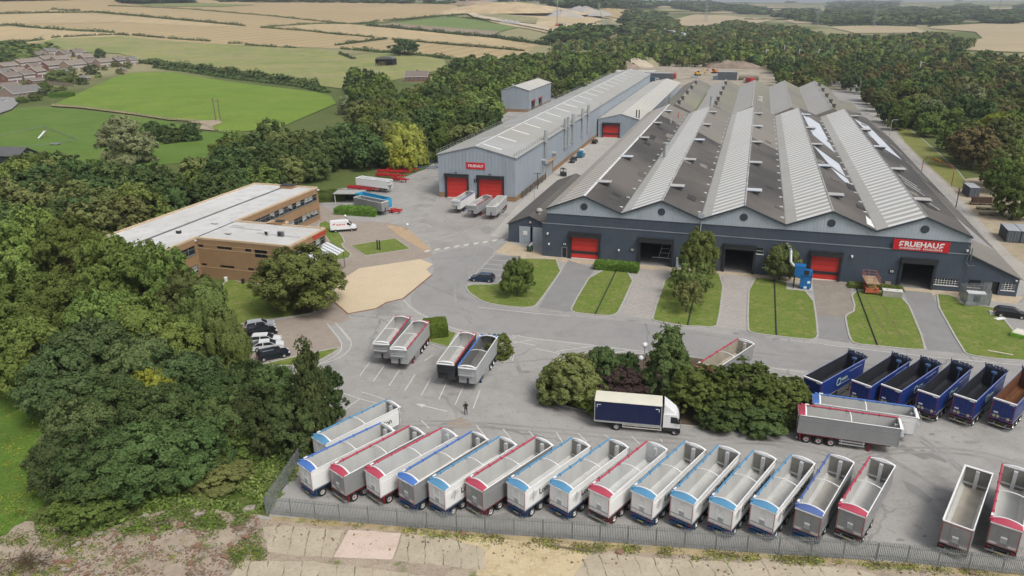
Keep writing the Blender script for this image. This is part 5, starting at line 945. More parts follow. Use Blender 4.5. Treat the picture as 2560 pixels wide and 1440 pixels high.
car('dark navy estate car with roof rails, nearest of the five by the grass strip', cc(500, 1190), cc(1190, 1050), ('navy', (.012, .017, .028)), rails=True, group=GC)
car('white saloon car beside the navy estate', cc(390, 960), cc(1060, 880), ('white', (.66, .67, .67)), False, 1.42, group=GC)
car('white tall crossover in the middle of the five parked cars', cc(300, 820), cc(1045, 770), ('white', (.66, .67, .67)), True, 1.56, group=GC)
car('black off-roader between the silver and white cars', cc(215, 690), cc(945, 560), ('black', (.014, .014, .017)), True, 1.72, group=GC)
car('silver crossover, farthest of the five by the lawn', cc(205, 530), cc(880, 420), ('silver', (.36, .38, .41)), True, 1.58, group=GC)
car('dark blue estate car alone in the marked bays', (850+1155*.336, 480+668*.336), (850+965*.336, 480+655*.336), ('blue', (.022, .045, .085)), rails=True)
car('black hatchback parked at the right beside the lawn', (2489, 787), (2562, 796), ('black', (.014, .014, .017)), True, 1.56)
car('black car parked near the annexe door in the alley', (1480, 364), (1494, 352), ('black', (.014, .014, .017)), True, 1.5)
car('dark hatchback facing the yard in the alley', (1441, 398), (1424, 412), ('charcoal', (.03, .03, .033)), True, 1.5)
car('white car in the street of houses at the left edge', (2, 254), (18, 256), ('white', (.66, .67, .67)), False, 1.45)
# van
a, b = P(827, 580), P(893, 575); d = (b-a).normalized(); t = thing('delivery_van', 'white high-roof van with red lettering parked by the office lawn', 'van', (a.x, a.y, .05), math.atan2(d.y, d.x)); hw = .98
pr = [(0, .45), (0, 2.3), (.15, 2.5), (3.6, 2.55), (4.2, 2.3), (4.9, 1.45), (5.75, 1.1), (5.9, .75), (5.88, .42)]; m_ = MB()
for s in (1, -1): m_.add([(x, s*(hw-(.1 if z > 1.3 else 0)), z) for x, z in pr], [tuple(range(len(pr)))])
for (x0, z0), (x1, z1) in zip(pr, pr[1:]+pr[:1]): w0, w1 = hw-(.1 if z0 > 1.3 else 0), hw-(.1 if z1 > 1.3 else 0); m_.quad((x0, w0, z0), (x1, w1, z1), (x1, -w1, z1), (x0, -w0, z0))
part('body', m_, t, paint('van_white', (.68, .68, .69), .3, 0, .04)); m_ = MB(); q = lambda x, z, s: (x, s*(hw-.085), z)
for s in (1, -1): m_.quad(q(3.75, 1.45, s), q(4.78, 1.42, s), q(4.2, 2.1, s), q(3.75, 2.12, s))
m_.quad((4.24, -.78, 2.28), (4.24, .78, 2.28), (4.88, .85, 1.52), (4.88, -.85, 1.52)); part('windows', m_, t, GLASS)
m_ = MB(); m_.box(.0, 5.9, -hw-.02, -hw+.02, .42, .62); m_.box(0, 5.9, hw-.02, hw+.02, .42, .62); m_.box(5.7, 5.97, -hw, hw, .38, .75); m_.box(-.06, .05, -hw, hw, .4, .62); part('bumper_trim', m_, t, BLACK)
letter(t, 'FRUEHAUF', .42, (2.35, -hw+.07, 1.72), (math.pi/2, 0, 0), MATS['letter_red'], .02, name='lettering'); m_ = MB()
for pl in (F_TOP, F_BOT): m_.prism([(.5+x*.75, -hw+.08, 1.25+y*.8) for x, y in pl], (0, -.015, 0))
part('emblem', m_, t, MATS['letter_red'])
for x in (1.15, 4.75):
    for s in (1, -1): wheel(t, x, s*(hw-.13), .36, .26)
for s in (1, -1): o = MB(); o.box(5.62, 5.86, s*.72-.16, s*.72+.16, .95, 1.15); part('headlight', o, t, MATS['lamp_clear']); o = MB(); o.box(4.3, 4.5, s*1.1-.13, s*1.1+.13, 1.35, 1.6); part('wing_mirror', o, t, BLACK)
# curtain-sided lorry
ra, fa = P(1487, 1054), P(1697, 1089); d = (fa-ra); d.normalize(); kx = 680/2560; cN = P(1540.5, 1076.5); cF = P(1686.6, 1090.2); d = (cF-cN); wbse = d.length; d.normalize(); left = Vector((-d.y, d.x, 0)); org = cN+left*1.25-d*2.7
t = thing('lorry', 'rigid lorry with navy blue curtain sides, cream roof and white cab', 'lorry', (org.x, org.y, .02), math.atan2(d.y, d.x)); BL_ = wbse+2.7-1.65; hw = 1.27; NAVY = paint('curtain_navy', (.008, .014, .062), .5, 0, .1, .6, True)
m_ = MB(); m_.box(0, BL_, -hw, hw, 1.05, 1.2, 1); m_.box(.0, .08, -hw, hw, 1.2, 3.85, 2); m_.box(BL_-.08, BL_, -hw, hw, 1.2, 3.85, 2); part('load_deck', m_, t, [NAVY, GALV, paint('post_grey', (.4, .41, .4), .5)])
for s in (1, -1):
    m_ = MB(); k = 40
    for i in range(k): x0, x1 = .1+(BL_-.2)*i/k, .1+(BL_-.2)*(i+1)/k; o0, o1 = .02*math.sin(i*1.9)*(i % 8 < 6), .02*math.sin((i+1)*1.9)*((i+1) % 8 < 6); m_.quad((x0, s*(hw-.03+o0*.5), 1.22), (x1, s*(hw-.03+o1*.5), 1.22), (x1, s*(hw-.02), 3.8), (x0, s*(hw-.02), 3.8))
    part('side_curtain', m_, t, NAVY)
m_ = MB(); m_.prism([(0, -hw, 3.8), (0, -hw+.06, 3.9), (0, 0, 3.97), (0, hw-.06, 3.9), (0, hw, 3.8)], (BL_, 0, 0))
part('roof_sheet', m_, t, paint('roof_cream', (.62, .60, .49), .6, 0, .1, .5)); m_ = MB()
for x0, x1, s0 in ((.3, .75, 1), (BL_-.75, BL_-.3, 1)): m_.box(x0, x1, -hw-.012, -hw+.01, 3.35, 3.41); 
m_.box(.3, .36, -hw-.012, -hw+.01, 3.0, 3.35); m_.box(BL_-.36, BL_-.3, -hw-.012, -hw+.01, 3.0, 3.35); part('corner_mark', m_, t, WHITE)
m_ = MB()
for i in range(26): x = .3+i*(BL_-.6)/25; m_.box(x-.02, x+.02, -hw-.02, -hw-.005, 1.0, 1.3)
m_.box(0, BL_, -hw-.03, -hw, 1.04, 1.1); part('curtain_strap', m_, t, MATS['post_grey'])
c0 = BL_+.2; cabp = [(c0, .95), (c0, 2.75), (c0+1.45, 2.75), (c0+1.75, 2.3), (c0+1.95, 1.55), (c0+2.0, .55), (c0+.3, .55)]; m_ = MB(); m_.prism([(x, -1.2, z) for x, z in cabp], (0, 2.4, 0)); WC = paint('cab_white', (.68, .685, .68), .3, 0, .04); part('cab', m_, t, WC)
m_ = MB(); m_.prism([(c0+.05, -1.1, 2.76), (c0+1.5, -.95, 2.76), (c0+.9, -.95, 3.25), (c0+.05, -1.1, 4.0)], (0, 2.1, 0)); part('roof_deflector', m_, t, WC)
m_ = MB(); m_.quad((c0+1.47, -1.1, 2.74), (c0+1.47, 1.1, 2.74), (c0+1.97, 1.12, 1.58), (c0+1.97, -1.12, 1.58))
for s in (1, -1): m_.quad((c0+.85, s*1.21, 1.65), (c0+1.78, s*1.21, 1.62), (c0+1.62, s*1.21, 2.45), (c0+.85, s*1.21, 2.5))
part('windows', m_, t, GLASS); m_ = MB(); m_.box(c0+1.5, c0+2.06, -1.22, 1.22, .35, .75); m_.box(c0+.1, c0+2.02, -1.22, -1.1, .55, 1.0); m_.box(.5, BL_+1.5, -.5, .5, .7, 1.05); m_.box(BL_-1.5, BL_-.2, -1.1, -.5, .5, 1.0); part('chassis', m_, t, C_CHK)
m_ = MB(); m_.box(3.4, BL_+.1, -hw, -hw+.06, .55, .65); m_.box(3.4, BL_+.1, -hw, -hw+.06, .85, .95); [m_.box(x, x+.1, -hw, -hw+.06, .5, 1.05) for x in (3.4, 5.0, BL_-.1)]; part('side_guard', m_, t, paint('guard_pale', (.55, .53, .48), .5))
for s in (1, -1):
    wheel(t, 2.7, s*1.02, .5, .5); wheel(t, 2.7+wbse, s*1.02, .5, .34); o = MB(); o.box(c0+1.75, c0+1.95, s*1.42-.12, s*1.42+.12, 1.8, 2.45); part('wing_mirror', o, t, BLACK); o = MB(); o.box(c0+1.95, c0+2.08, s*.9-.2, s*.9+.2, .58, .75); part('headlight', o, t, MATS['lamp_clear'])
# ================================================================ fences
FG = paint('fence_galv', (.25, .27, .27), .5, .25, .12, 1.)
def palisade(label, px=None, pts=None, h=2.3, bay=2.75, group='palisade fences', mat=FG, gap=.152):
    pts = pts or [P(*q) for q in px]; t = thing('palisade_fence', label, 'fence', pts[0], 0, group); o0 = pts[0]
    for a, b in zip(pts, pts[1:]):
        d = b-a; L = d.length; d.normalize(); n = max(1, round(L/bay)); bl = L/n; ang = math.atan2(d.y, d.x); k = max(3, round(bl/gap))
        def pan():
            m_ = MB()
            for z in (.45, h-.5): m_.box(.0, bl, .0, .04, z, z+.06)
            for i in range(k):
                x = (i+.5)*bl/k; zt = h+.03*((i*7) % 3-1)
                m_.add([(x-.035, -.012, .06), (x, -.032, .06), (x+.035, -.012, .06), (x-.035, -.012, zt-.1), (x, -.032, zt), (x+.035, -.012, zt-.1)], [(0, 1, 4, 3), (1, 2, 5, 4)])
            return m_.mesh('pale_panel', mat)
        me = cached(('pan', round(bl, 3), h, k), pan)
        for i in range(n):
            c = a+d*(bl*i)-o0; part('pale_panel', me, t, None, (c.x, c.y, 0), ang)
            part('post', cached(('ppost', h), lambda: (lambda m_: (m_.box(-.05, .05, .04, .12, 0, h-.25), m_.mesh('post', mat))[1])(MB())), t, None, (c.x, c.y, 0), ang)
    return t
palisade('long galvanised palisade fence along the bottom of the yard', [(668.5, 1286), (850, 1303.5), (1142, 1329), (1430, 1349), (1710, 1371), (2187, 1403)])
palisade('shorter palisade fence continuing at the bottom right corner', [(2190, 1399), (2420, 1424), (2760, 1462), (3400, 1533)], h=2.1)
palisade('palisade fence running back from the left yard corner under the trees', [(668.5, 1284), (783, 1112), (838, 1050)])
# substation compound
q = [(2396, 738), (2412, 767), (2474, 765), (2462, 738)]; palisade('small square palisade enclosure round the substation box', q+[q[0]], h=2.3)
t = thing('substation_box', 'pale grey substation cabinet inside the palisade enclosure', 'substation', P(2436, 756), -AZ); m_ = MB(); m_.box(-1.3, 1.3, -.7, .7, .15, 1.7); m_.box(-1.4, 1.4, -.8, .8, 1.7, 1.85, 1); m_.box(-1.4, 1.4, -.8, .8, 0, .15, 1); part('casing', m_, t, [paint('cabinet_pale', (.36, .41, .41), .5), paint('cabinet_top', (.52, .54, .54), .5)]); m_ = MB(); m_.box(-.5, .5, -.74, -.71, .4, 1.5); part('louvre', m_, t, BLACK)
def barrier(px, rz, label):
    t = thing('crowd_barrier', label, 'barrier', P(*px), rz); m_ = MB()
    for z in (.15, 1.05): m_.tube((-1.1, 0, z), (1.1, 0, z), .025, 6)
    for i in range(13): m_.tube((-1.1+i*.183, 0, .15), (-1.1+i*.183, 0, 1.05), .014, 5)
    part('panel', m_, t, GALV); m_ = MB(); m_.box(.7, .8, -.35, .35, 0, .08); m_.box(-.8, -.7, -.35, .35, 0, .08); m_.box(.85, 1.1, -.04, .04, .05, .9); part('foot', m_, t, paint('barrier_orange', (.6, .10, .03), .6))
barrier((2378, 727), -.3, 'grey barrier with orange feet left of the substation enclosure')
# pale drain lines crossing the lawns
for i, (a, b) in enumerate([((1541, 677), (1488, 787)), ((1733, 755), (1719, 814)), ((1936, 700), (1941, 839)), ((2141, 724), (2193, 864))]):
    m_ = MB(); A, B = P(*a), P(*b); m_.tube((A.x, A.y, .16), (B.x, B.y, .16), .10, 8); u_ = m_; tag(part('drain_pipe', m_, None, paint('pipe_black', (.028, .03, .03), .6)), ('black pipe laid across the lawn with the rectangular hedge', 'black pipe laid across the lawn under the largest trees', 'black pipe laid across the lawn beside the blue extractor', 'black pipe laid across the lawn in front of the scissor lift')[i], 'pipe', 'pipes across the lawns')
# ---------------- extractor, lift, block
poly('concrete_pad', [(1966, 702), (1966, 724), (2032, 730), (2029, 706)], .1, CONC)
t = thing('dust_extractor', 'tall blue dust extractor on a concrete pad by the right red door', 'extractor', P(2012, 722), -AZ); BLU = paint('extractor_blue', (.012, .13, .36), .4, 0, .1)
m_ = MB(); m_.box(-.9, .9, -.7, .9, .5, 2.6); m_.box(-2.1, -.3, -.7, .9, 2.7, 4.4); m_.prism([(-2.1, -.7, 2.7), (-.3, -.7, 2.7), (-.3, -.7, 1.9), (-.9, -.7, 1.9)], (0, 1.6, 0)); m_.box(-.3, .9, -.7, .9, 2.6, 3.5); m_.box(-.8, .7, -.6, .8, .1, .5); part('housing', m_, t, BLU)
m_ = MB(); m_.box(-1.0, .95, -.74, -.70, 2.56, 2.64); m_.box(-.5, .3, -.75, -.71, 2.9, 3.7); part('fan_opening', m_, t, BLACK); m_ = MB(); m_.box(.2, .7, -.73, -.70, 1.3, 1.75); m_.box(-.3, .2, -.75, -.7, .3, .7); part('control_panel', m_, t, WHITE)
m_ = MB(); m_.path([(-2.1, .1, 3.9), (-2.9, .6, 4.6), (-3.0, 2.0, 6.3), (-3.4, 4.5, 6.5), (-3.8, 6.2, 6.3)], .28, 10); part('duct', m_, t, GALV); m_ = MB(); m_.box(-2.05, -1.9, .7, .85, .1, 2.7); m_.box(-2.05, -1.9, -.65, -.5, .1, 2.7); part('leg', m_, t, BLACK)
t = thing('scissor_lift', 'salmon red scissor lift with railed platform on the grass by the wall', 'scissor lift', P(2178, 736), -AZ+.05); OR_ = paint('lift_orange', (.46, .12, .06), .6, 0, .2); SAL = paint('lift_salmon', (.42, .145, .115), .6, 0, .2)
m_ = MB(); m_.box(-1.0, 1.0, 0, 4.0, .55, .95); m_.box(-1.1, 1.1, -.25, .05, .35, .75); m_.box(-1.05, -.55, -.2, .6, .6, 1.15); m_.box(.55, 1.05, -.2, .6, .6, 1.15); part('base', m_, t, OR_)
m_ = MB()
for z in (1.05, 1.35, 1.65): m_.tube((-.5, .2, z), (-.5, 3.6, z+.25), .07, 6); m_.tube((.5, .2, z+.25), (.5, 3.6, z), .07, 6); m_.box(-.5, .5, .15, .25, z, z+.1)
part('scissor_arms', m_, t, paint('arm_yellow', (.58, .5, .2), .6)); m_ = MB(); m_.box(-1.1, 1.1, -.2, 4.1, 1.95, 2.08); part('platform', m_, t, paint('deck_wood', (.36, .27, .17), .8)); m_ = MB()
for z in (2.55, 3.1):
    m_.path([(-1.1, -.2, z), (1.1, -.2, z), (1.1, 4.1, z), (-1.1, 4.1, z), (-1.1, -.2, z)], .035, 6)
for x in (-1.1, 0, 1.1):
    for y in (-.2, 4.1): m_.tube((x, y, 2.05), (x, y, 3.1), .035, 6)
for y in (.9, 1.95, 3.0):
    for x in (-1.1, 1.1): m_.tube((x, y, 2.05), (x, y, 3.1), .035, 6)
part('guard_rail', m_, t, SAL)
for x, y in ((-1, .5), (1, .5), (-1, 3.4), (1, 3.4)): o = wheel(t, 0, x, .42, .3); o.rotation_euler = (0, 0, 0); o.location = (x*.95, y, .42); o.rotation_euler = (0, 0, math.pi/2)
m_ = MB(); m_.box(-1.55, 1.55, -.6, .6, 0, 1.05); m_.box(-1.6, 1.6, -.65, .65, 1.05, 1.2, 1); [m_.box(x-.15, x+.15, -.1, .1, 1.2, 1.27) for x in (-.8, .8)]
tag(part('concrete_block', m_, None, [paint('block_grey', (.42, .40, .35), .9, 0, .25, .8), paint('block_top', (.58, .57, .53), .9, 0, .15)], loc=P(2229, 741), rz=-AZ), 'pale concrete block on the grass right of the scissor lift', 'concrete block')
m_ = MB(); m_.box(-.45, .45, -.3, .3, 0, .8); tag(part('stone_block', m_, None, paint('block_brown', (.33, .27, .2), .9), loc=P(2218, 714), rz=-AZ), 'small brown block against the wall near the open right door', 'block')
m_ = MB(); m_.lathe([(2.0, -.05), (2.1, 0), (2.0, .05)], 'y', n=30); 
o = tag(part('hose_ring', (lambda k: (k.lathe([(1.55, -.06), (1.63, -.06), (1.63, .06), (1.55, .06), (1.55, -.06)], 'y', n=30), k)[1])(MB()), None, GALV, loc=LW(31.6, -.6, 1.65), rz=-AZ), 'large pale hoop leaning on the wall left of the middle door', 'hoop')
t = thing('loading_frame', 'white ladder-like frame inside the second dock door', 'frame', LW(23.2, 4, .08), -AZ); m_ = MB()
for x in (-.9, .9): m_.tube((x, 0, .3), (x+.7, 3, 3.6), .07, 6)
for k in range(5): m_.tube((-.9+.7*k/4.5, .66*k, .3+.73*k), (.9+.7*k/4.5, .66*k, .3+.73*k), .06, 6)
m_.box(-2.2, 1.8, -.4, -.2, .2, .35); part('ladder', m_, t, WHITE)
t = thing('wheelie_bin', 'green waste bin with white pipe by the small shed', 'bin', P(1325, 628, .02), -AZ); m_ = MB(); m_.prism([(-.5, -.5, .15), (.5, -.5, .15), (.6, -.6, 1.15), (-.6, -.6, 1.15)], (0, 1.0, 0)); part('body', m_, t, paint('bin_green', (.03, .07, .04), .6)); m_ = MB(); m_.tube((-.3, -.2, .9), (.5, .1, 1.9), .14, 8); part('pipe', m_, t, WHITE)
# ---------------- lamp post and small lamps
t = thing('lamp_post', 'tall grey lamp post with two white globes between the shrubs', 'lamp post', P(1606, 975, .05)); m_ = MB(); m_.tube((0, 0, 0), (0, 0, 6.3), .085, 8, r1=.05); m_.tube((0, 0, 0), (0, 0, 1.0), .12, 8); m_.tube((0, 0, 4.5), (-.35, 0, 4.6), .04, 6); part('post', m_, t, GALV)
for x, z in ((0, 6.6), (-.4, 4.75)): m_ = MB(); m_.lathe([(0, -.36), (.2, -.32), (.35, -.12), (.36, .05), (.28, .24), (.14, .33), (0, .35)], 'z', (x, 0, z), 16, smooth=True); part('globe_lamp', m_, t, paint('lamp_globe', (.75, .76, .76), .3))
m_ = MB(); m_.lathe([(0, -.25), (.2, -.2), (.24, 0), (.16, .2), (0, .25)], 'z', (.05, .2, 4.5), 12); part('lamp_back', m_, t, BLACK)
for px, lab in (((1019, 574), 'white bollard light at the tip of the tan path'), ((864, 552), 'white globe light behind the parked van')):
    t = thing('bollard_light', lab, 'light', P(*px)); m_ = MB(); m_.tube((0, 0, 0), (0, 0, 1.0), .1, 8); part('post', m_, t, GALV); m_ = MB(); m_.lathe([(0, -.28), (.24, -.2), (.32, 0), (.24, .2), (0, .28)], 'z', (0, 0, 1.25), 14, smooth=True); part('globe_lamp', m_, t, MATS['lamp_globe'])
for x, y in ((944, 632), (950, 633)): m_ = MB(); m_.box(-.12, .12, -.12, .12, 0, 2.0); m_.box(-.16, .16, -.16, .16, 2.0, 2.1); tag(part('post', m_, None, BLACK, loc=P(x, y-8)), 'short dark post standing on the diamond lawn', 'post', 'pair of dark posts on the diamond lawn')
# ---------------- person: one skinned body, clothing colours by height
def person(px, label, facing, h=1.86):
    k = h/1.78; V, R, E = [], [], []
    def add(p, r, parent=None):
        V.append((p[0]*k, p[1]*k, p[2]*k)); R.append(r*k); i = len(V)-1
        if parent is not None: E.append((parent, i))
        return i
    pel = add((0, 0, .95), .145); w_ = add((0, -.005, 1.1), .135, pel); ch = add((0, -.01, 1.3), .16, w_); nk = add((0, 0, 1.47), .065, ch); hd = add((0, .02, 1.56), .075, nk); h2 = add((0, .025, 1.64), .098, hd); add((0, .015, 1.72), .08, h2); add((0, .115, 1.61), .018, h2)
    for s in (1, -1):
        add((s*.095, .01, 1.63), .018, h2)
        hp = add((s*.10, 0, .90), .10, pel); kn = add((s*.12, .01, .50), .066, hp); an = add((s*.13, -.02, .09), .046, kn); add((s*.15, .15, .035), .038, an)
        sh = add((s*.20, -.01, 1.40), .068, ch); el = add((s*.27, -.04, 1.13), .047, sh); wr = add((s*.10, .24, 1.14), .032, el); pm = add((s*.065, .31, 1.16), .034, wr)
        for j in range(4): f1 = add((s*(.10-j*.024), .36+.004*(j == 1), 1.175-.004*j), .010, pm); add((s*(.09-j*.022), .385, 1.16-.006*(j == 3)), .009, f1)
        f1 = add((s*.03, .325, 1.19), .011, pm); add((s*.015, .345, 1.205), .010, f1)
    me = bpy.data.meshes.new('body'); me.from_pydata(V, E, []); ob = bpy.data.objects.new('body', me); COL.objects.link(ob)
    sk = ob.modifiers.new('skin', 'SKIN')
    for i, v in enumerate(me.skin_vertices[0].data): v.radius = (R[i], R[i]); v.use_root = (i == 0)
    sb = ob.modifiers.new('sub', 'SUBSURF'); sb.levels = sb.render_levels = 2
    dg = bpy.context.evaluated_depsgraph_get(); m2 = bpy.data.meshes.new_from_object(ob.evaluated_get(dg)); bpy.data.objects.remove(ob)
    for m_ in (paint('jacket_black', (.012, .012, .014), .8), paint('trousers_dark', (.016, .017, .02), .85), paint('skin_tone', (.42, .24, .16), .6), paint('shoe_black', (.01, .01, .01), .6)): m2.materials.append(m_)
    for p in m2.polygons:
        c = p.center/k; p.material_index = 2 if (c.z > 1.485 or (c.y > .25 and 1.1 < c.z < 1.25)) else (3 if c.z < .10 else (1 if c.z < .93 else 0)); p.use_smooth = True
    t = thing('person', label, 'person', P(*px, .02), facing); part('body', m2, t)
    m_ = MB(); m_.lathe([(.101, -.03), (.108, .03), (.09, .09), (.05, .118), (0, .125)], 'z', (0, -.005, 1.645*k), 14, smooth=True); part('hair', m_, t, paint('hair_dark', (.02, .014, .01), .7)); m_ = MB()
    for s in (1, -1): m_.box(s*.035*k-.012, s*.035*k+.012, .112*k, .119*k, 1.645*k, 1.66*k)
    m_.box(-.025, .025, .108*k, .114*k, 1.57*k, 1.576*k); part('face_features', m_, t, BLACK); return t
person((1165, 1036), 'person in black clothes standing alone on the car park holding a controller', math.pi+.25)
t = thing('drone_controller', 'small dark controller held in both hands by the standing person', 'controller', P(1165, 1036, .02), math.pi+.25); m_ = MB(); m_.box(-.09, .09, .355, .455, 1.235, 1.27); m_.prism([(-.07, .45, 1.27), (.07, .45, 1.27), (.07, .47, 1.38), (-.07, .47, 1.38)], (0, .012, 0)); part('handset', m_, t, BLACK)
# ---------------- containers
CONT = paint('container_grey', (.085, .10, .115), .6, 0, .15, .4); CTOP = paint('container_roof', (.36, .38, .40), .6, 0, .2, .3)
def container_mesh(L=6.06, bodym=CONT, door=CONT):
    def mk():
        m_ = MB(); n = 22
        for s in (0, 2.44):
            for i in range(n): x0, x1 = L*i/n, L*(i+1)/n; o = .04 if i % 2 else 0; y = s+(o if s == 0 else -o); m_.quad((0+y if False else y, x0, .12), (y, x1, .12), (y, x1, 2.5), (y, x0, 2.5))
        m_.quad((0, L, .1), (2.44, L, .1), (2.44, L, 2.55), (0, L, 2.55)); m_.quad((0, 0, 2.59), (2.44, 0, 2.59), (2.44, L, 2.59), (0, L, 2.59), mi=1); m_.box(0, 2.44, .0, .08, 2.48, 2.585); m_.box(0, 2.44, 0, .08, 0, .14); m_.box(0, .1, 0, .08, .14, 2.48); m_.box(2.34, 2.44, 0, .08, .14, 2.48)
        for x in (0, 2.36): m_.box(x, x+.08, 0, L, 0, .14); m_.box(x, x+.08, 0, L, 2.48, 2.585)
        return m_.mesh('shell', [bodym, CTOP])
    def dr(): m_ = MB(); m_.box(.1, 1.2, .03, .07, .15, 2.47); m_.box(1.24, 2.34, .03, .07, .15, 2.47); [m_.tube((x, .01, .2), (x, .01, 2.4), .025, 5, 1) for x in (.4, .9, 1.55, 2.05)]; return m_.mesh('door', [door, CTOP])
    return cached(('cs', L, bodym.name), mk), cached(('cdr', L, door.name), dr)
def container(p, rz, label, group=None, z=0, bodym=CONT, door=None):
    a, b = container_mesh(6.06, bodym, door or bodym); t = thing('shipping_container', label, 'container', (p.x, p.y, z+.03), rz, group); part('shell', a, t); part('door', b, t); return t
container(P(2421, 494), -AZ+.05, 'dark grey container at the wood edge beside the side road')
container(P(2514, 606), -AZ-.02, 'dark container with red-striped doors, left of the pair at the right edge'); container(P(2514, 606)+D2*2.6, -AZ-.02, 'dark container right of the pair at the right edge')
m_ = MB(); [m_.box(.25+i*1.15, 1.05+i*1.15, -.02, .005, 1.5, 1.75) for i in range(2)]
pa = P(1614, 203); 
for z in (0, 2.6):
    for i in range(7): container(pa+D2*2.5*i, -AZ, 'grey container in the long double stack beyond the hall', 'containers stacked beyond the long hall', z)
pa = P(1793, 200)
for z in (0, 2.6):
    for i in range(5): container(pa+D2*2.52*i, -AZ, 'grey container in the double stack beside the buff tank', 'containers stacked beside the buff tank', z)
container(P(1782, 200)-D1*0, -AZ, 'single blue-grey container left of the double stack by the buff tank', None, 0, paint('container_blue', (.10, .16, .24), .6))
m_ = MB(); m_.tube((0, 0, 2.6), (13, 0, 2.6), 2.6, 24); [m_.box(x, x+.5, -1.8, 1.8, 0, 1.2) for x in (2, 10)]; c = P(1846, 200); tag(part('storage_tank', m_, None, paint('tank_buff', (.33, .30, .235), .7, 0, .15, .3), loc=c, rz=-AZ), 'large buff cylindrical tank lying beyond the sheds', 'tank')
t = thing('storage_building', 'long low grey-roofed store across the yard beyond the hall', 'store', P(1538, 196), -AZ); m_ = MB(); m_.box(0, 27, 0, 10, 0, 4.6); part('wall', m_, t, CLAD_H); m_ = MB(); m_.prism([(-.3, -.3, 4.6), (-.3, 5, 5.3), (-.3, 10.3, 4.6)], (27.6, 0, 0)); part('roof', m_, t, R_ANX)
def lorry_small(px, rz, label, colr, white=True):
    t = thing('works_lorry', label, 'lorry', P(*px), rz); m_ = MB(); m_.prism([(0, -1.2, .6), (0, -1.2, 2.7), (1.6, -1.2, 2.7), (2.0, -1.2, 1.6), (2.05, -1.2, .6)], (0, 2.4, 0)); part('cab', m_, t, WC if white else colr); m_ = MB(); m_.quad((1.65, -1.1, 2.6), (1.65, 1.1, 2.6), (2.02, 1.1, 1.65), (2.02, -1.1, 1.65)); m_.quad((.7, -1.21, 1.6), (1.8, -1.21, 1.6), (1.5, -1.21, 2.4), (.7, -1.21, 2.4)); part('windows', m_, t, GLASS); m_ = MB(); m_.box(-6.5, -.3, -1.25, 1.25, 1.1, 3.4); m_.box(-6.5, 1.5, -.5, .5, .6, 1.0); part('load_body', m_, t, colr)
    for x in (-5.5, -4.2, 1.0):
        for s in (1, -1): wheel(t, x, s*1.05, .5, .35)
RL = paint('lorry_red', (.48, .03, .03), .4)
lorry_small((1684, 197), -AZ-math.pi/2, 'red lorry parked right of the long container stack', RL, False); lorry_small((1866, 207), -AZ+2.2, 'white-cabbed lorry with red body half hidden behind the sheds', RL); lorry_small((1640, 206), -AZ-.4, 'white-cabbed lorry behind the far end of the long hall', paint('body_teal', (.06, .13, .17), .5))
def digger(px, rz, label, colr):
    t = thing('excavator', label, 'excavator', P(*px), rz); m_ = MB(); [m_.box(-2, 2, s*1.1-.3, s*1.1+.3, 0, .9) for s in (1, -1)]; part('track', m_, t, BLACK); m_ = MB(); m_.box(-1.9, 1.3, -1.3, 1.3, 1.0, 2.1); m_.box(-1.9, -.6, -1.3, 1.3, 2.1, 2.5); part('body', m_, t, colr); m_ = MB(); m_.box(.0, 1.4, .2, 1.3, 2.1, 3.1); part('cab', m_, t, GLASS); m_ = MB(); m_.tube((1.2, -.3, 1.8), (3.6, -.3, 4.6), .3, 6); m_.tube((3.6, -.3, 4.6), (6.0, -.3, 2.6), .22, 6); m_.box(5.7, 6.6, -.9, .3, 1.2, 2.4); part('boom', m_, t, colr)
digger((1744, 189), .3, 'yellow excavator working on the bare yard beyond the sheds', paint('plant_yellow', (.55, .33, .03), .5)); digger((1786, 183), 2.4, 'orange excavator with raised boom by the earth mound', paint('plant_orange', (.6, .20, .02), .5))
m_ = MB(); m_.lathe([(2.1, 0), (2.3, .6), (1.7, 1.3), (.8, 1.7), (0, 1.8)], 'z', (0, 0, 0), 16); tag(part('skip', (lambda k: (k.prism([(-2, -1, 0), (2, -1, 0), (2.6, -1, 1.5), (-2.6, -1, 1.5)], (0, 2, 0)), k)[1])(MB()), None, paint('skip_grey', (.30, .34, .36), .6), loc=P(1736, 196), rz=-.3), 'grey skip below the yellow excavator', 'skip')
BRM = ground_mat('bare_earth', [(.20, .155, .12), ((.27, .215, .17), .2, .4, .65), ((.15, .115, .09), .6, .5, .7)], None, bump=.1)
heap('earth_mound', (1812, 168), 20, 5.2, BRM, 41, .5, -.3); heap('earth_mound', (1850, 170), 18, 4.6, BRM, 44, .5, -.3); heap('earth_mound', (1560, 172), 16, 5.5, BRM, 47, .6); heap('earth_mound', (1590, 168), 16, 6.5, ground_mat('pale_earth', [(.34, .29, .22), ((.40, .35, .27), .2, .4, .65)], None), 52, .6); heap('earth_mound', (1620, 164), 18, 6, ground_mat('mossy_earth', [(.20, .20, .10), ((.30, .26, .18), .2, .4, .65)], None), 57, .6)
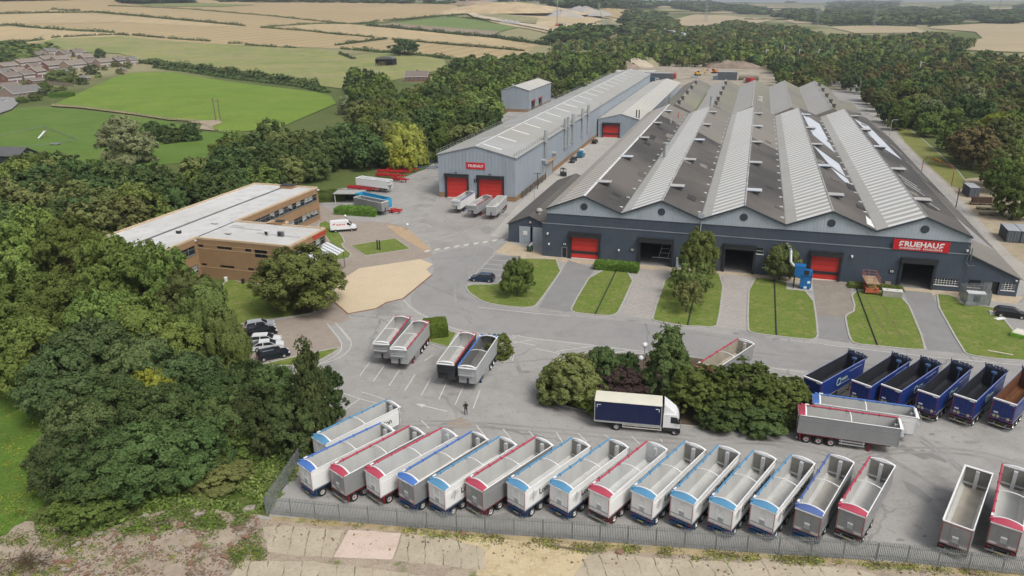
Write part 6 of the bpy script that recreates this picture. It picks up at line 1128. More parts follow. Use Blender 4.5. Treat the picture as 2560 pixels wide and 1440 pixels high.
# ---------------- red chassis stacked at the wood edge, dolly, shelter
def skel(p0, p1, label, colr, z=.6):
    a, b = P(*p0), P(*p1); d = b-a; L = d.length; t = thing('trailer_chassis', label, 'chassis', (a.x, a.y, 0), math.atan2(d.y, d.x), 'bare trailer chassis by the wood'); m_ = MB()
    for s in (.55, -.55): m_.box(0, L-2.5, s-.09, s+.09, z, z+.62); m_.box(L-2.6, L, s-.09, s+.09, z+.25, z+.45)
    for i in range(8): x = i*(L-.4)/7; m_.box(x, x+.2, -1.1 if i in (1, 3, 5) else -.55, 1.1 if i in (1, 3, 5) else .55, z+.35, z+.6)
    part('frame', m_, t, colr); m_ = MB(); [m_.box(L*.7, L*.7+.15, s*.8-.08, s*.8+.08, 0, z+.2) for s in (1, -1)]; [m_.box(.6, .8, s*.8-.08, s*.8+.08, 0, z+.2) for s in (1, -1)]; part('prop', m_, t, C_CHK)
CR = paint('chassis_bright_red', (.42, .022, .028), .45); skel((871, 474), (953, 481), 'bare red chassis in front of the closed white trailer', CR); skel((941, 443), (1014, 447), 'bare red chassis, third from the back of the red stack', CR); skel((945, 437), (1028, 440), 'bare red chassis with pale crossbars in the middle of the red stack', CR, 1.0); skel((968, 430), (1044, 431), 'bare red chassis, second from the back of the stack', CR, .7); skel((991, 424), (1056, 425), 'dark chassis at the back of the red stack', C_CHB, .6); skel((984, 452), (1020, 458), 'short red chassis poking out behind the closed white trailer', CR, .6)
t = thing('towing_dolly', 'red towing dolly sticking out in front of the cyan trailer', 'dolly', P(974, 531), -.35); m_ = MB(); m_.box(0, 3.2, -.9, -.7, .5, .9); m_.box(0, 3.2, .7, .9, .5, .9); m_.box(2.9, 3.2, -.9, .9, .5, .9); m_.box(1.0, 1.4, -.9, .9, .6, 1.1); part('frame', m_, t, RL); wheel(t, .6, .5, .4, .3); wheel(t, .6, -.5, .4, .3)
t = thing('boat_trailer', 'dark blue frame trailer at the end of the red chassis stack', 'trailer', P(1062, 424), .2); m_ = MB(); m_.path([(0, -1, .6), (5, -1, .6), (7, 0, .5), (5, 1, .6), (0, 1, .6), (0, -1, .6)], .12, 6); m_.path([(1, 0, .6), (2.5, 0, 3.0), (4, 0, .6)], .1, 6); part('frame', m_, t, C_CHB)
t = thing('open_shelter', 'grey flat-roofed open shelter beside the parked grey trailer', 'shelter', P(838, 508), -.1); m_ = MB(); m_.box(-.3, 7.3, -.3, 4.3, 2.5, 2.66); part('roof', m_, t, paint('shelter_grey', (.36, .36, .34), .8, 0, .2)); m_ = MB(); [m_.box(x, x+.12, y, y+.12, 0, 2.5) for x in (0, 6.9) for y in (0, 3.9)]; part('post', m_, t, WHITE); m_ = MB(); m_.box(0, 7, 4.0, 4.1, 0, 2.5); part('back_panel', m_, t, BLACK)
t = thing('forklift', 'dark forklift truck in the alley beside the corrugated shed', 'forklift', P(1408, 440), 1.9); m_ = MB(); m_.box(-1.2, 1.0, -.6, .6, .3, 1.2); part('body', m_, t, BLACK); m_ = MB(); [m_.box(x, x+.1, s*.5-.05, s*.5+.05, 1.2, 2.2) for x in (-1, .8) for s in (1, -1)]; m_.box(-1.05, .95, -.6, .6, 2.2, 2.3); part('overhead_guard', m_, t, BLACK); m_ = MB(); [m_.box(1.1, 1.2, s*.35-.06, s*.35+.06, .1, 2.6) for s in (1, -1)]; [m_.box(1.2, 2.3, s*.3-.06, s*.3+.06, .1, .17) for s in (1, -1)]; part('mast', m_, t, GALV); [wheel(t, x, s*.5, .3, .2) for x in (-.8, .7) for s in (1, -1)]
t = thing('sweeper', 'blue and white yard machine beside the hall plinth in the alley', 'machine', P(1452, 393), 1.2); m_ = MB(); m_.box(-2, 2, -.9, .9, .4, 1.3); m_.box(-1.9, .3, -.8, .8, 1.3, 2.2); part('body', m_, t, paint('machine_teal', (.03, .15, .24), .5)); m_ = MB(); m_.box(.6, 2, -.8, .8, 1.3, 2.5); part('cab', m_, t, WHITE); [wheel(t, x, s*.8, .4, .3) for x in (-1.3, 1.3) for s in (1, -1)]
t = thing('utility_pole', 'dark timber pole with a cross arm beside the hall corner', 'pole', LW(-18.0, 57, 0), 0); m_ = MB(); m_.tube((0, 0, 0), (0, 0, 4.6), .13, 8); m_.box(-1, 1, -.06, .06, 4.3, 4.42); part('post', m_, t, paint('pole_brown', (.09, .07, .05), .9))
t = thing('gas_pipe_rack', 'dark pipe rack running along the hall plinth', 'pipe rack', LW(-18.9, 45, 0), -AZ); m_ = MB(); [m_.tube((0, 0, z), (0, 24, z), .09, 6) for z in (.5, .9, 1.3, 1.8)]; [m_.box(-.1, .1, y, y+.1, 0, 2) for y in range(0, 25, 4)]; part('pipes', m_, t, paint('pipe_dark', (.10, .095, .085), .7))
m_ = MB(); m_.tube((0, 0, 0), (0, 0, 4.2), .06, 6); tag(part('sign_post', m_, None, GALV, loc=P(1336, 501)), 'thin grey post in the alley between hall and small shed', 'post')
# timber racks and scrap at the right edge
for px, lab, n in (((2452, 512), 'stack of brown stillages on the bare ground by the trees', 5), ((2470, 524), 'low timber flatbed rack on the bare ground', 1), ((2478, 538), 'greenish timber rack nearest the side road', 1)):
    t = thing('timber_rack', lab, 'rack', P(*px), -AZ+.1); m_ = MB(); m_.box(-2.6, 2.6, -.7, .7, .45, .6); [m_.box(x, x+.15, -.7, .7, 0, .45) for x in (-2.4, -.1, 2.2)]; part('deck', m_, t, paint('rack_wood', (.20, .165, .10), .9)); 
    if n > 1: m_ = MB(); [m_.box(-2.2+i*.5, -1.8+i*.5, -.6, .6, .6, 2.0) for i in range(9)]; part('stacked_frames', m_, t, paint('rack_rust', (.10, .06, .04), .9))
t = thing('board_stack', 'stack of lime green and cream boards at the right edge of the lawn', 'board stack', P(2532, 836), -.9); m_ = MB(); m_.box(0, 6, -1.2, 1.2, .1, .7); m_.box(.1, 5.9, -1.1, 1.1, .7, .78, 1); part('boards', m_, t, [paint('board_lime', (.24, .50, .05), .5), paint('board_cream', (.62, .58, .5), .6)])
for px, rz, lab in (((2500, 798), .3, 'white sheet lying on the asphalt by the lime boards'), ((2481, 784), 1.1, 'small white sheet on the grass behind the black hatchback')): m_ = MB(); m_.box(-.9, .9, -.4, .4, .1, .16); tag(part('loose_sheet', m_, None, WHITE, loc=P(*px), rz=rz), lab, 'sheet')
m_ = MB(); m_.box(-1.6, 1.6, -.15, .15, .1, .2); tag(part('plank', m_, None, paint('plank_pale', (.5, .44, .33), .8), loc=P(2500, 884), rz=-.55), 'pale plank on the bottom right lawn', 'plank'); m_ = MB(); m_.box(-1.5, 1.5, -.07, .07, .06, .16); tag(part('plank', m_, None, paint('plank_dark', (.17, .13, .09), .9), loc=P(1420, 1372), rz=-.2), 'dark plank lying outside the bottom fence', 'plank')
# side road furniture
t = thing('height_gantry', 'red height-limit gantry with yellow board across the grass by the side road', 'gantry', P(2303, 432)); A, B = P(2303, 432), P(2378, 466); dB = B-A; m_ = MB(); m_.tube((0, 0, 0), (0, 0, 3.6), .11, 6); m_.tube((0, 0, 3.6), (dB.x*.12, dB.y*.12, 5.2), .11, 6); m_.tube((dB.x*.12, dB.y*.12, 5.2), (dB.x*.94, dB.y*.94, 5.2), .11, 6); m_.tube((dB.x*.94, dB.y*.94, 5.2), (dB.x, dB.y, 3.9), .11, 6); m_.tube((dB.x, dB.y, 0), (dB.x, dB.y, 3.9), .11, 6); part('frame', m_, t, paint('gantry_red', (.34, .06, .03), .6)); c = dB*.45; m_ = MB(); dd = dB.normalized()*1.8; m_.prism([(c.x-dd.x, c.y-dd.y, 5.0), (c.x+dd.x, c.y+dd.y, 5.0), (c.x+dd.x, c.y+dd.y, 5.7), (c.x-dd.x, c.y-dd.y, 5.7)], (.05, -.1, 0)); part('warning_board', m_, t, paint('board_yellow', (.62, .40, .02), .5))
for px, h_, arm, lab in (((2222, 349), 6.5, 1, 'grey street lamp with curved arm beside the side road'), ((2146, 243), 9, 0, 'pale pole at the far end of the side road'), ((2389, 520), 5, 0, 'dark post beside the lean-to roof edge')):
    t = thing('street_pole', lab, 'pole', P(*px)); m_ = MB(); m_.tube((0, 0, 0), (0, 0, h_), .11, 6)
    if arm: m_.path([(0, 0, h_), (.6, .4, h_+.7), (2.2, 1.4, h_+.6)], .08, 6); m_.box(2.0, 3.0, 1.2, 1.7, h_+.45, h_+.6)
    part('post', m_, t, GALV if 'dark' not in lab else BLACK)
# masts of the railway in the right wood
for x, y in ((1916, 124), (1999, 123), (2048, 122), (2150, 134), (2303, 153), (1962, 113), (1712, 80)):
    p = P(x, y, 11.5); t = tag(part('railway_mast', cached(('mast',), lambda: (lambda k: (k.box(-.35, .35, -.35, .35, 0, 11.5), k.box(-.2, 2.4, -.12, .12, 10.6, 10.9), k.mesh('railway_mast', paint('mast_pale', (.42, .43, .42), .6)))[2])(MB())), None, loc=(p.x, p.y, hgt(p.x, p.y))), 'pale railway mast rising out of the right-hand wood', 'mast', 'railway masts in the wood')
a, b = T(1640, 84), T(1712, 103); d = (b-a); n = 3
for i in range(n):
    p = a+d*(i/n); L = d.length/n*.97; t = thing('train_coach', 'white railway coach crossing behind the wood', 'train', (p.x, p.y, hgt(p.x, p.y)+5.5), math.atan2(d.y, d.x), 'coaches of the white train'); m_ = MB(); m_.box(0, L, -1.4, 1.4, .6, 3.9); part('body', m_, t, paint('coach_white', (.66, .67, .68), .4)); m_ = MB(); m_.box(1, L-1, -1.42, 1.42, 1.9, 2.7); part('windows', m_, t, paint('coach_glass', (.2, .22, .25), .2))
# lattice pylons
def pylon(px, h_, label):
    p = T(*px); t = thing('electricity_pylon', label, 'pylon', (p.x, p.y, hgt(p.x, p.y)-.5), .4, 'electricity pylons'); m_ = MB(); w = h_*.085; lv = [0, .18, .34, .48, .6, .7, .8, .9, 1]; wd = lambda f: w*(1-f*.92)
    for sx, sy in ((1, 1), (1, -1), (-1, -1), (-1, 1)): m_.tube((sx*w, sy*w, 0), (sx*wd(1), sy*wd(1), h_), .2, 4, cap=False)
    for f0, f1 in zip(lv, lv[1:]):
        for ax in range(4):
            q = [(1, 1), (1, -1), (-1, -1), (-1, 1)]; (ax_, ay), (bx, by) = q[ax], q[(ax+1) % 4]; m_.tube((ax_*wd(f0), ay*wd(f0), h_*f0), (bx*wd(f1), by*wd(f1), h_*f1), .1, 4, cap=False); m_.tube((bx*wd(f0), by*wd(f0), h_*f0), (ax_*wd(f1), ay*wd(f1), h_*f1), .1, 4, cap=False)
    PM = paint('pylon_grey', (.30, .32, .33), .6); part('tower', m_, t, PM)
    for f, l in ((.66, 7.5), (.79, 6), (.91, 5)):
        m_ = MB(); z = h_*f
        for s in (1, -1): m_.tube((s*wd(f), 0, z+1.2), (s*l, 0, z), .13, 4); m_.tube((s*wd(f), 0, z-.3), (s*l, 0, z), .13, 4); m_.tube((s*l, 0, z), (s*l, 0, z-2.4), .12, 4)
        part('cross_arm', m_, t, PM)
pylon((2184, 69), 47, 'nearest grey lattice pylon behind the pale stubble strip on the right'); pylon((1764, 57), 44, 'grey lattice pylon in the pale field above the wood'); pylon((2041, 64), 40, 'small lattice pylon between the two right-hand fields'); pylon((1551, 22), 46, 'distant pylon beyond the quarry wood'); pylon((1160, 26), 40, 'distant pylon left of the quarry'); pylon((2496, 30), 46, 'distant pylon at the far right')
t = thing('tower_crane', 'tall thin boom of a drilling rig standing in the quarry', 'crane', T(1393, 67)); m_ = MB(); m_.tube((0, 0, 0), (0, 0, 44), 1.0, 5, r1=.7); m_.tube((0, 0, 43), (-3, 0, 44), .8, 5); part('boom', m_, t, paint('crane_grey', (.33, .33, .33), .6)); m_ = MB(); m_.box(-3, 3, -3, 3, 0, 5); m_.box(3, 9, -3, 2, 0, 6, 1); part('base', m_, t, [paint('rig_red', (.32, .08, .06), .6), MATS['crane_grey']])
t = thing('quarry_crane', 'pale green slanting crane boom at the right of the quarry', 'crane', T(1518, 84)); m_ = MB(); m_.tube((0, 0, 2), (-14, 6, 40), .6, 5); part('boom', m_, t, paint('crane_green', (.30, .42, .38), .6)); m_ = MB(); m_.box(-3, 4, -3, 3, 0, 5); part('base', m_, t, MATS['crane_green'])
for i in range(9): p = T(1249+i*5, 57.5+i*.75); t = thing('site_cabin', 'white site cabin in the row beside the quarry road', 'cabin', (p.x, p.y, p.z), -.35, 'site cabins by the quarry road'); m_ = MB(); m_.box(0, 7.5, 0, 3, .2, 3.4+2.6*(i % 3 == 1)); m_.box(1, 2, -.03, 0, .3, 2.4, 1); m_.box(3.5, 5.5, -.03, 0, 1.4, 2.4, 1); part('wall', m_, t, [paint('cabin_white', (.55, .56, .57), .5), GLASS])
# ---------------- barn, farmhouse, black shed, playground
t = thing('dutch_barn', 'open round-roofed dark barn standing in the pale pasture', 'barn', T(939, 166), -.12); m_ = MB(); Rb = [(10*math.cos(a)*.8+8, 6.0+2.2*math.sin(a)) for a in np.linspace(math.pi, 0, 9)]
for (x0, z0), (x1, z1) in zip(Rb, Rb[1:]): m_.quad((x0, 0, z0), (x1, 0, z1), (x1, 12, z1), (x0, 12, z0))
m_.add([(x, 0.1, z) for x, z in Rb], [tuple(range(9))]); part('roof', m_, t, paint('barn_roof', (.14, .14, .125), .8, 0, .2, .3)); m_ = MB(); [m_.box(x-.15, x+.15, y, y+.3, 0, 6) for x in (.1, 5.3, 10.6, 15.8) for y in (0, 5.8, 11.6)]; part('post', m_, t, BLACK); m_ = MB(); m_.box(0, 16, 11.8, 12, 0, 6); m_.box(0, .1, 0, 12, 2, 6); m_.box(1, 7, 5, 11, 0, 4, 1); part('back_wall', m_, t, [paint('barn_dark', (.05, .05, .045), .9), paint('hay', (.25, .2, .1), .95)])
WB = [paint('house_brick_red', (.20, .095, .07), .9, 0, .15, 1.), paint('house_brick_buff', (.29, .21, .155), .9, 0, .15, 1.), paint('house_brick_brown', (.215, .13, .095), .9, 0, .15, 1.)]; RTILE = [paint('roof_tile_brown', (.185, .15, .13), .85, 0, .15, .6), paint('roof_tile_grey', (.17, .16, .15), .85, 0, .15, .6), paint('roof_tile_buff', (.235, .195, .16), .85, 0, .15, .6)]
def house(p, rz, label, w=9, dp=8, eave=5.1, ridge=7.6, b=0, r=0, front=True, chim=True, group=None, name='house', garage=False, z=None):
    t = thing(name, label, 'house', (p.x, p.y, hgt(p.x, p.y)), rz, group); m_ = MB(); m_.box(0, w, 0, dp, -.5, eave); 
    for x in (0, w): m_.add([(x, 0, eave), (x, dp, eave), (x, dp/2, ridge)], [(0, 1, 2)])
    part('wall', m_, t, WB[b]); m_ = MB()
    for y0, z0, y1, z1 in ((-.35, eave-.22, dp/2, ridge), (dp+.35, eave-.22, dp/2, ridge)): m_.prism([(-.25, y0, z0), (-.25, y1, z1), (-.25, y1, z1+.14), (-.25, y0, z0+.14)], (w+.5, 0, 0))
    rf = part('roof', m_, t, RTILE[r])
    if chim: m_ = MB(); m_.box(w*.5-.35, w*.5+.35, dp*.5-.3, dp*.5+.3, ridge-.5, ridge+.9); part('chimney', m_, rf, WB[0])
    m_ = MB()
    for x in (-.3, w+.24):
        for y0, y1 in ((-.37, dp/2), (dp+.37, dp/2)): m_.prism([(x, y0, eave-.36), (x, y1, ridge-.14), (x, y1, ridge+.16), (x, y0, eave-.06)], (.06, 0, 0))
    m_.box(-.25, w+.25, -.42, -.35, eave-.36, eave-.12); part('barge_board', m_, t, WHITE)
    n = max(2, int(w/2.8)); st = [1.0] if eave < 4 else [1.0, 3.5]
    for zz in st:
        for i in range(n):
            x = (i+.5)*w/n; g = MB(); 
            if zz == 1.0 and i == n//2 and eave > 4: g.box(x-.5, x+.5, -.05, 0, .05, 2.1); part('door', g, t, paint('door_white', (.6, .6, .6), .4)); continue
            g.box(x-.85, x+.85, -.05, -.003, zz, zz+1.2); wf = part('window', g, t, WHITE); g = MB(); g.box(x-.75, x-.05, -.07, -.05, zz+.1, zz+1.1); g.box(x+.05, x+.75, -.07, -.05, zz+.1, zz+1.1); part('pane', g, wf, GLASS)
    if eave > 4 and front: g = MB(); g.box(.3, w-.3, -.03, -.002, 2.4, 3.4); part('weatherboard', g, t, paint('board_white', (.50, .50, .48), .7))
    for zz in st[-1:]: g = MB(); g.box(-.05, -.003, dp*.4, dp*.4+1.1, zz, zz+1.1); wf = part('window', g, t, WHITE); g = MB(); g.box(-.07, -.05, dp*.4+.1, dp*.4+1, zz+.1, zz+1); part('pane', g, wf, GLASS)
    if garage: g = MB(); g.box(1, w-1, -3.2, -.4, 2.5, 2.7); part('porch_roof', g, t, WHITE)
    return t
hc = lambda x, y: T(x*.1484, 100+y*.1484)
GH = 'houses of the estate'
for x, y, rz, w, dp, e, r, b, rf, lab in [(150, 745, -.02, 12, 9, 5.2, 8, 0, 0, 'red brick house with a white-framed gable window, front left of the estate'), (420, 700, -.05, 10, 8, 5.2, 7.6, 2, 0, 'brown brick house with white boarding in front of the red gable house'), (560, 755, -.02, 10, 6, 2.9, 4.2, 0, 0, 'low red brick extension with pale roof behind the front bungalows'), (640, 640, .1, 10, 9, 5.2, 8, 0, 2, 'red brick gabled house left of the large yellow-green tree'), (80, 545, .05, 16, 8, 5.2, 7.6, 2, 2, 'buff-roofed terrace at the left edge of the estate'), (360, 480, .08, 26, 8, 5.2, 7.8, 2, 2, 'long buff-roofed terrace with white fronts in the middle left'), (760, 420, .08, 14, 8, 5.2, 7.8, 2, 2, 'white-gabled terrace right of the long buff terrace'), (960, 420, -.1, 14, 8, 5.2, 7.8, 1, 2, 'house with a broad white bargeboard in the middle of the estate'),
     (830, 530, -.02, 17, 9, 5.2, 8, 0, 2, 'red brick house row above the large yellow-green tree'), (1180, 525, 0, 20, 10, 5.4, 8.6, 1, 2, 'large buff brick house with white window band'), (1500, 475, -.05, 10, 8, 5.2, 7.8, 0, 0, 'narrow red brick house with white upper floor'), (1700, 470, -.05, 16, 8, 5.2, 7.8, 1, 2, 'pair of brown houses with white bay fronts near the meadow'), (1990, 440, -.08, 11, 8, 5.2, 7.8, 0, 1, 'dark red gabled house second from the right end'), (2210, 425, -.1, 9, 8, 5.0, 7.4, 1, 1, 'grey-roofed house at the right end of the estate'),
     (830, 270, .05, 14, 9, 4.8, 7.5, 1, 1, 'dark-roofed pale house at the back of the estate'), (1090, 310, .15, 12, 9, 4.8, 7.8, 2, 0, 'brown gabled house behind the middle terrace'), (1270, 290, -.2, 12, 9, 4.8, 7.8, 2, 0, 'house with a long white bargeboard at the back right'), (240, 200, .0, 16, 9, 4.8, 7.5, 1, 1, 'dark-roofed house among trees at the far left'), (10, 890, -.3, 13, 10, 2.9, 5.6, 0, 0, 'dark-roofed bungalow at the front left corner'), (235, 985, -.12, 20, 12, 3.0, 6.4, 1, 1, 'wide bungalow with a big white-edged gable nearest the meadow'), (560, 560, .05, 11, 8, 5.2, 7.7, 0, 0, 'brown-roofed house squeezed between the red gable house and the long terrace'), (300, 640, 0, 10, 8, 5.2, 7.6, 0, 2, 'red house with buff roof just behind the front left houses'), (1010, 590, .0, 10, 7, 2.8, 4.6, 1, 1, 'low grey-roofed extension under the red brick row'), (640, 330, .1, 13, 9, 5, 7.6, 1, 0, 'brown-roofed house behind the long buff terrace'), (420, 330, .0, 12, 8, 4.8, 7.4, 2, 1, 'grey-roofed house in the trees behind the long terrace'), (1420, 380, -.1, 11, 8, 5, 7.6, 2, 2, 'buff-roofed house behind the narrow red house'), (60, 660, .0, 11, 8, 5, 7.6, 2, 1, 'grey-roofed house at the left edge behind the bungalows'), (1390, 700, .0, 8, 5, 2.6, 3.8, 0, 1, 'small brick garage with grey roof beside the meadow'), (2050, 545, -.1, 6, 4, 2.3, 3.2, 1, 1, 'small pale garden shed by the meadow edge')]:
    house(hc(x, y), rz+1.32, lab, w, dp, e, r, b, rf, True, e > 4, GH)
house(T(1012, 204), -.1, 'dark brown roofed farmhouse hidden in the trees right of the barn', 16, 10, 3.4, 6.8, 0, 0, True, True, None, 'farmhouse'); house(T(1120, 182), .1, 'low grey roof among the trees beyond the farmhouse', 12, 9, 3.4, 6, 2, 1, True, False, None, 'farmhouse')
t = thing('black_hut', 'black timber hut with small white windows at the left edge', 'hut', P(-22, 412), -.25); m_ = MB(); m_.box(0, 12, 0, 8, 0, 3.2); [m_.add([(x, 0, 3.2), (x, 8, 3.2), (x, 4, 5.4)], [(0, 1, 2)]) for x in (0, 12)]; part('wall', m_, t, paint('tarred_wood', (.02, .02, .024), .8)); m_ = MB(); [m_.prism([(-.3, y, z), (-.3, 4, 5.45), (-.3, 4, 5.6), (-.3, y, z+.15)], (12.6, 0, 0)) for y, z in ((-.3, 3.1), (8.3, 3.1))]; part('roof', m_, t, paint('felt_roof', (.10, .10, .105), .9)); m_ = MB(); [m_.box(12.0, 12.06, y, y+.7, 1.2, 2.2) for y in (1.5, 3, 4.5)]; part('window', m_, t, WHITE)
pq = [(-60, 358), (0, 343), (108, 320), (196, 353), (120, 366), (-60, 382)]; t = thing('play_area_railing', 'low grey railing round the little playground', 'railing', T(*pq[0])); o0 = T(*pq[0]); m_ = MB()
for a, b in zip(pq, pq[1:]):
    A, B = T(*a)-o0, T(*b)-o0; n = int((B-A).length/1.2); m_.tube(A+Vector((0, 0, 1.1)), B+Vector((0, 0, 1.1)), .05, 4); m_.tube(A+Vector((0, 0, .6)), B+Vector((0, 0, .6)), .04, 4)
    for i in range(n): p = A.lerp(B, i/n); m_.tube(p, p+Vector((0, 0, 1.1)), .035, 4, cap=False)
part('rails', m_, t, paint('railing_grey', (.22, .25, .24), .7))
t = thing('slide', 'white playground slide on the green playing field', 'slide', T(96, 347), 1.3); m_ = MB(); m_.prism([(0, -.4, .3), (3.6, -.4, 2.6), (4.2, -.4, 2.6), (4.2, -.4, 2.45), (3.7, -.4, 2.4), (0, -.4, .15)], (0, .8, 0)); part('chute', m_, t, paint('chute_white', (.7, .7, .72), .3)); m_ = MB(); [m_.tube((4.3, s*.4, 0), (4.3, s*.4, 3.6), .06, 6) for s in (1, -1)]; [m_.tube((4.3, -.4, .4*k), (4.3, .4, .4*k), .04, 5) for k in range(1, 7)]; part('ladder', m_, t, paint('ladder_red', (.3, .2, .16), .6))
t = thing('picnic_table', 'grey table on the grass below the playground', 'table', T(139, 363), .1); m_ = MB(); m_.box(-1.8, 1.8, -.5, .5, .7, .8); m_.box(-1.8, 1.8, -1, -.7, .4, .46); m_.box(-1.8, 1.8, .7, 1, .4, .46); part('top', m_, t, paint('table_grey', (.3, .32, .33), .6)); m_ = MB(); [m_.box(x, x+.15, -.9, .9, 0, .7) for x in (-1.3, 1.2)]; part('leg', m_, t, BLACK)
for a, b, lab in (((534, 303), (540, 302), 'left pole of the timber twin-pole on the meadow'), ((546, 305), (552, 304), 'right pole of the timber twin-pole on the meadow')):
    t = thing('timber_pole', lab, 'pole', T(*a if False else (a[0]+6, a[1])), 0); m_ = MB(); m_.tube((0, 0, -.3), (0, 0, 10.5), .3, 7, r1=.22); m_.box(-.9, .9, -.08, .08, 9.2, 9.4); part('post', m_, t, paint('pole_timber', (.17, .145, .11), .9))
fp = [(131, 263), (201, 269), (270, 277), (336, 286), (420, 300), (500, 312), (545, 331), (590, 333)]; o0 = T(*fp[0]); t = thing('post_and_wire_fence', 'thin post and wire fence between the two green fields', 'fence', o0); m_ = MB(); w_ = MB()
for a, b in zip(fp, fp[1:]):
    A, B = T(*a)-o0, T(*b)-o0; n = max(1, int((B-A).length/3.5))
    for i in range(n): p = A.lerp(B, i/n); m_.tube(p, p+Vector((0, 0, 1.3)), .09, 5)
    for z in (.5, .9, 1.2): w_.tube(A+Vector((0, 0, z)), B+Vector((0, 0, z)), .02, 3, cap=False)
part('posts', m_, t, MATS['pole_timber']); part('wire', w_, t, GALV)
m_ = MB(); A, B = hc(800, 750), hc(1240, 790); tag(part('garden_fence', (lambda k: (k.prism([(0, 0, 0), (B.x-A.x, B.y-A.y, 0), (B.x-A.x, B.y-A.y, 2.4), (0, 0, 2.4)], (0, .2, 0)), k)[1])(MB()), None, paint('fence_timber', (.29, .235, .17), .9, 0, .2, .5), loc=A), 'brown board garden fence behind the bungalows', 'fence')
# ================================================================ plants
def leafmat(name, c1, c2, c3=None, trans=.18, var=.17):
    if name in MATS: return MATS[name]
    n = NT(name); g = n.n('ShaderNodeNewGeometry'); oi = n.n('ShaderNodeObjectInfo'); c3 = c3 or mul(c1, .6)
    q = n.mix(g.outputs['Random Per Island'], c1, c2); f = n.noise(n.co('Object'), .45, 3, .6, .38, .64); q = n.mix(n.math('MULTIPLY', f, .65), q, c3)
    h = n.n('ShaderNodeHueSaturation'); n.l(q, h.inputs['Color']); v = n.n('ShaderNodeMapRange'); v.inputs[3].default_value = 1.45-var*2.3; v.inputs[4].default_value = 1.45+var*2.9; n.l(oi.outputs['Random'], v.inputs[0]); n.l(v.outputs[0], h.inputs['Value'])
    v2 = n.n('ShaderNodeMapRange'); v2.inputs[3].default_value = .475; v2.inputs[4].default_value = .512; n.l(n.math('FRACT', n.math('MULTIPLY', oi.outputs['Random'], 7.31)), v2.inputs[0]); n.l(v2.outputs[0], h.inputs['Hue'])
    m_ = n.out(h.outputs[0], .7, 0, .08); t = n.n('ShaderNodeBsdfTranslucent'); n.l(h.outputs[0], t.inputs[0]); mx = n.n('ShaderNodeMixShader'); mx.inputs[0].default_value = trans
    o = n.t.nodes['Material Output']; n.l(n.b.outputs[0], mx.inputs[1]); n.l(t.outputs[0], mx.inputs[2]); n.l(mx.outputs[0], o.inputs[0]); MATS[name] = m_; return m_
LM = dict(mid=leafmat('leaf_mid', (.070, .102, .024), (.118, .152, .038), (.045, .07, .018)), row=leafmat('leaf_row', (.085, .122, .028), (.135, .175, .045), (.055, .085, .02)), dark=leafmat('leaf_dark', (.042, .070, .023), (.074, .108, .036), (.026, .046, .015)), olive=leafmat('leaf_olive', (.085, .105, .034), (.13, .145, .05), (.05, .065, .022)),
    blue=leafmat('leaf_bluegreen', (.050, .078, .028), (.092, .122, .048), (.03, .05, .018)), birch=leafmat('leaf_birch', (.075, .105, .03), (.115, .15, .045), (.05, .075, .022)), silver=leafmat('leaf_silver', (.125, .15, .07), (.175, .20, .10), (.085, .105, .048)), yellow=leafmat('leaf_yellow', (.21, .225, .04), (.29, .29, .07), (.14, .17, .035)),
    conifer=leafmat('leaf_conifer', (.032, .056, .022), (.075, .095, .03), (.02, .036, .014)), lime=leafmat('leaf_lime', (.105, .145, .04), (.155, .19, .055), (.06, .09, .025)), purple=leafmat('leaf_purple', (.045, .027, .03), (.08, .05, .045), (.028, .02, .02)), hedge=leafmat('leaf_hedge', (.07, .125, .02), (.11, .165, .03), (.045, .085, .015)), hedgeo=leafmat('leaf_hedge_olive', (.058, .086, .02), (.092, .122, .032), (.038, .058, .014)), far=leafmat('leaf_far', (.052, .078, .030), (.078, .105, .042), (.034, .052, .02)),
    gold=leafmat('leaf_gold', (.17, .20, .03), (.30, .29, .04), (.08, .12, .02)), rust=leafmat('leaf_rusty', (.10, .085, .035), (.14, .12, .05), (.06, .07, .025)))
BARK = paint('bark', (.10, .08, .06), .95, 0, .3, 2.)
def np_mesh(name, V, mat, nq):
    me = bpy.data.meshes.new(name); V = np.asarray(V, np.float32).reshape(-1, 3); me.vertices.add(len(V)); me.vertices.foreach_set('co', V.ravel()); me.loops.add(nq*4); me.loops.foreach_set('vertex_index', np.arange(nq*4, dtype=np.int32)); me.polygons.add(nq); me.polygons.foreach_set('loop_start', np.arange(0, nq*4, 4, dtype=np.int32)); me.polygons.foreach_set('loop_total', np.full(nq, 4, np.int32)); me.update(calc_edges=True)
    if mat: me.materials.append(mat)
    return me
def unit(v): return v/np.maximum(np.linalg.norm(v, axis=-1, keepdims=True), 1e-6)
def quads(c, nrm, s, rng, asp=1.5):
    nrm = unit(nrm); a = unit(np.cross(nrm, rng.normal(size=nrm.shape))); b = np.cross(nrm, a); s = s[:, None]; a = a*s*asp*.5; b = b*s*.5
    return np.stack([c-a-b*.5, c-a*.15+b*-1, c+a+b*.35, c+a*.05+b*1], 1)
PROF = dict(clip=lambda t: np.sqrt(np.clip(1-(t/1.0)**2.6, 0, 1)), open=lambda t: np.sqrt(np.clip(1-((t-.42)/np.where(t > .42, .58, .5))**2, 0, 1)), dome=lambda t: np.sqrt(np.clip(1-((t-.42)/np.where(t > .42, .58, .5))**2, 0, 1)), cone=lambda t: np.clip((1-t), 0, 1)**1.0*np.clip(t*8, .3, 1), tall=lambda t: np.sqrt(np.clip(1-((t-.38)/np.where(t > .38, .62, .45))**2, 0, 1))**.8, bush=lambda t: np.sqrt(np.clip(1-((t-.25)/np.where(t > .25, .75, .5))**2, 0, 1)), weep=lambda t: np.sqrt(np.clip(1-((t-.3)/np.where(t > .3, .7, .6))**2, 0, 1)))
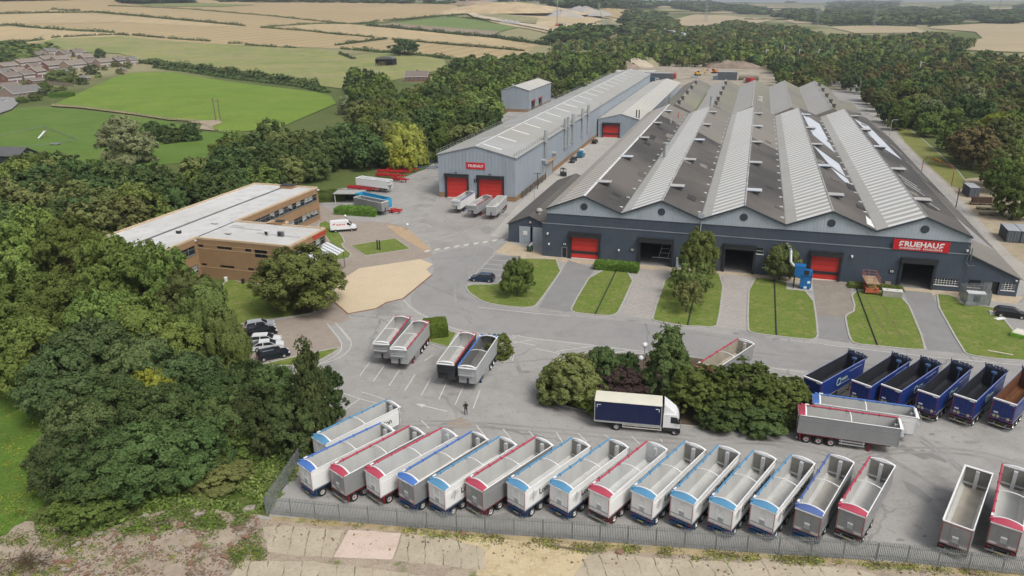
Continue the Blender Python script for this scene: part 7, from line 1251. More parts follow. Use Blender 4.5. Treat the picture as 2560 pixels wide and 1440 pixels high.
def crown_np(seed, prof, nlobe, nc, nl, leaf, lr=.15, droop=0., z0=.14, rough=.25, fill=.84):
    """leaf quads of a crown made of leafy lobes, unit height and unit width"""
    rng = np.random.default_rng(seed+1); f = PROF[prof]; t = rng.random(nlobe*8)*.95+.02; r = f(t); t = t[rng.random(len(t)) < .25+.75*r/r.max()][:nlobe]; n = len(t); ang = np.arange(n)*2.399+rng.normal(size=n)*.5+seed
    rad = f(t)*.5*(fill-lr*.55)*(1+rough*rng.normal(size=n)*.55); rad = np.maximum(rad, 0); L = np.stack([rad*np.cos(ang), rad*np.sin(ang), z0+(1-z0)*t*(1-lr*.35)], 1); LR = lr*(.6+.8*rng.random(n))
    li = rng.integers(0, n, nc); d1 = unit(rng.normal(size=(nc, 3))+np.stack([np.cos(ang[li]), np.sin(ang[li]), np.full(nc, .75)], 1)*.75); C = L[li]+d1*LR[li][:, None]*np.array([1, 1, .72])*(.75+.35*rng.random((nc, 1)))
    per = rng.integers(int(nl*.5), int(nl*1.5)+1, nc); idx = np.repeat(np.arange(nc), per); N = len(idx); d = unit(rng.normal(size=(N, 3))); p = C[idx]+d*(lr*.30*(.6+.8*rng.random(nc)))[idx][:, None]*(rng.random((N, 1))**.45)
    nrm = d*.45+d1[idx]*.7+np.array([0, 0, .35])+rng.normal(size=(N, 3))*.42
    if droop: p[:, 2] -= droop*rng.random(N)**2; nrm = d*.5+d1[idx]*.9+rng.normal(size=(N, 3))*.3
    p[:, 2] = np.maximum(p[:, 2], .02); return quads(p, nrm, leaf*(.6+.8*rng.random(N)), rng, 1.35 if not droop else 2.6)
def core_np(seed, prof, z0=.14, k=.74, nu=14, nv=9):
    rng = np.random.default_rng(seed+99); f = PROF[prof]; u = np.linspace(0, 2*np.pi, nu+1); t = np.linspace(.04, .9, nv); g = np.zeros((nv, nu+1, 3))
    for j in range(nv): rr = .5*k*f(np.array([t[j]]))[0]*(1+.18*np.sin(u*3+seed+t[j]*5)+.1*np.sin(u*5+t[j]*8)); rr[-1] = rr[0]; g[j, :, 0] = rr*np.cos(u); g[j, :, 1] = rr*np.sin(u); g[j, :, 2] = z0+(1-z0)*t[j]*.96
    return np.stack([g[:-1, :-1], g[:-1, 1:], g[1:, 1:], g[1:, :-1]], 2).reshape(-1, 4, 3)
def crown(kind, lvl, seed):
    key = ('crown', kind, lvl, seed)
    if key in MC: return MC[key]
    nb, nc, nl, leaf = {'near': (46, 620, 66, .0215), 'mid': (34, 330, 34, .036), 'far': (22, 120, 21, .068), 'tiny': (11, 46, 8, .145)}[lvl]; dr, rough, lr, z0 = {'dome': (0, .25, .17, .14), 'tall': (0, .18, .12, .06), 'cone': (0, .2, .10, .05), 'bush': (0, .2, .15, .0), 'weep': (.15, .22, .13, .08), 'open': (0, .35, .13, .2), 'clip': (0, .06, .08, .0)}[kind]
    if kind in ('clip', 'tall'): nb = int(nb*(2.6 if kind == 'clip' else 1.5))
    if kind == 'open': nc, nb = int(nc*.8), int(nb*.8)
    Q = crown_np(seed, kind, nb, nc, nl, leaf, lr, dr, z0, rough)
    if lvl == 'tiny' or kind == 'open': K = core_np(seed, kind, z0, .5 if lvl == 'tiny' else .15, 9, 6)
    else: K = crown_np(seed+50, kind, 14, nc//4, nl//2, leaf*1.6, .2, 0, z0, .2, .55)
    MC[key] = np.concatenate([Q, K]); return MC[key]
def crown_mesh(kind, lvl, seed):
    return cached(('cm', kind, lvl, seed), lambda: (lambda q: np_mesh('crown', q, LM['mid'], len(q)))(crown(kind, lvl, seed)))
def trunk_mesh(kind):
    def mk():
        m_ = MB(); r = random.Random(hash(kind) % 99 if False else len(kind)); m_.tube((0, 0, -.01), (0, 0, .3), .024, 9, r1=.018); m_.tube((0, 0, .3), (.01, 0, .7), .018, 8, r1=.006)
        for i in range(7): a = i*2.4; z = .22+i*.06; q = (.22*math.cos(a), .22*math.sin(a), z+.2); m_.tube((0, 0, z), q, .010, 6, r1=.004); m_.tube(q, (q[0]*1.5, q[1]*1.5, q[2]+.1), .004, 5, r1=.002)
        return m_.mesh('trunk', BARK)
    return cached(('trunk',), mk)
NTREE = [0]
def tree(p, h, w, kind, mat, label, lvl='mid', group=None, name='tree', cat='tree', seed=None, rz=None, trunk=True):
    NTREE[0] += 1; seed = seed if seed is not None else NTREE[0] % 4; t = thing(name, label, cat, (p.x, p.y, hgt(p.x, p.y)), rz if rz is not None else random.uniform(0, 6.28), group); t.scale = (w, w, h)
    o = part('crown', crown_mesh(kind, lvl, seed), t); o.material_slots[0].link = 'OBJECT'; o.material_slots[0].material = LM[mat]
    if trunk: part('trunk', trunk_mesh(kind), t)
    return t
def top(x, y, h): return P(x, y, h)
random.seed(21)
# ---------------- single trees that can be told apart
gl = 'trees of the near left wood'
for x, y, h, w, kd, mt, lab in [(70, 536, 15, 11.5, 'tall', 'row', 'tall dense green tree at the left picture edge, leftmost of the near tall row'), (165, 548, 14.5, 11, 'tall', 'row', 'tall dense green tree, second of the near tall row'), (255, 598, 13.5, 10, 'tall', 'row', 'dense green tree of the tall row left of the office roof end'), (330, 608, 13, 10, 'tall', 'row', 'dense green tree overlapping the left end of the office roof'), (405, 632, 12.5, 9, 'tall', 'row', 'dense green tree in front of the office wing corner'), (462, 680, 11.5, 9, 'tall', 'olive', 'yellowish-topped dense tree before the brick office wall'), (-30, 560, 15, 12, 'tall', 'row', 'tall dense tree cut by the left edge of the picture'),
        (505, 698, 12, 8.0, 'weep', 'birch', 'drooping birch with hanging foliage left of the parked cars'), (550, 775, 10, 6, 'weep', 'birch', 'smaller drooping birch beside the five parked cars'), (30, 690, 13, 11, 'dome', 'row', 'dense green tree below the tall row at the left edge'), (130, 700, 12.5, 10, 'dome', 'mid', 'rounded green tree in the middle of the left wood'), (235, 735, 12, 10, 'dome', 'row', 'rounded green tree under the tall row'), (345, 760, 11, 9, 'dome', 'mid', 'rounded green tree left of the drooping birch'), (430, 800, 9.5, 8, 'dome', 'mid', 'low green tree at the foot of the drooping birch'),
        (215, 815, 10.5, 11, 'dome', 'blue', 'large blue-green sycamore in the lower left wood'), (330, 850, 9.5, 9, 'dome', 'blue', 'blue-green sycamore right of the large one'), (135, 880, 9.5, 8.5, 'dome', 'blue', 'blue-green sycamore at the edge of the bright grass'), (430, 890, 9, 9, 'dome', 'blue', 'blue-green tree below the drooping birch'), (370, 938, 8.5, 6, 'dome', 'gold', 'tree with a bright yellow top in the lower left wood'), (50, 800, 11, 10, 'dome', 'mid', 'green tree at the left edge above the bright grass'),
        (270, 960, 9, 9, 'dome', 'dark', 'dark green tree in the middle of the lower left wood'), (185, 1010, 8.5, 7.5, 'dome', 'blue', 'bluish tree overhanging the bright grass'), (390, 985, 9, 9, 'dome', 'dark', 'dark pale-speckled tree in the lower left wood'), (495, 950, 8.5, 8, 'dome', 'dark', 'dark tree left of the conifers'), (150, 1095, 7, 6.5, 'dome', 'blue', 'low bluish tree at the lower edge of the wood'), (240, 1090, 7.5, 9, 'dome', 'dark', 'dark tree above the pale bush'), (355, 1075, 7.5, 9, 'dome', 'dark', 'dark tree at the front of the lower wood'), (470, 1060, 7, 7, 'dome', 'dark', 'dark tree above the twiggy shrub'), (215, 1205, 4.2, 6.5, 'bush', 'mid', 'pale green rounded bush at the front edge of the wood'),
        (600, 915, 8.5, 6.5, 'dome', 'dark', 'dark evergreen behind the grass strip, left of the spruce'), (680, 925, 8.5, 6.5, 'dome', 'dark', 'dark evergreen just left of the pointed spruce'), (560, 985, 7.5, 7, 'dome', 'dark', 'dark evergreen in the gap left of the conifers'), (640, 985, 7.5, 7, 'dome', 'conifer', 'dark conifer below the grass strip'), (720, 990, 7.5, 6.5, 'tall', 'conifer', 'dark conifer touching the broad cypress'), (757, 860, 13, 6.4, 'cone', 'conifer', 'tall pointed spruce beside the car park'), (794, 926, 7.6, 5.6, 'tall', 'conifer', 'broad olive cypress at the corner by the light-blue-capped trailer'), (590, 1085, 3.8, 4.5, 'bush', 'mid', 'light green shrub at the foot of the conifers'), (548, 1165, 2.6, 6, 'bush', 'olive', 'sprawling twiggy shrub on the scrub by the fence')]:
    tree(top(x, y, h), h, w, kd, mt, lab, 'near', gl)
tree(P(756, 776), 10.6, 13.6, 'dome', 'lime', 'big round light green tree in front of the office wing', 'near', None, seed=2)
for bx, by, h, w, mt, lab in [(1293, 738, 6.6, 5.6, 'row', 'round tree on the lawn beside the blue estate car'), (1742, 706, 9.5, 6.4, 'lime', 'largest lawn tree, standing against the wall left of the middle door'), (1728, 748, 6.6, 6.4, 'lime', 'light green young tree in front of the largest lawn tree'), (1716, 780, 5.6, 4.6, 'olive', 'small thin tree nearest the road in the middle lawn'), (1948, 700, 6.8, 5.8, 'olive', 'sparse tree against the wall left of the blue extractor')]:
    tree(P(bx, by), h, w, 'dome' if h > 6.6 or bx < 1300 else 'open', mt, lab, 'near', 'young trees on the lawns')
for bx, by, h, w, kd, mt, lab in [(1425, 1000, 6.0, 8.0, 'bush', 'olive', 'yellowish green shrub at the left end of the planted island'), (1392, 985, 4.2, 5.0, 'bush', 'mid', 'green shrub at the left tip of the planted island'), (1500, 985, 6.4, 5.0, 'bush', 'dark', 'dark holly shrub between the yellowish and purple shrubs'), (1556, 970, 5.2, 4.6, 'bush', 'dark', 'second dark holly near the lamp post'), (1545, 995, 4.0, 7.0, 'bush', 'purple', 'purple-leaved shrub behind the lorry roof'), (1478, 1012, 3.0, 6.0, 'bush', 'mid', 'low green shrub left of the lorry'), (1672, 985, 9.4, 8.6, 'cone', 'dark', 'tall dark laurel right of the lamp post'), (1762, 1025, 5.6, 10.2, 'clip', 'hedgeo', 'left part of the broad evergreen thicket behind the cab'), (1855, 1035, 6.2, 11, 'clip', 'hedgeo', 'highest middle part of the broad evergreen thicket'), (1945, 1038, 5.3, 8.8, 'clip', 'hedgeo', 'right end of the evergreen thicket by the blue scrap trailer'), (1800, 1062, 3.4, 6, 'bush', 'dark', 'low dark shrub at the front foot of the thicket'), (1900, 1066, 3.4, 7, 'bush', 'dark', 'low dark shrub at the right front foot of the thicket')]:
    tree(P(bx, by), h, w, kd, mt, lab, 'near', 'shrubs of the planted island', 'shrub', 'shrub', trunk=False)
tree(P(325, 408), 14.5, 17, 'bush', 'silver', 'big round silvery willow beside the playing field', 'near', None, 'willow', trunk=False); tree(P(1015, 415), 14, 13.5, 'weep', 'yellow', 'bright yellow-green weeping willow by the red chassis', 'near', None, 'willow'); tree(P(1008, 428), 7, 8, 'weep', 'gold', 'small yellow-green willow below the bright weeping willow', 'mid', None, 'willow')
tree(T(1012, 139), 16, 26, 'dome', 'dark', 'lone round dark oak on the hedge in the stubble', 'mid', None); tree(P(2410, 298), 14, 13, 'dome', 'silver', 'big silver-grey willow at the front of the right wood', 'mid'); tree(P(2320, 318), 11, 11, 'dome', 'silver', 'smaller silver-grey willow beside the side road', 'mid'); tree(P(2478, 375), 12, 12, 'dome', 'gold', 'yellow-green tree standing out in the right wood', 'near'); tree(P(2545, 440), 10.5, 9, 'weep', 'lime', 'pale drooping tree above the timber racks', 'near'); tree(P(2530, 545), 10, 9, 'dome', 'mid', 'green tree at the right edge above the container pair', 'near')
tree(P(1175, 305), 13, 15, 'dome', 'lime', 'large light green tree left of the clad block', 'mid'); tree(P(1110, 330), 13, 15, 'dome', 'mid', 'large green tree left of the light green one by the clad block', 'mid'); tree(P(870, 285), 9, 11, 'bush', 'silver', 'silvery grey-green bush above the dark trees by the meadow', 'mid', None, 'willow', trunk=False)
for x, y, h, w in ((385, 352, 7, 10), (430, 356, 7, 9), (478, 352, 7, 8)): tree(P(x, y), h, w, 'bush', 'dark', {385: 'dark bush right of the silvery willow', 430: 'middle one of three dark bushes on the field edge', 478: 'rightmost of three dark bushes on the field edge'}[x], 'mid', None, 'shrub', 'shrub', trunk=False)
for x, y, h, w, mt, lab in ((150, 205, 9, 17, 'lime', 'large yellow-green tree among the estate houses'), (186, 210, 7, 9, 'mid', 'green tree beside the large yellow-green estate tree'), (230, 186, 8, 12, 'dark', 'dark green garden tree in the middle of the estate'), (90, 252, 5, 7, 'mid', 'round clipped bush before the big bungalow gable'), (57, 257, 3.6, 6, 'mid', 'small garden tree before the wide bungalow'), (252, 146, 9, 10, 'dark', 'dark conifer at the back edge of the estate'), (35, 176, 6, 9, 'rust', 'dark reddish tree among the estate houses'), (112, 224, 5, 8, 'hedge', 'green garden bush right of the front houses')): tree(T(x, y), h, w, 'bush', mt, lab, 'mid', 'trees among the houses', trunk=False)
for k_ in range(26):
    x, y = [(30, 172), (52, 166), (75, 150), (98, 140), (120, 133), (20, 205), (66, 212), (48, 232), (118, 205), (140, 192), (160, 182), (182, 184), (205, 196), (262, 176), (290, 168), (318, 172), (342, 160), (300, 186), (130, 238), (105, 238), (38, 146), (62, 140), (158, 226), (210, 212), (246, 194), (12, 236)][k_]; h_ = random.uniform(3, 6); tree(T(x, y), h_, h_*1.5, 'bush', random.choice(['mid', 'dark', 'hedge', 'olive']), 'small green garden bush between the estate houses', 'far', 'garden bushes of the estate', 'bush', 'bush', trunk=False)
# ---------------- belts: trees placed by ground density inside outlines of their tops
def inpoly(x, y, pl):
    c = False; j = len(pl)-1
    for i in range(len(pl)):
        if (pl[i][1] > y) != (pl[j][1] > y) and x < (pl[j][0]-pl[i][0])*(y-pl[i][1])/(pl[j][1]-pl[i][1])+pl[i][0]: c = not c
        j = i
    return c
def px_of(p): d = p-Vector((0, 0, HC)); z = d.dot(FW); return 1280+FPX*d.dot(RT)/z, 720-FPX*d.dot(UP)/z
def local_uv(p): q = p-O0; return q.dot(D2), q.dot(D1)
def built(p):
    u, v = local_uv(p)
    for a, b, c, d in ((-84, -40, 16, 68), (-44, 88, -12, 262), (-44, -16, 20, 300), (-86, -46, 192, 262), (-88, -36, -48, 16), (71, 101, -20, 190), (71, 91.5, 190, 330), (88, 112, 18, 80), (-62, 48, 290, 505), (-64, -40, 40, 82)):
        if a < u < b and c < v < d: return True
    return False
def scatter(pl, sp, hr, tries, seed, chk=True):
    rng = random.Random(seed); ws = [T(*q) if q[1] < 95 else P(q[0], q[1], 10) for q in pl]; x0, x1 = min(p.x for p in ws)-20, max(p.x for p in ws)+20; y0, y1 = min(p.y for p in ws)-20, max(p.y for p in ws)+20; out = []; grid = {}
    for _ in range(tries):
        p = Vector((rng.uniform(x0, x1), rng.uniform(y0, y1), 0)); h = rng.uniform(*hr); p.z = hgt(p.x, p.y); x, y = px_of(p+Vector((0, 0, h)))
        if not inpoly(x, y, pl) or (chk and built(p)) or (1625 < x < 1725 and y < 106 and p.y < 1000): continue
        s = sp*(1+max(0, p.y-300)/1500); k = (int(p.x//sp), int(p.y//sp)); ok = True
        for i in range(-2, 3):
            for j in range(-2, 3):
                for q in grid.get((k[0]+i, k[1]+j), ()):
                    if (q-p).length < s: ok = False
        if ok: grid.setdefault(k, []).append(p); out.append((p, h))
    return sorted(out, key=lambda e: e[0].length)
def stuff_trees(name, lst, mats, seed, wf=(.8, 1.1), lvl=None):
    rng = np.random.default_rng(seed); per = {m_: [] for m_ in mats}
    for p, h in lst:
        l = lvl or ('far' if p.length < 620 else 'tiny'); kd = 'dome' if rng.random() < .85 else 'tall'; q = crown(kd, l, int(rng.integers(4))); a = rng.random()*6.28; c, s = math.cos(a), math.sin(a); w_ = h*rng.uniform(*wf)*(1+max(0, p.length-500)/3000); x, y = q[..., 0]*c-q[..., 1]*s, q[..., 0]*s+q[..., 1]*c
        per[mats[int(rng.random()**1.3*len(mats)) % len(mats)]].append(np.stack([x*w_+p.x, y*w_+p.y, q[..., 2]*h+p.z], -1))
    for m_, L in per.items():
        if L: V = np.concatenate(L); tag(part(name, np_mesh(name, V, LM[m_], len(V))), kind='stuff')
def individuals(lst, looks, group, seed, lvl='mid', wf=(.85, 1.15)):
    rng = random.Random(seed)
    for p, h in lst:
        mt, lab = rng.choices(looks, [l[2] for l in looks])[0][:2]; tree(p, h, h*rng.uniform(*wf), rng.choices(['dome', 'tall', 'weep'], [.7, .18, .12])[0], mt, lab, lvl, group)
A_ = [(-60, 420), (90, 376), (180, 392), (262, 402), (420, 405), (520, 388), (585, 310), (650, 280), (700, 276), (800, 318), (860, 300), (930, 315), (965, 345), (960, 420), (880, 420), (800, 430), (700, 430), (600, 428), (460, 460), (330, 520), (262, 565), (-60, 525)]
individuals(scatter(A_, 6.6, (9, 14), 9000, 3)[:78], [('dark', 'dark broadleaf tree in the dense belt behind the office', 5), ('mid', 'mid-green broadleaf tree in the dense belt behind the office', 3), ('olive', 'olive-tinged tree in the dense belt behind the office', 2)], 'trees of the belt behind the office', 4)
B_ = [(880, 165), (950, 180), (1000, 215), (1060, 205), (1140, 142), (1200, 134), (1300, 132), (1400, 122), (1480, 122), (1540, 150), (1490, 195), (1390, 240), (1380, 210), (1240, 212), (1232, 270), (1255, 330), (1180, 380), (1090, 400), (1070, 330), (960, 300), (900, 260), (880, 210)]
b_ = scatter(B_, 8.5, (9, 14), 9000, 5); individuals(b_[:62], [('mid', 'mid-green tree in the wood left of the long hall', 4), ('dark', 'dark tree in the wood left of the long hall', 3), ('olive', 'olive tree in the wood left of the long hall', 2), ('lime', 'light green tree in the wood left of the long hall', 1)], 'trees of the wood left of the hall', 6); stuff_trees('woodland', b_[62:], ['mid', 'dark', 'olive'], 8)
C_ = [(1370, 112), (1440, 104), (1520, 112), (1600, 108), (1700, 110), (1800, 106), (1850, 118), (1900, 140), (1960, 172), (2050, 200), (2140, 205), (2190, 240), (2250, 288), (2330, 330), (2420, 370), (2545, 440), (2640, 500), (2760, 520), (2760, 140), (2560, 134), (2440, 124), (2345, 118), (2440, 94), (2320, 76), (2230, 86), (2060, 82), (1990, 62), (1900, 58), (1840, 46), (1780, 60), (1680, 66), (1560, 84), (1480, 92), (1400, 98)]
c_ = scatter(C_, 8.6, (7.5, 12.5), 42000, 9); individuals(c_[:88], [('dark', 'dark green tree at the front of the right-hand wood', 4), ('mid', 'mid-green tree at the front of the right-hand wood', 4), ('olive', 'olive green tree at the front of the right-hand wood', 3), ('rust', 'brownish green tree at the front of the right-hand wood', 1)], 'trees at the front of the right-hand wood', 10); stuff_trees('woodland', c_[88:], ['mid', 'dark', 'olive', 'far', 'rust'], 12)
stuff_trees('woodland', scatter([(1470, 150), (1490, 106), (1700, 104), (1860, 108), (1925, 140), (1880, 144), (1660, 138), (1560, 144), (1500, 168)], 8, (8, 12), 14000, 15), ['mid', 'dark', 'olive'], 16)
# far woods to the skyline
def far_scatter(pl, n, hr, seed, clump=None, mats=('far', 'dark')):
    rng = random.Random(seed); xs = [q[0] for q in pl]; ys = [q[1] for q in pl]; out = []
    while len(out) < n:
        x, y = rng.uniform(min(xs), max(xs)), rng.uniform(min(ys), max(ys))
        if not inpoly(x, y, pl) or (clump and noise.noise(Vector((x*clump, y*clump*3.2, seed))) < .02): continue
        p = T(x, y); out.append((p, rng.uniform(*hr)))
    stuff_trees('far_woodland', out, list(mats), seed, (1.3, 2.2), 'tiny')
far_scatter([(1640, 6), (2700, 4), (2700, 60), (2330, 62), (2240, 60), (2000, 44), (1850, 36), (1700, 42)], 1500, (11, 19), 31, .011)
far_scatter([(1930, 42), (2080, 34), (2240, 26), (2390, 34), (2400, 58), (2330, 62), (2060, 64)], 420, (12, 18), 33, None, ('far', 'mid'))
far_scatter([(1378, 8), (1480, 2), (1560, 12), (1690, 14), (1600, 22), (1480, 24), (1380, 17)], 230, (14, 20), 35); far_scatter([(300, 2), (470, -6), (478, 8), (320, 11)], 90, (12, 17), 36); far_scatter([(1560, 30), (1640, 40), (1700, 70), (1640, 92), (1570, 98)], 240, (9, 15), 37, None, ('far', 'olive')); far_scatter([(-100, 2), (300, -3), (300, -1), (-100, 5)], 60, (8, 12), 38); far_scatter([(545, 1), (1140, 8), (1140, 11), (545, 5)], 120, (6, 11), 39); far_scatter([(640, -3), (1500, 2), (1500, 6), (640, 1)], 160, (8, 13), 40)
far_scatter([(1400, 80), (1560, 84), (1480, 104), (1380, 110)], 70, (9, 14), 41, None, ('mid', 'dark')); far_scatter([(-20, 125), (60, 118), (120, 132), (60, 165), (-20, 175)], 60, (7, 11), 42, None, ('mid', 'dark', 'lime'))
# ---------------- hedges of the fields
def hedge(px, label, w=3.0, h=2.8, mat='dark', group='field hedges', dens=1.0):
    W = [T(*q) for q in px]; o = W[0]; rng = np.random.default_rng(int(px[0][0]*7+px[0][1])+1000); Q = []
    for a, b in zip(W, W[1:]):
        L = (b-a).length; n = max(2, int(L/1.6*dens))
        for i in range(n):
            p = a.lerp(b, (i+rng.random())/n); z = hgt(p.x, p.y); k = .65+.6*rng.random(); hh = h*k*(1+.25*math.sin(i*.21+px[0][0])); m_ = 15; d = unit(rng.normal(size=(m_, 3))); d[:, 2] = np.abs(d[:, 2]); c = np.array([p.x-o.x, p.y-o.y, z-o.z])+d*np.array([w*.6*k, w*.6*k, hh])*rng.random((m_, 1))**.3
            Q.append(quads(c, d+np.array([0, 0, .3])+rng.normal(size=(m_, 3))*.3, (.7+.5*rng.random(m_))*max(w, h)*.33, rng))
    V = np.concatenate(Q); tag(part('hedge', np_mesh('hedge', V, LM[mat], len(V)), loc=o), label, 'hedge', group)
s_ = .336
def hp(pts, dx=0): return [(dx+x*s_, y*s_) for x, y in pts]
for pts, dx, lab, w, h in [([(-60, 108), (0, 105), (380, 98), (700, 95), (1000, 120), (1500, 165), (1820, 195)], 0, 'longest hedge crossing the stubble from the left edge', 5, 4.5), ([(380, 72), (600, 84)], 0, 'short hedge spur joining the longest hedge from above', 4, 4), ([(-60, 196), (0, 195), (60, 190), (300, 215), (600, 235), (850, 245)], 0, 'second long hedge from the left edge, with a tree-like lump in it', 5, 4.5), ([(-40, 335), (320, 302)], 0, 'hedge just above the estate houses at the left', 5, 4), ([(390, 285), (440, 280)], 0, 'short round clump of hedge above the pasture', 5, 4), ([(470, 280), (620, 272), (900, 260), (960, 268)], 0, 'hedge along the top left of the pasture', 4, 3.4), ([(990, 265), (1220, 285)], 0, 'first detached hedge piece along the pasture top', 4, 3.6), ([(1255, 290), (1565, 310)], 0, 'second detached hedge piece along the pasture top', 4, 3.6), ([(1700, 325), (1800, 328)], 0, 'short hedge clump, third along the pasture top', 4, 3.2), ([(1820, 335), (2050, 350)], 0, 'thin hedge piece, fourth along the pasture top', 3.6, 2.8), ([(2120, 355), (2200, 358)], 0, 'last tiny hedge clump along the pasture top', 3.6, 2.6),
        ([(1060, 468), (1250, 492), (1450, 512), (2000, 590), (2350, 648)], 0, 'thick dark hedge between the pasture and the bright meadow', 7, 5), ([(1150, 505), (1400, 535), (1800, 595), (2200, 640), (2440, 690)], 0, 'ragged second hedge just below the thick dark one', 5, 3), ([(800, 46), (1000, 52), (1400, 70), (2000, 120), (2560, 178)], 0, 'long thin hedge below the striped stubble field', 3.6, 3.4), ([(1940, 206), (2360, 178), (2560, 180)], 0, 'hedge arm branching right toward the striped field', 4, 3.6), ([(1940, 207), (2300, 235), (2560, 264)], 0, 'lower hedge arm of the fork in the stubble', 4, 3.6), ([(-30, 340), (150, 318), (350, 292)], 850, 'hedge slanting up left of the lone oak', 5, 4.2), ([(0, 262), (120, 268), (250, 282)], 850, 'short hedge above the slanting one', 4, 3.6), ([(0, 405), (50, 425), (105, 445)], 850, 'short hedge stub at the pasture corner', 4, 3.4),
        ([(390, 298), (560, 312), (1000, 350), (1370, 382)], 850, 'hedge running right from the lone oak to its tip', 4, 3.4), ([(0, 365), (80, 370)], 850, 'tiny hedge stub left of the lone oak', 3.6, 3), ([(100, 372), (420, 402), (620, 420), (840, 440)], 850, 'hedge under the lone oak along the pasture', 5, 4.4), ([(200, 195), (400, 212), (700, 242), (950, 268), (1130, 280), (1300, 305), (1560, 340)], 850, 'broad hedge below the green field, thickest to the right', 5.5, 5.5), ([(328, 157), (480, 150), (640, 132), (930, 110)], 850, 'hedge along the top of the far green field', 5, 4.2), ([(0, 182), (150, 180), (290, 160)], 850, 'hedge at the lower edge of the striped stubble', 4, 3.6), ([(800, 128), (1000, 140), (1130, 160)], 850, 'dark thin hedge between green field and quarry road', 4, 3.2), ([(2080, 66), (2200, 72), (2340, 82)], 850, 'hedge of the field beyond the quarry', 5, 4)]:
    hedge(hp(pts, dx), lab, w, h)
for pts, lab, w, h in [([(1860, 50), (1985, 50), (2100, 62)], 'hedge behind the first pale field on the right', 5, 5), ([(2320, 67), (2420, 61), (2560, 54), (2680, 50)], 'hedge along the top of the large right stubble field', 5, 4.5), ([(2070, 66), (2180, 63), (2290, 66)], 'hedge above the small sandy stubble strip', 5, 5)]: hedge(pts, lab, w, h)
# ---------------- clipped hedges
def box_hedge(p, L, W, H, rz, mat, label, rnd=.2, dens=160, name='clipped_hedge'):
    rng = np.random.default_rng(int(L*100)); N = int(dens*(L*W+2*(L+W)*H)); f = rng.random((N, 3)); f[:, 0] = (f[:, 0]-.5)*L; f[:, 1] = (f[:, 1]-.5)*W; f[:, 2] *= H; k = rng.random(N); ar = np.array([L*W, L*H*2, W*H*2]); ar = np.cumsum(ar/ar.sum()); nrm = np.zeros((N, 3))
    a = k < ar[0]; f[a, 2] = H; nrm[a, 2] = 1; b = (k >= ar[0]) & (k < ar[1]); sg = np.sign(rng.random(N)-.5); f[b, 1] = sg[b]*W/2; nrm[b, 1] = sg[b]; c = k >= ar[1]; f[c, 0] = sg[c]*L/2; nrm[c, 0] = sg[c]
    f += rng.normal(size=(N, 3))*.05; e = np.maximum(0, f[:, 2]-H*(1-rnd))/max(H*rnd, .01); f[:, 0] *= 1-e*.12*rnd*4; f[:, 1] *= 1-e*.16*rnd*4; f[:, 2] += -rnd*.5*((f[:, 0]/(L/2))**2+(f[:, 1]/(W/2))**2)*(f[:, 2] > H*.8); f[:, 2] += .06*np.sin(f[:, 0]*2.1)
    q = quads(f, nrm+rng.normal(size=(N, 3))*.55, .12+.12*rng.random(N), rng); hx, hy = L/2-.12, W/2-.12; z = H*.86; cx = [[(-hx, -hy, 0), (hx, -hy, 0), (hx, -hy, z), (-hx, -hy, z)], [(hx, -hy, 0), (hx, hy, 0), (hx, hy, z), (hx, -hy, z)], [(hx, hy, 0), (-hx, hy, 0), (-hx, hy, z), (hx, hy, z)], [(-hx, hy, 0), (-hx, -hy, 0), (-hx, -hy, z), (-hx, hy, z)], [(-hx, -hy, z), (hx, -hy, z), (hx, hy, z), (-hx, hy, z)]]
    V = np.concatenate([q, np.array(cx)]); tag(part(name, np_mesh(name, V, LM[mat], len(V)), loc=p, rz=rz), label, 'hedge')
box_hedge(P(1090, 836), 3.4, 3.2, 2.3, .2, 'hedge', 'bright green clipped block hedge beside the left trailer pair', .08); tree(P(1248, 890), 3.6, 4.4, 'clip', 'hedgeo', 'olive domed clipped bush by the ribbed silver trailer', 'near', None, 'shrub', 'shrub', trunk=False); box_hedge(P(1541, 674), 8.4, 2.6, 1.5, -AZ, 'hedge', 'low rectangular hedge with yellow flowers by the left red door', .1)
box_hedge(P(892, 536), 11, 3.0, 2.0, -.28, 'hedge', 'long low loose hedge in front of the plain grey open trailer', .3, 90); box_hedge(P(826, 500), 8, 5, 2.6, .2, 'mid', 'thick green shrubbery at the far end of the office', .45, 70); box_hedge(P(156, 243), 13, 5, 3, .25, 'hedge', 'bright green clipped hedge at the meadow corner of the estate', .3, 50); box_hedge(LW(61.5, -2.5), 9, 2.0, .8, -AZ, 'mid', 'low weedy shrubs along the wall behind the scissor lift', .4, 120)
# ---------------- weeds and rubble outside the fence (nobody could count them)
def tufts(name, outlines, n, size, mats, seed, hgt_=.5):
    rng = np.random.default_rng(seed); rr = random.Random(seed); per = {m_: [] for m_ in mats}
    while n > 0:
        pl = rr.choice(outlines); xs = [q[0] for q in pl]; ys = [q[1] for q in pl]; x, y = rr.uniform(min(xs), max(xs)), rr.uniform(min(ys), max(ys))
        if not inpoly(x, y, pl) or noise.noise(Vector((x*.02, y*.03, seed))) < -.15: continue
        n -= 1; p = P(x, y); k = rr.uniform(.5, 1.5); m_ = 16; d = unit(rng.normal(size=(m_, 3))); d[:, 2] = np.abs(d[:, 2]); c = np.array([p.x, p.y, .02])+d*np.array([.6, .6, hgt_])*k*rng.random((m_, 1))**.5; per[rr.choice(mats)].append(quads(c, d+rng.normal(size=(m_, 3))*.5+np.array([0, 0, .4]), size*(.6+.8*rng.random(m_))*k, rng, 2.0))
    for m_, L in per.items():
        if L: V = np.concatenate(L); tag(part(name, np_mesh(name, V, LM[m_], len(V))), kind='stuff')
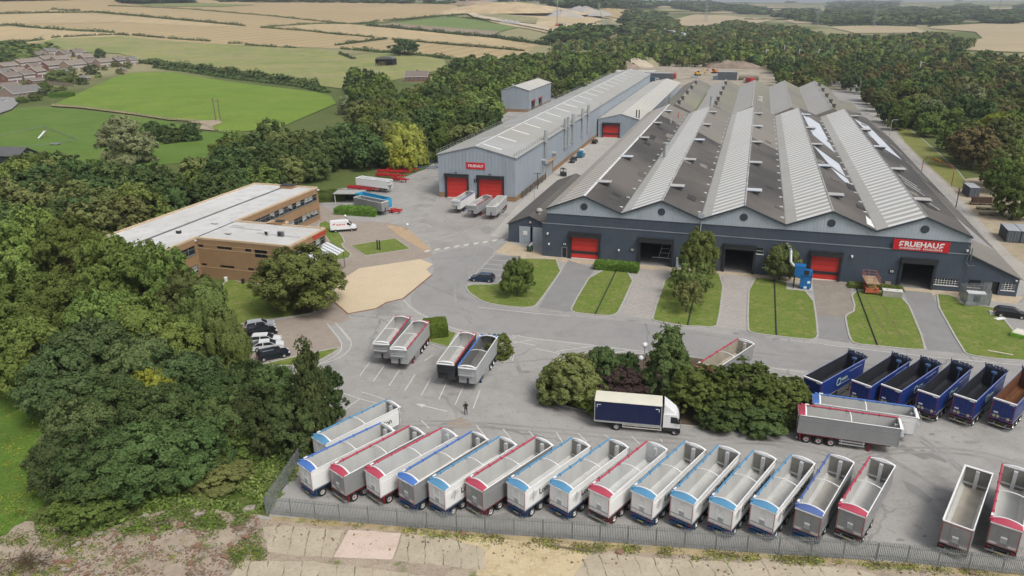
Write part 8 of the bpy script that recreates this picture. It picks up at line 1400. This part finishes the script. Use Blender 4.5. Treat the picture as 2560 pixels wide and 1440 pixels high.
tufts('undergrowth', [[(420, 1120), (560, 1080), (760, 1110), (775, 1130), (690, 1250), (660, 1275), (480, 1262), (340, 1290), (240, 1330), (110, 1310), (150, 1180), (260, 1240), (400, 1180)]], 2200, .19, ['mid', 'olive', 'hedge', 'lime'], 71, .7)
tufts('weeds', [[(480, 1270), (640, 1290), (560, 1400), (300, 1440), (60, 1440), (30, 1330), (200, 1330)], [(700, 1300), (1142, 1332), (1710, 1376), (2190, 1408), (2560, 1440), (2200, 1430), (1500, 1384), (1100, 1346)], [(0, 1330), (220, 1330), (180, 1440), (0, 1440)], [(640, 1330), (660, 1400), (600, 1420), (560, 1380)]], 430, .09, ['mid', 'olive', 'hedge', 'gold'], 72, .16)
tufts('edge_weeds', [[(40, 1280), (240, 1318), (340, 1276), (480, 1258), (650, 1272), (600, 1316), (330, 1336), (120, 1345)]], 420, .13, ['mid', 'hedge', 'olive', 'row'], 75, .3)
tufts('meadow_weeds', [[(0, 960), (150, 965), (150, 1180), (80, 1280), (0, 1330)]], 420, .07, ['hedge', 'row', 'gold', 'olive'], 73, .2)
tufts('dry_grass', [[(668, 1290), (1142, 1332), (1710, 1374), (2190, 1406), (2560, 1442), (2300, 1424), (1470, 1378), (1100, 1342)]], 500, .08, ['rust', 'olive', 'yellow'], 74, .14)
def rubble():
    rng = np.random.default_rng(5); rr = random.Random(5); ms = [paint('rubble_brick', (.27, .155, .105), .9, 0, .3, 3), paint('rubble_pale', (.38, .33, .28), .9, 0, .3, 3), paint('rubble_brown', (.20, .15, .10), .9, 0, .3, 3)]; mb = MB(); pl = [(300, 1310), (480, 1275), (640, 1290), (660, 1330), (560, 1440), (150, 1440), (120, 1380)]; n = 3600
    while n > 0:
        x, y = rr.uniform(60, 700), rr.uniform(1270, 1440)
        if n > 500:
            if not inpoly(x, y, pl) or noise.noise(Vector((x*.015, y*.03, 4))) < -.2+rr.random()*.3: continue
        else: x = rr.uniform(60, 2500); y = 1292+(x-668)*.078+rr.uniform(4, 60) if x > 668 else rr.uniform(1290, 1440)
        n -= 1; p = P(x, y); s = .035+.11*rr.random()**3+(.25 if rr.random() < .01 else 0); a = rng.normal(size=(8, 3))*.18+np.array([(i, j, k) for k in (-.4, 1) for j in (-1, 1) for i in (-1, 1)]); a = a*s*np.array([1, .7, .5]); th = rr.random()*6.28; c, q = math.cos(th), math.sin(th)
        mb.add([(v[0]*c-v[1]*q+p.x, v[0]*q+v[1]*c+p.y, v[2]+.02) for v in a], [(0, 1, 3, 2), (4, 6, 7, 5), (0, 4, 5, 1), (1, 5, 7, 3), (3, 7, 6, 2), (2, 6, 4, 0)], rr.choices([0, 1, 2], [.35, .3, .35])[0])
    tag(part('rubble', mb, None, ms), kind='stuff')
rubble()
for x, y, s in ((365, 1290, .8), (495, 1288, .8), (620, 1275, 1.2), (245, 1335, .9), (100, 1400, 1.1), (165, 1425, .8)):
    a = np.random.default_rng(int(x)).normal(size=(8, 3))*.2+np.array([(i, j, k) for k in (-.4, 1) for j in (-1, 1) for i in (-1, 1)]); a = a*s*np.array([.45, .3, .2]); mb = MB(); mb.add([tuple(v) for v in a], [(0, 1, 3, 2), (4, 6, 7, 5), (0, 4, 5, 1), (1, 5, 7, 3), (3, 7, 6, 2), (2, 6, 4, 0)])
    tag(part('concrete_lump', mb, None, MATS['rubble_pale'], loc=P(x, y, .05)), 'pale broken concrete lump lying on the waste ground', 'concrete lump', 'concrete lumps on the waste ground')
t = thing('brushwood_heap', 'heap of brown dead branches in the bottom left corner', 'brushwood', P(70, 1412)); m_ = MB(); rr = random.Random(8)
for i in range(170): a = rr.uniform(0, 6.28); r = rr.uniform(0, 2.6); q = Vector((r*math.cos(a), r*.7*math.sin(a), rr.uniform(.1, 1.1)*(1-r/3.2))); d = Vector((rr.gauss(0, 1), rr.gauss(0, 1), rr.gauss(.2, .4))).normalized()*rr.uniform(.6, 1.6); m_.tube(q, q+d, .025, 4, r1=.01, cap=False)
part('branches', m_, t, paint('dead_wood', (.115, .075, .05), .95, 0, .2))
# ---------------- air: one even, closed box round everything on the ground
mb = MB(); mb.box(-26000, 26000, -26000, 26000, -4, 420); hz = part('haze', mb, None, [])
n = bpy.data.materials.new('air'); n.use_nodes = True; n.node_tree.nodes.remove(n.node_tree.nodes['Principled BSDF'])
v = n.node_tree.nodes.new('ShaderNodeVolumePrincipled'); v.inputs['Color'].default_value = (.80, .87, .95, 1); v.inputs['Density'].default_value = .00013; v.inputs['Anisotropy'].default_value = .25
n.node_tree.links.new(v.outputs[0], n.node_tree.nodes['Material Output'].inputs['Volume']); hz.data.materials.append(n); tag(hz, kind='stuff')
